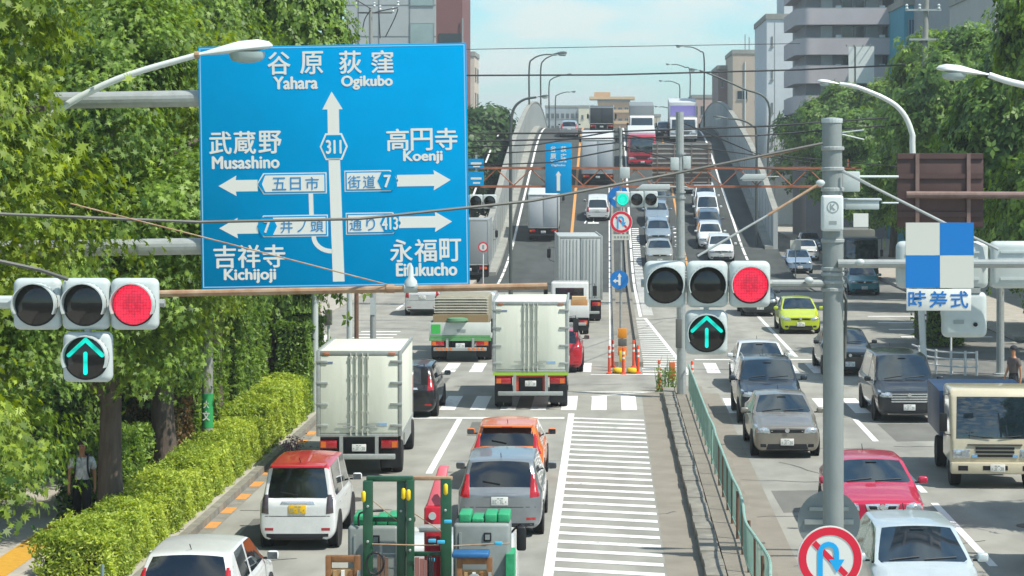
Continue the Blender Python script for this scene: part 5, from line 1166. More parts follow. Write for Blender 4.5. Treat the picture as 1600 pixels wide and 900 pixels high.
# hedge: a box of leaves in three lengths
def hedge(label, x0, x1, y0, y1, h, n, lm='hedge', size=.075, name='hedge', cat='hedge', round_=.12, group=None):
    rs = np.random.RandomState(int(y0 * 10) + 3); c = Vector(((x0 + x1) / 2, (y0 + y1) / 2, .1)); lx, ly = (x1 - x0), (y1 - y0)
    u = rs.rand(n, 3); p = np.stack([(u[:, 0] - .5) * lx, (u[:, 1] - .5) * ly, u[:, 2] * h], 1); f = rs.rand(n); nr = rs.normal(size=(n, 3)) * .55
    top = f < .42; p[top, 2] = h - rs.rand(top.sum()) ** 2 * .14; nr[top] += (0, 0, .8)
    s1 = (f >= .42) & (f < .72); p[s1, 0] = lx / 2 - rs.rand(s1.sum()) ** 2 * .14; nr[s1] += (.7, 0, .35)
    s2 = (f >= .72) & (f < .86); p[s2, 1] = -ly / 2 + rs.rand(s2.sum()) ** 2 * .14; nr[s2] += (0, -.7, .35)
    lump = .09 * np.sin((p[:, 1] + c.y) * 2.1 + 1) * np.cos(p[:, 0] * 3.4) + .06 * np.sin((p[:, 1] + c.y) * 5.3 + p[:, 0] * 2) + .04 * np.sin((p[:, 1] + c.y) * 11 + p[:, 0] * 9) ; p[:, 2] += lump * (p[:, 2] / h); p[:, 0] += .05 * np.sin(p[:, 1] * 4.7 + p[:, 2] * 5)
    p += rs.normal(size=(n, 3)) * .03
    o = thing(name, label, cat, c, 0, group); me = leaves_mesh('foliage', p, nr, size, 'blade', LM[lm], rs); obj_from_mesh('foliage', me, o)
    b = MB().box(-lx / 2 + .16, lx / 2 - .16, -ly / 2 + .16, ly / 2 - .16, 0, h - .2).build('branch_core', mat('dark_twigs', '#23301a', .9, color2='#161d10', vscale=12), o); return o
GH = 'clipped hedge along the left kerb'
hedge('clipped yellow green hedge nearest the camera at the bottom left', -9.8, -8.5, 38.2, 40.6, .9, 18000, group=GH)
hedge('low clipped hedge between the trunk and the orange painted kerb', -9.6, -8.5, 40.7, 47.3, .86, 36000, group=GH)
hedge('clipped hedge stretch in front of the green banner pole', -9.5, -8.5, 47.35, 55.6, .95, 38000, group=GH)
hedge('far end of the clipped hedge beside the left box truck', -9.6, -8.5, 55.65, 63.5, 1.15, 30000, size=.09, group=GH)
hedge('rusty brown shrub behind the hedge beside the green banner pole', -10.9, -9.75, 50.5, 52.8, 1.75, 12000, 'rusty', .10, 'shrub', 'shrub')
hedge('tall green shrub beside the white box of the left truck', -9.5, -8.55, 64.0, 67.5, 2.6, 15000, 'mid', .13, 'shrub', 'shrub')
hedge('leafy shrub among the trunks behind the green banner pole', -11.2, -9.9, 54.0, 58.5, 2.6, 15000, 'mid', .13, 'shrub', 'shrub')
hedge('tall leafy shrub behind the far end of the hedge', -11.0, -9.7, 59.0, 64.5, 3.1, 18000, 'mid', .13, 'shrub', 'shrub')
hedge('mid green shrub between the thick trunk and the next tree trunk', -11.2, -10.1, 45.6, 49.6, 1.5, 12000, 'mid', .12, 'shrub', 'shrub')
hedge('long dark hedge added to darken the back of the left pavement', -13.8, -12.9, 42, 70, 2.3, 34000, 'dark', .17)  # added for its dark leaves, to darken the background behind the trunks
hedge('ivy covered column of leaves at the left side street corner', -13.6, -12.8, 88, 92, 3.2, 9000, 'mid', .16, 'shrub', 'shrub')
hedge('reddish shrub beside the left side street', -12.75, -12.2, 92.5, 95, 3.4, 6000, 'rusty', .16, 'shrub', 'shrub')
hedge('round topped dark shrub beside the right side road', 12.4, 14.0, 88, 92, 2.1, 7000, 'mid', .18, 'shrub', 'shrub')
# ------------------------------------------------------------------ buildings
M_win = mat('building_window_glass', '#1d2930', .1, coat=.4)
M_frame = mat('window_frame_aluminium', '#8d9290', .4, .5)
def wall_mat(n, c, v=.07): return mat(n, c, .8, var=v, vscale=.5, bump=.1, bscale=12)
def building(label, x0, x1, y0, dep, h, m, floors, cols, cat='building', win=(.55, .5), side=None, sill=True, parapet=.6, z0=0.0, name='apartment_building', skip=(), mwin=None, rail=False):
    """block with its front at y0 (facing -y); window openings are recessed frames with panes, one part each"""
    root = thing(name, label, cat, ((x0 + x1) / 2, y0, 0)); w = (x1 - x0) / 2; fh = (h - z0 - .8) / floors; cw = 2 * w / cols
    MB().box(-w, w, 0, dep, -.1, h).build('wall', m, root)
    MB().box(-w - .12, w + .12, -.12, dep, h, h + parapet).build('roof_parapet', M_conc, root)
    def window(cx, cz, ww, hh, sidef=None):
        f = MB(); t = .07
        def bx(a, b, c, d, e0, e1):
            if sidef is None: f.box(a, b, e0, e1, c, d)
            else:
                q0, q1 = sorted((sidef + (-e0 if sidef > 0 else e0), sidef + (-e1 if sidef > 0 else e1))); f.box(q0, q1, a, b, c, d)
        a, b, c, d = cx - ww / 2, cx + ww / 2, cz - hh / 2, cz + hh / 2
        bx(a, b, c, c + t, -.06, .01); bx(a, b, d - t, d, -.06, .01); bx(a, a + t, c + t, d - t, -.06, .01); bx(b - t, b, c + t, d - t, -.06, .01); bx(cx - t / 2, cx + t / 2, c + t, d - t, -.06, .01)
        fo = f.build('window', M_frame, root); f = MB(); bx(a + t, b - t, c + t, d - t, -.02, .005); f.build('window_pane', mwin or M_win, fo)
        if sill: f = MB(); bx(a - .08, b + .08, c - .1, c - .003, -.14, .01); f.build('window_sill', M_conc, fo)
    cnt = 0
    for i in range(floors):
        for j in range(cols):
            if (i, j) in skip or cnt > 60: continue
            cnt += 1; window(-w + cw * (j + .5), z0 + fh * (i + .55), cw * win[0], fh * win[1])
    if side:
        sx, n = side
        for i in range(floors):
            for j in range(n):
                if cnt > 90: break
                cnt += 1; window(dep * (j + .5) / n, z0 + fh * (i + .55), dep / n * win[0] * .8, fh * win[1], sx * w)
    return root
# left grey block above the blue sign
YB_ = 232.0; k = YB_ / F
lb = thing('office_building', 'grey panelled office block with a dark red stripe above the big blue sign', 'building', ((640 - VX) * k, YB_, 0)); w0, w1 = (540 - 640) * k, (681 - 640) * k
M_pan = wall_mat('grey_facade_panels', '#a9afae'); M_dred = wall_mat('dark_red_facade', '#7c5351')
zz = lambda py: EYE - (py - HY) * k
MB().box(w0, w1, 0, 14, 0, 36).build('panel_wall', M_pan, lb); MB().box(w1, (722 - 640) * k, .4, 14, 0, 36).build('red_wall', M_dred, lb)
sm = MB()
for py in (-40, 8, 57, 110, 165, 220): sm.box(w0, w1, -.02, -.001, zz(py) - .05, zz(py) + .05)
for px in (560, 592, 640): sm.box((px - 640) * k - .05, (px - 640) * k + .05, -.03, -.021, 0, 36)
sm.build('panel_joint', mat('panel_joint_grey', '#6d7475', .7), lb)
for py0, py1 in ((36, 112), (-70, 10)):
    f = MB().box(0 * k, 38 * k, -.08, -.031, zz(py1), zz(py0)).build('window', M_frame, lb); MB().box(1.5 * k, 36.5 * k, -.1, -.081, zz(py1) + .1, zz(py0) - .1).build('window_pane', mat('curtained_window', '#8fa3a1', .25, coat=.3, var=.15, vscale=.4), f)
for py0, py1 in ((52, 66), (100, 114)): MB().box(w1 + .3, (720 - 640) * k, .3, .399, zz(py1), zz(py0)).build('window_band', M_win, lb)
MB().tube([(82.5 * k, .2, 0), (82.5 * k, .2, zz(28))], .07, 8).build('drain_pipe', M_grey, lb)
for px, top, lean in ((566, 8, 0), (580, 10, 3), (594, 9, 1), (607, 22, 14)): pass
wp = thing('utility_pole', 'far utility pole with white insulators and looping wires in front of the grey office block', 'utility pole', (P(582, 240, 150).x, 150, 0)); o = Vector(wp.location)
MB().tube([(0, 0, 0), P(579, 12, 150) - o], [.2, .12], 10).build('pole', M_conc, wp); MB().box(-1.0, 1.3, -.06, .06, (P(0, 20, 150)).z - .05, (P(0, 20, 150)).z + .05).build('crossarm', M_wireg, wp)
for px, py in ((585, 12), (594, 17), (622, 10), (556, 8), (614, 20)): MB().lathe([(.05, 0), (.1, .1), (.05, .2), (.1, .3), (.03, .38)], 8, 'z', P(px, py, 150) - o).build('insulator', M_house, wp)
for pts in (((540, -8), (562, 3), (580, 14)), ((585, 20), (600, 16), (622, 12)), ((622, 14), (616, 30), (602, 58)), ((579, 16), (570, 30), (566, 50)), ((592, 20), (593, 40), (594, 60))): MB().tube(smooth_path([P(a, b, 149.8) - o for a, b in pts], 5), .04, 6).build('looping_wire', M_wire, wp)
building('cream block far behind the big blue sign with small balconies', -26, -17.9, 300, 10, 21.0, wall_mat('cream_render', '#c5b7a6'), 6, 2, side=(1, 2))
# behind the left trees
building('dark brown shop building hidden behind the left pavement trees', -30, -19.5, 22, 40, 11.0, wall_mat('dark_brown_cladding', '#3a3029'), 3, 3, side=(1, 6), name='shop_building')
building('grey shop building behind the trees beyond the left side street', -34, -20.5, 100, 60, 9.0, wall_mat('grey_render', '#55554f'), 3, 4, side=(1, 7), name='shop_building')
# far centre
Yf = 620.0; k = Yf / F
def fb(label, px0, px1, py, Y, m, fl, co, **kw): kk = Y / F; return building(label, (px0 - VX) * kk, (px1 - VX) * kk, Y, 20, EYE + (HY - py) * kk, m, fl, co, **kw)
fb('far grey apartment block left of the crest with rows of balconies', 852, 906, 168, 620, wall_mat('pale_grey_render', '#9fa7a8'), 6, 7, win=(.6, .42))
fb('far cream narrow building beside the far grey apartment block', 904, 928, 168, 600, wall_mat('pale_cream_render', '#d8d0b4'), 5, 2, win=(.3, .3))
tb = fb('far tan apartment tower with a flat overhanging roof at the crest', 934, 984, 160, 660, wall_mat('tan_render', '#c19a6a'), 7, 5, win=(.62, .5), name='apartment_tower')
MB().box(-7.2, 6.2, -1.5, 12, 24.4, 25.2).build('roof_slab', wall_mat('tan_roof', '#cfae7e'), tb); MB().box(-5.8, -1, 2, 8, 25.2, 26.6).build('stair_head', wall_mat('tan_render', '#c19a6a'), tb)
for i in range(6): MB().box(-4.9, 4.9, -1.0, 0, 4 + i * 3.3, 4.9 + i * 3.3).build('balcony', wall_mat('tan_roof', '#cfae7e'), tb)
fb('far brown low house just left of the tan tower', 925, 951, 172, 640, wall_mat('brown_render', '#8a6f62'), 5, 2)
fb('far small beige house right of the crest trucks', 1018, 1032, 182, 560, wall_mat('beige_render', '#bcae96'), 4, 2)
# right
fb('pinkish low building behind the right flyover lamps', 1082, 1124, 153, 420, wall_mat('pink_beige_render', '#b59c90'), 5, 4)
fb('dark brown narrow building left of the beige building', 1122, 1149, 108, 345, wall_mat('dark_mauve_render', '#84706b'), 6, 2, win=(.3, .3))
bb_ = fb('beige building with rooftop antennas left of the tall white building', 1145, 1204, 84, 330, wall_mat('beige_tile', '#b5a796'), 6, 2, win=(.55, .36), skip=((0, 0), (1, 0), (3, 0), (5, 0), (5, 1)))
for dx, hh in ((.9, 3.0), (1.5, 2.6), (2.4, 2.2)): MB().tube([(dx - 1.8, 1, 22.6), (dx - 1.8, 1, 22.6 + hh)], .09, 6).build('antenna', M_grey, bb_)
MB().box(.55, .95, .6, 1.0, 22.6, 24.6).build('antenna_drum', M_house, bb_); MB().tube([(-1.0, -.12, 4), (-1.0, -.12, 21.5)], .1, 8).build('drain_pipe', M_house, bb_)
M_wht = wall_mat('white_render', '#c9d0d2')
wb = fb('tall plain white building with a few slit windows left of the curved balconies', 1198, 1248, 30, 246, M_wht, 6, 3, win=(.16, .3), skip=tuple((i, j) for i in range(6) for j in (1, 2)))
MB().box(.4, 3.3, 3, 14, 22, 34).build('upper_block', M_wht, wb); MB().box(-.9, -.84, -.03, 0, 0, 22.3).build('wall_joint', M_grey, wb)
# curved apartment block
YC = 200.0; k = YC / F; zc = lambda py: EYE - (py - HY) * k
cb = thing('apartment_building', 'grey apartment block with curved balconies on every floor, upper right', 'building', ((1330 - VX) * k, YC, 0))
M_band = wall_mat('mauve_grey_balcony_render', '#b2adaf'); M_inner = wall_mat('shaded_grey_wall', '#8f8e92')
xl, xr2 = (1244 - 1330) * k, (1418 - 1330) * k
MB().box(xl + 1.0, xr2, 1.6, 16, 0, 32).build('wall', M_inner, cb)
def outline(off):
    pts = [(xr2, 1.55 + 0), (xr2, -.1 + off), (xl + 2.4, .3 + off)]
    for i in range(9): a = R(-80 - 100 * i / 8); pts.append((xl + 1.3 + (1.3 - off) * math.cos(a), 2.0 + (1.7 - off) * math.sin(a)))
    return pts + [(xl + off, 14), (xr2, 14)]
for py0, py1 in ((-122, -97), (-77, -52), (-32, -7), (13, 38), (60, 85), (103, 130), (150, 176), (196, 220)):
    z0, z1 = zc(py1), zc(py0); MB().prism([(x, y, z0) for x, y in outline(0)], (0, 0, z1 - z0)).build('balcony', M_band, cb, smooth=True)
    sl = MB().prism([(x, y, z1) for x, y in outline(.18)], (0, 0, .1)).build('balcony_rail', M_frame, cb, smooth=True)
for zf in range(-3, 5):
    py = 50 + zf * 46
    for px0, px1 in ((1318, 1336), (1338, 1354), (1356, 1376), (1381, 1401)):
        f = MB().box((px0 - 1330) * k, (px1 - 1330) * k, 1.52, 1.6, zc(py + 9), zc(py - 11)).build('window', M_frame, cb); MB().box((px0 + 1 - 1330) * k, (px1 - 1 - 1330) * k, 1.49, 1.519, zc(py + 8), zc(py - 10)).build('window_pane', M_win if px0 % 4 else mat('pale_blinds', '#8e9696', .4, var=.1), f)
    for px0 in (1308, 1377): MB().box((px0 - 1330) * k, (px0 + 9 - 1330) * k, 1.25, 1.58, zc(py + 12), zc(py + 3)).build('air_conditioner', M_lamp, cb, bev=.02)
    MB().box((1285 - 1330) * k, (1303 - 1330) * k, 1.3, 1.6, zc(py + 9), zc(py - 11)).build('partition', M_pan, cb)
hb = thing('billboard', 'blank white billboard on a steel frame below the curved balconies', 'billboard', P(1345, 100, 185)); k = 185 / F
for a, b in ((1326, 1334.5), (1337.5, 1366)): MB().box((a - 1345) * k, (b - 1345) * k, 0, .2, -30 * k, 27 * k).build('sign_panel', M_lamp, hb)
MB().box(-19 * k, 21 * k, .05, .25, 27 * k, 28.5 * k).build('top_lamp_rail', M_steel, hb); MB().tube([(-9 * k, .3, -200 * k), (-9 * k, .3, 27 * k)], .15, 8).build('billboard_post', M_steel, hb)
for a in (-22, -10, 4, 16): MB().tube([(a * k, .1, 28 * k), (a * k - .1, -.5, 30 * k)], .04, 6).build('flood_lamp', M_steel, hb)
M_teal = wall_mat('teal_cladding', '#3f8fa3')
tl = fb('teal clad building with tall blue windows behind the utility pole', 1413, 1482, 8, 190, M_teal, 4, 3, win=(.45, .75), sill=False, mwin=mat('blue_window_glass', '#1d5d80', .1, coat=.5))
MB().box(-2.2, 2.3, -1.2, 0, 16.3, 16.9).build('canopy', M_lamp, tl)
rb = fb('grey building with railed balconies at the top right corner', 1484, 1560, -60, 170, wall_mat('cool_grey_render', '#8b9193'), 7, 3, win=(.7, .6), sill=False)
for i in range(6):
    z = 3.5 + i * 3.05; b_ = MB().box(-1.9, .6, -1.1, 0, z, z + .15).build('balcony', M_pan, rb); r_ = MB()
    for j in range(14): r_.box(-1.9 + j * .19, -1.87 + j * .19, -1.1, -1.07, z + .15, z + 1.1)
    r_.box(-1.9, .6, -1.11, -1.06, z + 1.1, z + 1.16); r_.build('balcony_rail', M_black, b_)
MB().box(-.4, .5, -1.0, -.3, 12.8, 13.9).build('hung_bedding', mat('red_bedding', '#8a2a35', .9), rb)
fb('pale building at the right edge behind the trees', 1555, 1690, -20, 150, wall_mat('pale_warm_render', '#a9aaa5'), 6, 3)
building('long low building behind the right pavement trees', 27.5, 44, 74, 100, 12.0, wall_mat('dark_grey_render', '#4c4f4e'), 4, 4, side=(-1, 9), name='shop_building')
building('brown office block behind the far right trees', 25, 40, 250, 40, 15.0, wall_mat('brown_tile', '#6b5a4c'), 4, 4, side=(-1, 5), name='office_building')

# ------------------------------------------------------------------ street furniture
# green fence along the median
M_fence = mat('pale_green_fence_paint', '#7fa598', .5, color2='#93b5a8', vscale=5); M_frust = mat('rusted_fence_post', '#7a5a48', .8, color2='#5d4638', vscale=6)
GF = 'green median fence panels'
def fence_panel(label, ya, yb, bent=0.0, rusty=False):
    x = 2.50; o = thing('fence_panel', label, 'fence', (x, ya, .13), 0, GF); L = yb - ya; h = .92; m = M_fence
    MB().tube(smooth_path([(0, 0, h), (bent, L * .5, h - abs(bent) * .4), (0, L, h)], 5), .028, 8).build('top_rail', m, o); MB().tube([(0, 0, .14), (bent * .5, L * .5, .14), (0, L, .14)], .02, 6).build('bottom_rail', m, o)
    b = MB(); n = int(L / .16)
    for i in range(n): y = (i + .5) * L / n; dx = bent * math.sin(math.pi * (i + .5) / n); b.tube([(dx * .5, y, .14), (dx, y, h)], .008, 4)
    b.build('bars', m, o)
    for y in (0.02, L / 2): MB().tube([(0, y, 0), (0, y, h)], .03, 8).build('post', M_frust if rusty else m, o)
for i in range(13):
    ya = 24.0 + i * 3.5; d = ('nearest the bottom of the photo', 'second from the bottom of the photo', 'third from the bottom', 'fourth from the bottom', 'fifth from the bottom', 'sixth from the bottom', 'seventh from the bottom, beside the champagne sedan', 'eighth from the bottom', 'ninth from the bottom', 'fourth from the far end', 'third from the far end', 'second from the far end', 'farthest, beside the pale grey pole')[i]
    fence_panel('pale green median fence panel, ' + d, ya, ya + 3.46, bent=(0, .03, -.05, .10, -.06, .04, .0, 0, .03, 0, 0, 0, 0)[i], rusty=i in (3, 4, 5, 6, 7))
M_op = mat('orange_delineator_rubber', '#d8481f', .5); M_ypaint = mat('yellow_cushion_plastic', '#e3c21a', .45)
def delin(label, p, h=.75):
    o = thing('delineator_post', label, 'bollard', p, 0, 'orange delineator posts'); MB().lathe([(.11, 0), (.11, .03), (.05, .06), (.042, h), (.03, h + .02), (.01, h + .025)], 14, 'z').build('rubber_post', M_op, o, smooth=True)
    for z in (h * .62, h * .82): MB().lathe([(.0445, z - .05), (.0455, z - .04), (.0455, z + .04), (.0445, z + .05)], 14, 'z').build('reflective_band', M_signw, o)
for px, py, h, lab in ((952, 584, .95, 'orange delineator post at the left corner of the island nose'), (957.5, 574, .95, 'orange delineator post behind the left corner of the island nose'), (974, 585, .9, 'orange delineator post in the middle of the island nose'), (990, 574, .95, 'orange delineator post behind the right corner of the island nose'), (997, 583, .95, 'orange delineator post at the right corner of the island nose'), (1030, 607, .9, 'orange delineator post beside the weeds at the median tip'), (1081.5, 606, .85, 'orange delineator post alone right of the pale grey pole')): delin(lab, G(px, py), h)
for px, lab in ((965, 'yellow rounded crash cushion on the left of the island nose'), (987, 'yellow rounded crash cushion on the right of the island nose')):
    c_ = thing('crash_cushion', lab, 'crash cushion', G(px, 583)); MB().lathe([(.16, 0), (.18, .05), (.18, .13), (.15, .18), (.05, .19)], 18, 'z').build('cushion_shell', M_ypaint, c_, smooth=True).scale = (1, .8, 1); MB().lathe([(.185, .0), (.19, .03)], 18, 'z').build('cushion_base', M_black, c_)
vb = thing('hazard_marker', 'orange and yellow hazard marker panels strapped to the island post', 'road sign', G(972.5, 580)); q = vb.location.y / F
for z0, z1, m_ in ((1.15, 1.5, mat('amber_reflector_panel', '#d98a17', .4)), (.88, 1.13, M_wireg), (.55, .86, mat('orange_panel', '#dd7a1c', .45)), (.35, .72, M_ypaint)): 
    wd = .15 if z0 != .35 else .11; yo = 0 if z0 != .35 else -.06
    MB().box(-wd, wd, yo - .03, yo + .02, z0, z1).build('marker_panel', m_, vb, bev=.012)
MB().tube([(0, .04, 0), (0, .04, 1.5)], .035, 8).build('marker_post', M_steel, vb)
# weeds at the median tip
rs = np.random.RandomState(9)
w_ = thing('weeds', 'tall thin green weeds growing at the tip of the median', 'plant', G(1042, 612)); sm_ = MB()
for i in range(16): a = rs.uniform(-.3, .3); b = rs.uniform(-.15, .15); h = rs.uniform(.4, 1.2); sm_.tube([(a, b, 0), (a + rs.uniform(-.1, .1), b, h * .6), (a + rs.uniform(-.15, .15), b, h)], [.012, .01, .004], 5)
sm_.build('stems', mat('weed_stem', '#4f7a3c', .7), w_); pts = np.stack([rs.uniform(-.34, .34, 500), rs.uniform(-.2, .2, 500), rs.uniform(0, .8, 500) ** 1.3], 1); obj_from_mesh('leaves', leaves_mesh('leaves', pts, rs.normal(size=(500, 3)) + (0, -.3, .6), .09, 'blade', LM['mid'], rs), w_)
ob = thing('orange_board', 'small weathered orange board standing behind the median weeds', 'board', G(1050, 607)); MB().box(-.1, .1, -.02, .02, .25, .85).build('board_panel', mat('weathered_orange_board', '#c9622c', .7), ob, bev=.01); MB().tube([(0, .03, 0), (0, .03, .6)], .02, 6).build('board_post', M_steel, ob)
pf = thing('flowering_plant', 'purple flowering plant at the kerb beside the left box truck', 'plant', G(456, 722, .12)); pts = rs.normal(size=(420, 3)) * (.16, .16, .18) + (0, 0, .34); obj_from_mesh('flowers', leaves_mesh('flowers', pts, rs.normal(size=(420, 3)) + (0, -.4, .5), .07, 'blade', leaf_mat('purple_petals', '#5d3350', '#a08098', .2), rs), pf); MB().tube([(0, 0, 0), (0, 0, .4)], .02, 6).tube([(.05, 0, 0), (.12, 0, .4)], .012, 6).build('stem', M_bark, pf)
# posts at the left corner
def post(label, px, py, r, top, m, name='post', cat='post'):
    p = G(px, py); o = thing(name, label, cat, p); MB().tube([(0, 0, 0), (0, 0, top)], [r * 1.05, r], 14).build('pole', m, o); MB().lathe([(r * 2, 0), (r * 2, .04), (r * 1.3, .06)], 14, 'z').build('base_plate', m, o); return o
M_gpost = mat('pale_grey_post_paint', '#b7bebb', .45, var=.08)
post('thick pale grey pole rising behind the upper left corner of the left box truck', 492, 650, .095, 6.2, M_gpost)
a = post('white post with a grey box on top, second from the pale pole', 513.5, 600, .045, 2.35, M_gpost); MB().box(-.11, .11, -.1, .1, 1.95, 2.45).build('control_box', M_wireg, a, bev=.02)
post('grey concrete post left of the brown post at the street corner', 546, 560, .10, 7, M_gpost); post('thin brown post between two grey posts at the street corner', 557, 556, .08, 6, M_frust)
a = post('grey post with a small notice, right of the brown post', 583, 556, .11, 6.5, M_grey); MB().box(-.1, .1, -.13, -.115, 1.55, 2.2).build('notice', M_house, a)
gb = post('concrete pole wrapped in a green banner among the hedge', 324, 745, .125, 7.5, M_conc, 'banner_pole', 'pole'); bn = MB().lathe([(.130, 1.15), (.134, 1.16), (.134, 1.95), (.130, 1.96)], 24, 'z').build('green_banner', mat('green_banner_cloth', '#2f9a57', .6), gb); text('文', -.09, .09, 1.33, 1.56, -.142, 'banner_lettering', M_signw, bn, .03); text('大', -.07, .07, 1.62, 1.8, -.142, 'banner_lettering', M_signw, bn, .03)
post('thin blue grey marker post by the nearest hedge at the bottom edge', 160, 975, .028, .95, mat('blue_grey_post', '#7c96a0', .5), 'marker_post')
# round sign at the left wall end
rp_ = thing('no_parking_sign', 'small red ringed round sign at the near end of the left flyover wall', 'road sign', G(755, 447)); o = Vector(rp_.location); q = o.y / F; MB().tube([(0, 0, 0), (0, 0, 66 * q)], .035, 8).build('post', M_lamp, rp_)
for zc_, rr in ((61 * q, 8 * q),):
    e_ = empty('sign_face', (0, -.06, zc_)); e_.parent = rp_; disc(e_, rr, 0, M_redp, 'red_disc', th=.02); disc(e_, rr * .72, -.004, M_signw, 'white_field', th=.003); MB().box(-.06, .06, -.007, -.0045, -.12, .12).build('sign_mark', M_mark, e_)
MB().lathe([(.16, 0), (.14, .1), (.05, .16)], 12, 'z').build('orange_base', M_op, rp_)
# white guard rail right, posts
M_gr = mat('white_guard_rail_paint', '#d5d8d5', .45); g_ = thing('guard_rail', 'white three bar pedestrian guard rail at the right street corner', 'guard rail', G(1486, 586)); o = Vector(g_.location)
pa = smooth_path([Vector((-.9, 3.2, 0)), Vector((-.62, .9, 0)), Vector((0, 0, 0)), Vector((.85, -.2, 0))], 6)
for z in (.30, .55, .78): MB().tube([p + Vector((0, 0, z)) for p in pa], .028, 8).build('rail', M_gr, g_)
for i in (3, 8, 12, 15, 18): MB().tube([pa[i], pa[i] + Vector((0, 0, .84))], .045, 8).build('rail_post', M_gr, g_)
post('slim white post behind the guard rail at the right corner', 1486, 583, .035, 1.35, M_gr); post('thick grey pole at the right street corner behind the guard rail', 1563, 585, .13, 4.5, M_grey)
a = post('dark grey post with a vertical name plate at the right corner', 1445, 560, .05, 2.6, M_grey); np_ = MB().box(-.09, .09, -.07, -.05, 1.35, 2.3).build('name_plate', M_wireg, a)
for i in range(4): MB().box(-.05, .05, -.075, -.0705, 1.45 + i * .2, 1.58 + i * .2).build('plate_mark', M_signw, np_)
a = post('white notice board on a post beside the parked cars', 1243, 440, .03, 2.4, M_gpost, 'notice_board', 'sign board'); MB().box(-.32, .32, -.05, -.03, 1.9, 2.5).build('board', M_pale, a); 
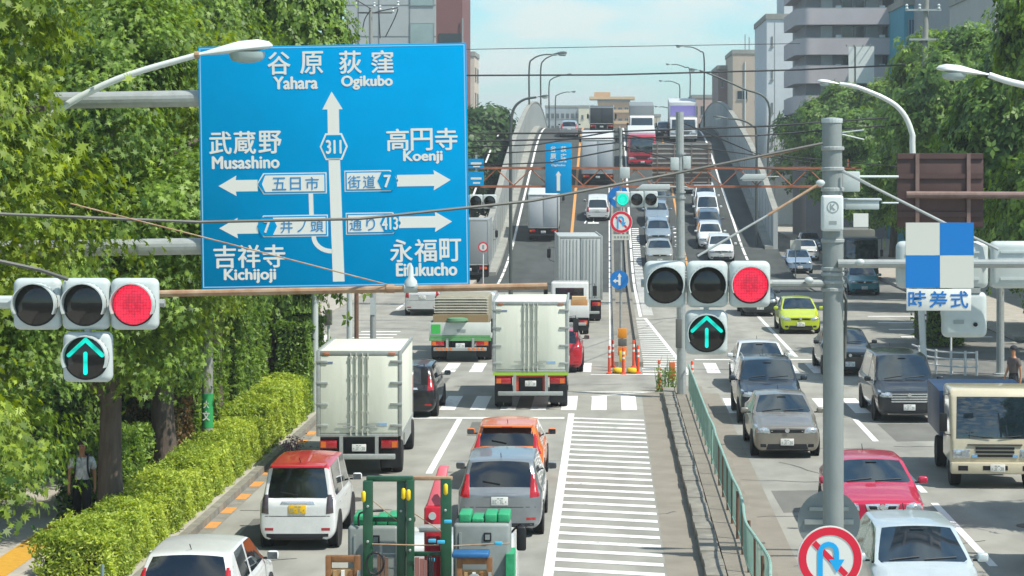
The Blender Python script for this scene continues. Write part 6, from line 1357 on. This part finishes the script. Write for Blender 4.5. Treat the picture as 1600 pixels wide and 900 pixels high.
# ------------------------------------------------------------------ people
M_skin = mat('skin', '#b5805f', .55); M_hair = mat('dark_hair', '#1a1512', .6)
def skin_mesh(name, nodes, edges, m, parent, sub=2):
    me = bpy.data.meshes.new(name); me.from_pydata([n[0] for n in nodes], edges, []); o = obj_from_mesh(name, me); md = o.modifiers.new('k', 'SKIN'); md.use_smooth_shade = True
    sk = me.skin_vertices[0].data
    for i, n in enumerate(nodes): r = n[1]; sk[i].radius = r if isinstance(r, tuple) else (r, r)
    sk[0].use_root = True; s = o.modifiers.new('s', 'SUBSURF'); s.levels = sub
    dg = bpy.context.evaluated_depsgraph_get(); dg.update(); nm = bpy.data.meshes.new_from_object(o.evaluated_get(dg)); bpy.data.objects.remove(o)
    nm.materials.clear(); nm.materials.append(m)
    for p in nm.polygons: p.use_smooth = True
    return obj_from_mesh(name, nm, parent)
def person(label, loc, rz, shirt, trousers, cap=None, straps=False, step=.16, arm=.1):
    r = thing('person', label, 'person', loc, rz); L = .0
    N = [((0, 0, .95), .095), ((0, 0, 1.15), .11), ((0, .01, 1.34), .135), ((0, .01, 1.46), .07), ((0, 0, 1.53), .05), ((0, -.01, 1.60), .072), ((0, -.015, 1.68), .082), ((0, 0, 1.74), .05)]
    E = [(0, 1), (1, 2), (2, 3), (3, 4), (4, 5), (5, 6), (6, 7)]
    for s in (1, -1):
        n = len(N); st_ = s * step
        N += [((s * .085, 0, .86), .06), ((s * .10, -st_ * .5, .49), .05), ((s * .10, -st_ + .03, .09), .038), ((s * .11, -st_ - .13, .035), .034)]; E += [(0, n), (n, n + 1), (n + 1, n + 2), (n + 2, n + 3)]
        N += [((s * .19, .01, 1.40), .055), ((s * .235, .03 + s * arm * .3, 1.13), .042), ((s * .24, -.03 + s * arm, .88), .030), ((s * .24, -.05 + s * arm, .80), .034)]; E += [(2, n + 4), (n + 4, n + 5), (n + 5, n + 6), (n + 6, n + 7)]
        for j in range(5):      # fingers
            b = len(N); x = s * (.24 + (.028 if j == 4 else 0) * -1); y = -.05 + s * arm + (j - 1.5) * .017 if j < 4 else -.085 + s * arm
            N += [((x, y, .755 if j < 4 else .79), .0085), ((x - s * .008, y, .725 if j < 4 else .755), .007)]; E += [(n + 7, b), (b, b + 1)]
    skin_mesh('body', N, E, M_skin, r)
    # clothing: the same skeleton, a little fuller
    tr_ = MB(); tr_.lathe([(.02, .80), (.115, .80), (.15, .86), (.155, .93), (.145, 1.0), (.135, 1.02)], 16, 'z')
    for s in (1, -1): st_ = s * step; tr_.tube(smooth_path([(s * .085, 0, .93), (s * .095, -st_ * .25, .70), (s * .10, -st_ * .5, .49), (s * .10, -st_ * .78 + .03, .28), (s * .10, -st_ + .03, .08)], 3), [.085, .098, .10, .097, .092, .086, .082, .08, .078, .075, .073, .071, .07], 12)
    tm_ = tr_.build('trousers', trousers, r, smooth=True)
    for v in tm_.data.vertices:
        if v.co.z > .78 and abs(v.co.x) > .03 and v.co.z > .8: v.co.y *= .86
    S_ = [((0, 0, .92), (.17, .14)), ((0, 0, 1.15), (.15, .125)), ((0, .01, 1.34), (.165, .13)), ((0, .01, 1.455), .085)]; SE = [(0, 1), (1, 2), (2, 3)]
    for s in (1, -1): n = len(S_); S_ += [((s * .19, .01, 1.40), .075), ((s * .235, .03, 1.20), .068)]; SE += [(2, n), (n, n + 1)]
    skin_mesh('shirt', S_, SE, shirt, r)
    for s in (1, -1):
        f = MB(); f.lathe([(.012, -.03), (.04, -.02), (.045, .06), (.03, .10), (.01, .12)], 10, 'y', (0, 0, 0)); sh_ = f.build('shoe', M_black, r, smooth=True)
        sh_.location = (s * .105, -s * step - .03, .045); sh_.scale = (1, 1.25, .9); sh_.rotation_euler = (0, 0, math.pi)
    MB().lathe([(.06, .0), (.090, .02), (.097, .06), (.080, .11), (.04, .135), (.01, .14)], 16, 'z', (0, .022, 1.672)).build('hair', M_hair, r, smooth=True)
    fm = MB()
    for s in (1, -1): fm.lathe([(.004, -.006), (.011, 0), (.004, .006)], 8, 'y', (s * .03, -.093, 1.675))
    fm.build('eyes', M_black, r); MB().add([(-.013, -.09, 1.635), (.013, -.09, 1.635), (0, -.118, 1.64), (0, -.092, 1.68)], [(0, 1, 2), (0, 2, 3), (1, 3, 2), (0, 3, 1)]).build('nose', M_skin, r, smooth=True); MB().box(-.022, .022, -.088, -.08, 1.603, 1.609).build('mouth', mat('lips', '#8d4f45', .5), r)
    if straps:
        for s in (1, -1): MB().tube(smooth_path([(s * .11, .10, 1.46), (s * .12, -.03, 1.51), (s * .12, -.15, 1.38), (s * .13, -.16, 1.2), (s * .16, -.06, 1.06)], 4), .020, 6).build('backpack_strap', M_black, r)
        bp = MB().box(-.15, .15, .13, .27, 1.05, 1.5).build('backpack', M_black, r, bev=.06, seg=3)
    if cap:
        c = MB().lathe([(.108, 0), (.112, .05), (.09, .10), (.04, .125), (.008, .13)], 18, 'z', (0, .01, 1.70)).build('cap', cap, r, smooth=True); MB().prism([(-.07, -.09, 1.705), (.07, -.09, 1.705), (.05, -.19, 1.695), (-.05, -.19, 1.695)], (0, 0, .012)).build('cap_peak', cap, c)
    return r
def floral(name, base, spots):
    return mat(name, base, .8, color2=spots, vscale=14)
person('person in white patterned shirt and black trousers with a backpack walking beside the thick trunk', (-10.38, 44.2, .12), .15, floral('patterned_shirt', '#efefec', '#9a9ea4'), mat('black_trousers', '#101114', .8), straps=True)
person('person in a white shirt near the white post with the grey box', (-9.75, 76, .0), .5, mat('white_shirt', '#e0e0de', .8), mat('navy_trousers', '#23283a', .8))
person('person in a dark cap and grey jacket at the right edge behind the cream truck', (11.95, 66.0, .12), -1.0, mat('brown_grey_jacket', '#5e5552', .8), mat('dark_trousers', '#26272b', .8), cap=mat('dark_cap_cloth', '#23262e', .8))
# ------------------------------------------------------------------ vehicles going away, left carriageway
PM = lambda n, c, **k: paint(n, c, **k)
pw = PM('white_car_paint', '#d5d8d6'); pg = PM('mid_grey_metallic', '#8a8f92', metal=.5); ps = PM('silver_metallic', '#a9aeb0', metal=.55); po = PM('orange_car_paint', '#e0701c'); pk = PM('black_car_paint', '#0e0f12')
pb = PM('dark_blue_car_paint', '#1a2632', metal=.3); pp = PM('raspberry_car_paint', '#b5123f'); pl_ = PM('lime_car_paint', '#b3c41c'); pt = PM('teal_car_paint', '#147d8c'); pgold = PM('champagne_metallic', '#8f8a80', metal=.5); pice = PM('ice_silver_paint', '#c3cfd2', metal=.3)
car('hatchback', 'white hatchback at the bottom left edge with only its roof and rear window in view', 'car', (-6.4, 33.6, 0), True, 4.0, 1.69, 1.50, pw, 'hatch')
car('kei_car', 'tall white small car with a red roof and yellow number plate', 'car', ((469 - VX) * 43 / F, 42.6, 0), True, 3.4, 1.475, 1.66, pw, 'kei', plate_m=M_platey, roof_m=PM('red_roof_paint', '#c21f30'), tail='block', lamp=mat('clear_dark_tail_lens', '#4a4246', .12, coat=1.0), trim='chrome', spoiler=True)
car('hatchback', 'orange hatchback in front of the grey one, waiting in the right lane', 'car', (-2.28, 50.2, 0), True, 4.0, 1.69, 1.46, po, 'hatch', tail='side', spoiler=True)
car('minicar', 'mid grey hatchback with tall red tail lights behind the orange car', 'car', (-2.13, 44.0, 0), True, 4.1, 1.69, 1.54, pg, 'mpv', tail='side')
car('hatchback', 'black hatchback half hidden behind the left box truck', 'car', (-5.78, 64.2, 0), True, 4.2, 1.70, 1.53, pk, 'mpv', tail='side', trim='chrome')
car('hatchback', 'red hatchback peeping out right of the middle box truck', 'car', (-1.72, 77.6, 0), True, 3.9, 1.69, 1.50, PM('red_car_paint', '#b01526'), 'hatch', tail='side')
car('minivan', 'silver van on the left side road just under the brown pipe', 'car', (-8.75, 105.5, 0), True, 4.3, 1.69, 1.85, PM('pale_silver_paint', '#c3c6c4', metal=.2), 'minivan', tail='block')
p = onroad(934, 346); car('hatchback', 'white compact climbing the ramp below the narrow blue sign', 'car', p, True, 4.0, 1.70, 1.62, pw, 'kei', tail='block', pitch=slope(p.y + 2))
p = onroad(889, 215); car('hatchback', 'tiny silver car at the flyover crest beside the left wall', 'car', p, True, 4.0, 1.70, 1.5, ps, 'hatch', detail=1, pitch=slope(p.y + 2))
M_boxw = mat('off_white_truck_panel', '#dcdfd0', .62, coat=.0, spec=.3, var=.09, vscale=2.6, streak=.12); M_boxg = mat('pale_grey_truck_panel', '#aeb4b2', .5, var=.05, vscale=1.4); M_cabw = PM('white_cab_paint', '#d3d5d2')
box_truck('box_truck', 'white box truck with twin rear doors in the left lane beside the hedge', ((561 - VX) * 52.5 / F, 52.5, 0), 1.98, 2.95, .95, 5.9, M_boxw, M_cabw, stickers=True, rz=.025)
M_lime = mat('lime_sill_paint', '#9cc23a', .5); M_oc = mat('orange_chassis_paint', '#c8431f', .5)
box_truck('box_truck', 'white box truck with lime sill and orange chassis on the crosswalk', ((829 - VX) * 66.5 / F, 66.5, 0), 2.24, 3.2, 1.12, 6.2, M_boxw, M_cabw, sill=M_lime, chassis=M_oc, rz=.012, stickers=True)
box_truck('container_truck', 'tall ribbed grey container truck behind the far green signal', ((907 - VX) * 101 / F, 101, 0), 1.98, 3.92, 1.05, 9.5, M_boxg, M_cabw, ribs=True, plain=True, rz=.05)
p = onroad(849, 378); box_truck('box_truck', 'pale grey box truck with dark bumper climbing the left ramp lane', p, 2.05, 3.25, .95, 6.2, mat('light_grey_truck_panel', '#c3c8ca', .5, var=.04), M_cabw, plain=True, pitch=slope(p.y + 3), bumper=M_black)
p = onroad(934, 292); box_truck('box_truck', 'large pale box truck high on the ramp with a dark underbody', p, 2.55, 3.75, 1.05, 9.0, mat('light_grey_truck_panel', '#c3c8ca', .5), M_cabw, plain=True, pitch=slope(p.y + 4), bumper=M_black)
p = onroad(940, 210); box_truck('box_truck', 'dark truck at the flyover crest in front of the tan tower', p, 2.3, 2.6, 1.0, 6.0, mat('dark_grey_truck_panel', '#3c4245', .5), M_cabw, plain=True, pitch=slope(p.y + 3), bumper=M_black)
# green-white flatbed with a netted load
M_gw = mat('green_white_gate_paint', '#c3cac3', .5, var=.08, vscale=2); M_gn = mat('leaf_green_truck_paint', '#5f9a62', .55, var=.15, vscale=3)
p = G(719, 566); fb_ = flatbed('flatbed_truck', 'green and white flatbed truck with a covered load and orange hatched bumper', (p.x, p.y, 0), 2.25, 6.6, 1.0, .45, M_gw, M_cabw, 2.25, m_trim=M_gn)
h_ = MB()
for sx in (1, -1):
    for i in range(4): x = sx * (.35 + i * .16); h_.prism([(x, -.125, .44), (x + .08, -.125, .44), (x + .02, -.125, .54), (x - .06, -.125, .54)], (0, .008, 0))
h_.build('hazard_stripes', mat('orange_hazard_film', '#e0761c', .4), fb_); MB().box(-1.05, -.72, -.014, -.002, 1.05, 1.38).build('green_emblem', mat('emblem_green', '#3fb04f', .5), fb_); MB().box(-.12, .2, -.014, -.002, 1.1, 1.2).build('tailgate_mark', M_mark, fb_)
MB().box(-1.1, 1.1, -.016, -.004, .92, .985).build('moss_line', M_gn, fb_)
nl = thing('netted_load', 'beige netted load heaped on the green and white flatbed', 'cargo', (p.x, p.y, 1.0)); M_net = mat('beige_tarp', '#9a9683', .85, color2='#7f7c6c', vscale=5, bump=.5, bscale=8)
MB().box(-.95, 1.0, .3, 3.2, 0, 1.38).build('tarp', M_net, nl, bev=.1, seg=3); nn = MB()
for i in range(13): nn.tube([(-.98, .29, .1 + i * .1), (1.02, .29, .1 + i * .1)], .012, 4)
nn.build('net_cords', mat('net_cord_grey', '#c4c3b8', .8), nl); MB().lathe([(.3, 0), (.40, .06), (.38, .14), (.2, .18)], 18, 'z', (-.1, .12, .46)).build('green_bundle', mat('dull_green_cloth', '#5f8a6a', .8), nl, smooth=True); MB().box(-1.0, 1.02, .06, .28, 0, .72).build('wood_side', mat('brown_board', '#8f7a58', .8), nl)
# white truck with crates
p = G(888, 524); wt = flatbed('flatbed_truck', 'white flatbed truck carrying wooden crates, half hidden by the middle box truck', (p.x, p.y, 0), 1.75, 4.9, .85, .4, M_cabw, M_cabw, 2.05)
ct = thing('wooden_crate', 'orange brown crate on the white flatbed truck', 'crate', (p.x + .45, p.y + .3, .85)); MB().box(-.35, .35, 0, .6, 0, .62).build('crate_box', mat('crate_plywood', '#b98a58', .75, var=.15), ct, bev=.01); MB().box(-.3, .3, .0, .6, .62, .75).build('crate_lid', mat('pale_plywood', '#cfae82', .75), ct)
# ------------------------------------------------------------------ crane truck in the foreground
YT = 28.0; s_ = YT / F
gt_ = thing('crane_truck', 'crane truck with green steel frames, red crane column and grey side boxes at the bottom', 'truck', ((655 - VX) * s_, YT, 0)); ox = gt_.location.x
def X(px): return (px - 655) * s_
def Z(py, d=0.0): return EYE - (py - HY) * (YT + d) / F
M_dg = mat('dark_green_steel', '#155030', .45, color2='#0d3d25', vscale=4, coat=.3); M_cr = mat('red_crane_paint', '#c0182f', .4, coat=.4, var=.1); M_crp = mat('faded_red_crane_paint', '#d0616c', .5); M_tb = mat('grey_side_box_panel', '#8b928f', .5, color2='#7a817e', vscale=3); M_tarp = mat('emerald_tarp', '#2c9a68', .55, var=.12, vscale=6, bump=.5, bscale=14)
W2 = 1.18; MB().box(-W2, W2, .1, 3.2, .95, 1.05).build('bed_floor', M_dg, gt_)
MB().box(-W2, W2, .05, .1, .95, 1.45).build('tailgate', M_dg, gt_)
for sx in (1, -1): MB().box(sx * (W2 - .05), sx * W2, .1, 3.2, 1.05, 1.45).build('side_gate', M_dg, gt_)
for (a, b, yo, top) in ((562, 577, .35, 752), (614, 628, .5, 750), (630, 642, .42, 750), (683, 700, .55, 748)):
    MB().box(X(a), X(b), yo, yo + .12, 1.05, Z(top, yo)).build('green_post', M_dg, gt_, bev=.01)
MB().box(X(566), X(640), .45, .55, Z(752, .5), Z(744, .5)).build('top_bar', M_dg, gt_, bev=.012); MB().box(X(630), X(702), .56, .62, Z(750, .6), Z(744, .6)).build('top_bar', M_rust, gt_, bev=.008)
for px, py in ((564, 776), (626, 773), (634, 775), (693, 766)): MB().lathe([(.012, -.07), (.028, -.05), (.028, .05), (.015, .07)], 10, 'z', (X(px), .30 if px < 600 else .38, Z(py, .3))).build('yellow_lamp', M_ypaint, gt_, smooth=True)
# red crane column
MB().box(X(647), X(676), 1.5, 1.9, 1.0, Z(792, 1.5)).build('crane_column', M_cr, gt_, bev=.03); MB().prism([(X(650), 1.55, Z(792, 1.5)), (X(674), 1.55, Z(792, 1.5)), (X(684), 1.8, Z(735, 1.5)), (X(668), 1.8, Z(735, 1.5))], (0, .22, 0)).build('folded_boom', M_crp, gt_, bev=.02)
MB().prism([(X(676), 1.5, Z(778, 1.5)), (X(684), 1.5, Z(775, 1.5)), (X(686), 1.5, Z(745, 1.5)), (X(679), 1.5, Z(748, 1.5))], (0, .05, 0)).build('boom_plate', M_rust, gt_); MB().lathe([(.05, -.012), (.05, .0), (.035, .006)][::-1], 18, 'y', (X(661), 1.488, Z(806, 1.5))).build('round_emblem', M_house, gt_)
MB().box(X(642), X(690), 1.2, 1.45, Z(830, 1.3), Z(822, 1.3)).build('cross_beam', M_grey, gt_, bev=.01)
# cab with grey boxes and green tarps in front of the bed
MB().box(-1.05, 1.05, 3.3, 4.9, .5, 2.08).build('cab', M_cabw, gt_, bev=.1, seg=3)
for a, b, t, tt in ((530, 612, 822, 805), (700, 792, 818, 801)):
    bx_ = MB().box(X(a), X(b), .9, 1.4, 1.05, Z(t, .9)).build('side_box', M_tb, gt_, bev=.05, seg=3); MB().box(X(a) + .08, X(a) + .11, .885, .9, Z(t + 60, .9), Z(t + 14, .9)).build('box_groove', M_mark, bx_)
    MB().box(X(b) - .34, X(b) - .24, .88, .9, Z(t + 28, .9), Z(t + 14, .9)).build('box_latch', M_black, bx_, bev=.01); MB().box(X(b) - .32, X(b) - .26, .872, .881, Z(t + 25, .9), Z(t + 17, .9)).build('latch_window', M_tb, bx_)
    n = 4; tp = MB()
    for i in range(n): x0_ = X(a + 8) + (X(b) - X(a + 8)) * i / n; x1_ = X(a + 8) + (X(b) - X(a + 8)) * (i + 1) / n; tp.box(x0_ + .004, x1_ - .004, .95, 1.4, Z(t, .9) + .002, Z(t, .9) + .10 + .035 * math.sin(i * 2.1 + a))
    tp.build('green_tarp', M_tarp, gt_, bev=.022, seg=3)
MB().box(X(786), X(799), .8, 1.3, 1.05, Z(866, .8)).build('green_end_panel', M_tarp, gt_)
for sx, px in ((1, 806), (-1, 545)):
    a = MB().tube(smooth_path([(X(px) - sx * .18, 1.9, Z(835, 2)), (X(px), 1.8, Z(815, 2)), (X(px), 1.8, Z(842, 2))], 4), .015, 6).build('mirror_stay', M_black, gt_); 
    if sx > 0: MB().box(X(px - 8), X(px + 8), 1.75, 1.82, Z(856, 2), Z(818, 2)).build('mirror', M_black, a, bev=.03, seg=3)
MB().tube(smooth_path([(X(548), .9, Z(822, .9)), (X(548), .9, Z(806, .9)), (X(556), .9, Z(800, .9)), (X(588), .9, Z(798, .9))], 4), .014, 6).build('hand_rail', M_black, gt_)
for px, py in ((697, 815), (672, 845), (686, 847), (670, 875), (777, 849)): MB().box(X(px - 6), X(px + 6), .3, .36, Z(py + 3, .3), Z(py - 2, .3)).build('strap_buckle', mat('light_blue_strap', '#3aa4c6', .5), gt_, bev=.008)
for pts in (((577, 850), (655, 852), (683, 851)), ((706, 853), (760, 850), (795, 849))): MB().tube([(X(a), .34, Z(b, .34)) for a, b in pts], .010, 5).build('load_strap', M_rust, gt_)
truck_wheels(gt_, 1.15, (1.0, 4.1), .40, dual=(1.0,)); rear_gear(gt_, 1.15, .95, .1)
# things loaded on its bed
M_wood = mat('weathered_timber', '#8a5f38', .8, color2='#6e4a2b', vscale=9); M_wood2 = mat('pale_timber', '#b39468', .8, color2='#97794f', vscale=9)
for a, b, t, lab in ((506, 560, 869, 'brown wooden frame on the crane truck bed, left of the green posts'), (712, 768, 872, 'brown wooden frame with round opening on the crane truck bed, under the blue tarp')):
    f_ = thing('timber_rack', lab, 'rack', (ox + X((a + b) / 2), YT + .15, 1.05)); w_ = (X(b) - X(a)) / 2; h = Z(t, .15) - 1.05
    for sx in (1, -1): MB().box(sx * (w_ - .07), sx * w_, 0, .1, 0, h).build('frame_post', M_wood, f_, bev=.006)
    MB().box(-w_ + .07, w_ - .07, 0, .1, h - .08, h).build('frame_rail', M_wood, f_, bev=.006); MB().box(-w_ + .07, w_ - .07, .03, .07, 0, h - .16).build('backing_board', M_wood2, f_)
    for i in range(4): MB().box(-w_ + .1 + i * .1, -w_ + .14 + i * .1, -.02, .028, 0, h - .18).build('slat', (M_wood2, M_signw, M_wood, M_grey)[i], f_)
    if a > 600: MB().lathe([(.09, -.03), (.09, .02), (.06, .025), (.06, -.035)], 18, 'y', (0, -.03, h - .28)).build('pipe_ring', M_grey, f_)
bt = thing('folded_tarp', 'blue folded tarp on top of the right wooden frame', 'tarp', (ox + X(734), YT + .2, Z(872, .15) + .003)); MB().box(X(626), X(684), -.1, .2, 0, .07).build('tarp_fold', mat('blue_tarp', '#1f5c8d', .5, var=.2, vscale=8), bt, bev=.025, seg=3)
for i, (a, b, t, m_, lab) in enumerate(((586, 604, 868, M_frust, 'dark brown bundle of boards on the crane truck bed'), (645, 668, 872, mat('dusty_pink_board', '#8a5a52', .8), 'dusty red boards standing behind the crane truck posts'), (665, 676, 868, M_black, 'black tool case standing on the crane truck bed'))):
    q = thing('load_board', lab, 'board', (ox + X((a + b) / 2), YT + .22, 1.05)); w_ = (X(b) - X(a)) / 2
    for j in range(3): MB().box(-w_ + j * 2 * w_ / 3 + .004, -w_ + (j + 1) * 2 * w_ / 3 - .004, 0, .05, 0, Z(t + 2 * j, .2) - 1.05).build('plank', m_, q)
hs = thing('coiled_hose', 'black hose coiled over the left timber rack on the crane truck', 'hose', (ox + X(585), YT + .1, Z(880, .1)))
cp = [(.11 * math.cos(q * .5) * (1 + .02 * math.sin(q)), -.02 + .004 * (q % 7), .11 * math.sin(q * .5) * 1.25) for q in range(64)]; MB().tube(cp, .013, 6).build('hose', M_black, hs, smooth=True)
ld = thing('folded_ladder', 'grey aluminium ladder lying upright between the green posts on the crane truck', 'ladder', (ox + X(600), YT + .62, 1.05)); h_ = Z(852, .6) - 1.05
for q in (-.1, .1): MB().box(q - .016, q + .016, 0, .05, 0, h_).build('ladder_rail', M_steel, ld)
for q in range(8): MB().tube([(-.1, .025, .1 + q * h_ / 8.2), (.1, .025, .1 + q * h_ / 8.2)], .013, 6).build('rung', M_steel, ld)
for a, b, c_, d_ in ((563, 772, 620, 820), (622, 790, 690, 835)): MB().tube([(X(a), .52, Z(b, .5)), (X(c_), .56, Z(d_, .5))], .007, 5).build('guy_rope', M_rust, gt_)
for px, py in ((570, 790), (621, 800), (636, 812), (691, 800), (570, 845), (636, 860)): MB().lathe([(.012, -.02), (.018, -.012), (.018, .0), (.008, .006)][::-1], 8, 'y', (X(px), .34 if px < 600 else .415 if px > 628 and px < 650 else .49 if px < 628 else .54, Z(py, .4))).build('bolt_head', M_steel, gt_)
for a, b, py in ((562, 642, 812), (614, 700, 866)): MB().box(X(a), X(b), .63, .68, Z(py + 4, .6), Z(py - 3, .6)).build('green_cross_bar', M_dg, gt_, bev=.006)
# ------------------------------------------------------------------ oncoming vehicles, right carriageway
car('sedan', 'white sedan just behind the dark blue SUV at the crosswalk', 'car', ((1186 - VX) * 73 / F, 71.0, 0), False, 4.5, 1.72, 1.50, pw, 'sedan')
car('suv', 'dark blue SUV with roof rails between the white and champagne sedans', 'car', ((1203 - VX) * 63.3 / F, 62.6, 0), False, 4.6, 1.82, 1.70, pb, 'suv', rails=True)
car('sedan', 'champagne silver sedan behind the green median fence', 'car', ((1228 - VX) * 56 / F, 55.6, 0), False, 4.5, 1.70, 1.44, pgold, 'sedan')
car('hatchback', 'raspberry red hatchback with twin grilles behind the tall grey pole', 'car', (5.32, 43.4, 0), False, 4.3, 1.76, 1.41, pp, 'sport', grille='twin')
car('hatchback', 'ice silver wedge shaped hatchback at the bottom right', 'car', (5.05, 34.8, 0), False, 4.5, 1.75, 1.49, pice, 'wedge')
car('sedan', 'black sedan in the right lane behind the tall grey pole', 'car', ((1326 - VX) * 77 / F, 76.5, 0), False, 4.8, 1.80, 1.46, pk, 'sedan')
car('minivan', 'black minivan with a large chrome barred grille beside the guard rail', 'car', ((1421 - VX) * 63 / F, 63.0, 0), False, 4.9, 1.85, 1.82, PM('near_black_blue_paint', '#15191f'), 'minivan', grille='big', trim='chrome')
car('hatchback', 'lime green compact hatchback beyond the crosswalk', 'car', ((1250 - VX) * 95 / F, 94.6, 0), False, 4.0, 1.70, 1.48, pl_, 'wedge')
car('taxi', 'dark taxi with a green wing left of the lime compact', 'car', ((1188 - VX) * 105 / F, 105, 0), False, 4.6, 1.70, 1.50, PM('taxi_dark_paint', '#1d2a2c'), 'sedan')
car('hatchback', 'teal compact car far down the right side road', 'car', ((1351 - VX) * 121 / F, 121, 0), False, 4.0, 1.70, 1.55, pt, 'hatch')
car('van', 'grey van at the right edge with only its side in view', 'car', (8.62, 37.2, 0), False, 4.7, 1.70, 1.95, PM('warm_grey_paint', '#8c8a86'), 'van')
ft = front_truck('cargo_truck', 'cream truck cab with a blue load body at the right edge', (8.74, 50.6, 0), 1.98, 2.25, 4.7, PM('cream_cab_paint', '#c6bea4'), mat('blue_truck_body', '#17355a', .4, var=.1), 2.02, load_w=2.12, cab_top=2.22, rz=-.045)
MB().box(-.3, .1, 1.95, 2.3, 2.021, 2.026).build('sky_blue_patch', mat('sky_blue_patch_paint', '#4d8fcf', .5), ft); MB().box(-.5, -.2, .12, .2, 1.24, 1.32).build('dashboard_papers', M_signw, ft)
# parked cars
for px, py, m_, lab in ((1250, 428, PM('pale_blue_paint', '#8fa6bd', metal=.2), 'pale blue car parked beside the right flyover wall, nearest of the parked ones'), (1262, 408, PM('white_car_paint', '#d5d8d6'), 'white car parked beside the right flyover wall, in the middle'), (1268, 394, PM('steel_blue_paint', '#58728c', metal=.3), 'steel blue car parked deepest beside the right flyover wall')):
    p = G(px, py); car('parked_car', lab, 'car', (p.x, p.y, 0), False, 4.2, 1.7, 1.5, m_, 'hatch', detail=1)
p = G(1344, 440); front_truck('cargo_truck', 'dark fronted truck far down the right side road behind the teal car', (p.x + .3, p.y + 2, 0), 2.1, 2.6, 6, PM('dark_teal_cab_paint', '#1f3436'), mat('dull_grey_load', '#6d706b', .6), 3.0)
# ramp queue, left lane of the oncoming side
QG = 'cars queued on the ramp'
sb2 = PM('blue_silver_paint', '#93a3ad', metal=.45); 
for i, (px, py, st_, m_, H_, lab) in enumerate(((1031, 417, 'sedan', PM('pale_gold_silver_paint', '#a8aca4', metal=.4), 1.48, 'pale silver sedan at the front of the left ramp queue'), (1029, 384, 'hatch', sb2, 1.46, 'blue silver hatchback second in the left ramp queue'), (1027, 355, 'sedan', sb2, 1.46, 'blue silver sedan third in the left ramp queue'), (1024, 331, 'hatch', PM('slate_blue_paint', '#4f6375', metal=.4), 1.5, 'slate blue car fourth in the left ramp queue'))):
    p = onroad(px, py); car('queued_car', lab, 'car', p, False, 4.4, 1.75, H_, m_, st_, QG, pitch=slope(p.y + 2))
for px, py, st_, m_, H_, lab in ((1127, 410, 'hatch', pw, 1.5, 'white hatchback at the front of the right ramp queue'), (1111, 390, 'hatch', pw, 1.5, 'white hatchback second in the right ramp queue'), (1109, 369, 'hatch', PM('slate_blue_paint', '#4f6375', metal=.4), 1.45, 'slate blue car with only its roof showing in the right ramp queue'), (1106, 352, 'minivan', pw, 1.85, 'white minivan third in the right ramp queue'), (1103, 333, 'minivan', pw, 1.8, 'white van fourth in the right ramp queue')):
    p = onroad(px, py); car('queued_car', lab, 'car', p, False, 4.3, 1.72, H_, m_, st_, QG, pitch=slope(p.y + 2))
p = onroad(1085, 330); car('queued_car', 'small white car between the two ramp queues behind the grey pole', 'car', (p.x - .2, p.y + 8, zr(p.y + 8)), False, 4.0, 1.7, 1.5, pw, 'hatch', QG, detail=1, pitch=slope(p.y + 10))
p = onroad(1003, 262); front_truck('fire_red_truck', 'red cab truck high on the ramp left of the wide sign back', p, 2.3, 2.7, 6.5, PM('red_cab_paint', '#b3263c'), mat('light_grey_truck_panel', '#c3c8ca', .5), 2.75, pitch=slope(p.y + 3))
p = onroad(1003, 222); front_truck('box_truck', 'grey box truck with a white cab at the flyover crest', p, 2.25, 2.5, 6.5, M_cabw, mat('mid_grey_truck_panel', '#7d8486', .5), 3.2, pitch=slope(p.y + 3), cab_top=2.35)
p = onroad(1068, 222); front_truck('box_truck', 'white truck with a violet panel above its cab at the crest beside the right wall', p, 2.5, 2.3, 7.0, M_cabw, mat('light_grey_truck_panel', '#c3c8ca', .5), 3.5, pitch=slope(p.y + 3), cab_top=2.2)
MB().box(-1.15, 1.15, 1.83, 1.847, 2.28, 3.2).build('violet_panel', mat('violet_panel_paint', '#8f86c8', .5), bpy.data.objects[[o.name for o in bpy.data.objects if o.get('label', '').startswith('white truck with a violet')][0]])
for px, py, lab in ((1040, 218, 'dark blue car at the crest between the two trucks'), (1003, 240, 'dark green car behind the red cab truck on the ramp')):
    p = onroad(px, py); car('queued_car', lab, 'car', p, False, 4.3, 1.72, 1.5, pb if px > 1010 else PM('dark_green_paint', '#26423f'), 'hatch', QG, detail=1, pitch=slope(p.y + 2))
p = G(752, 440); box_truck('box_truck', 'large grey box truck on the left side road, partly behind the big blue sign', (p.x - .75, p.y, 0), 2.4, 3.75, 1.0, 8.5, mat('cool_grey_truck_panel', '#8f9698', .5), M_cabw, plain=True, rz=.02, bumper=M_black)
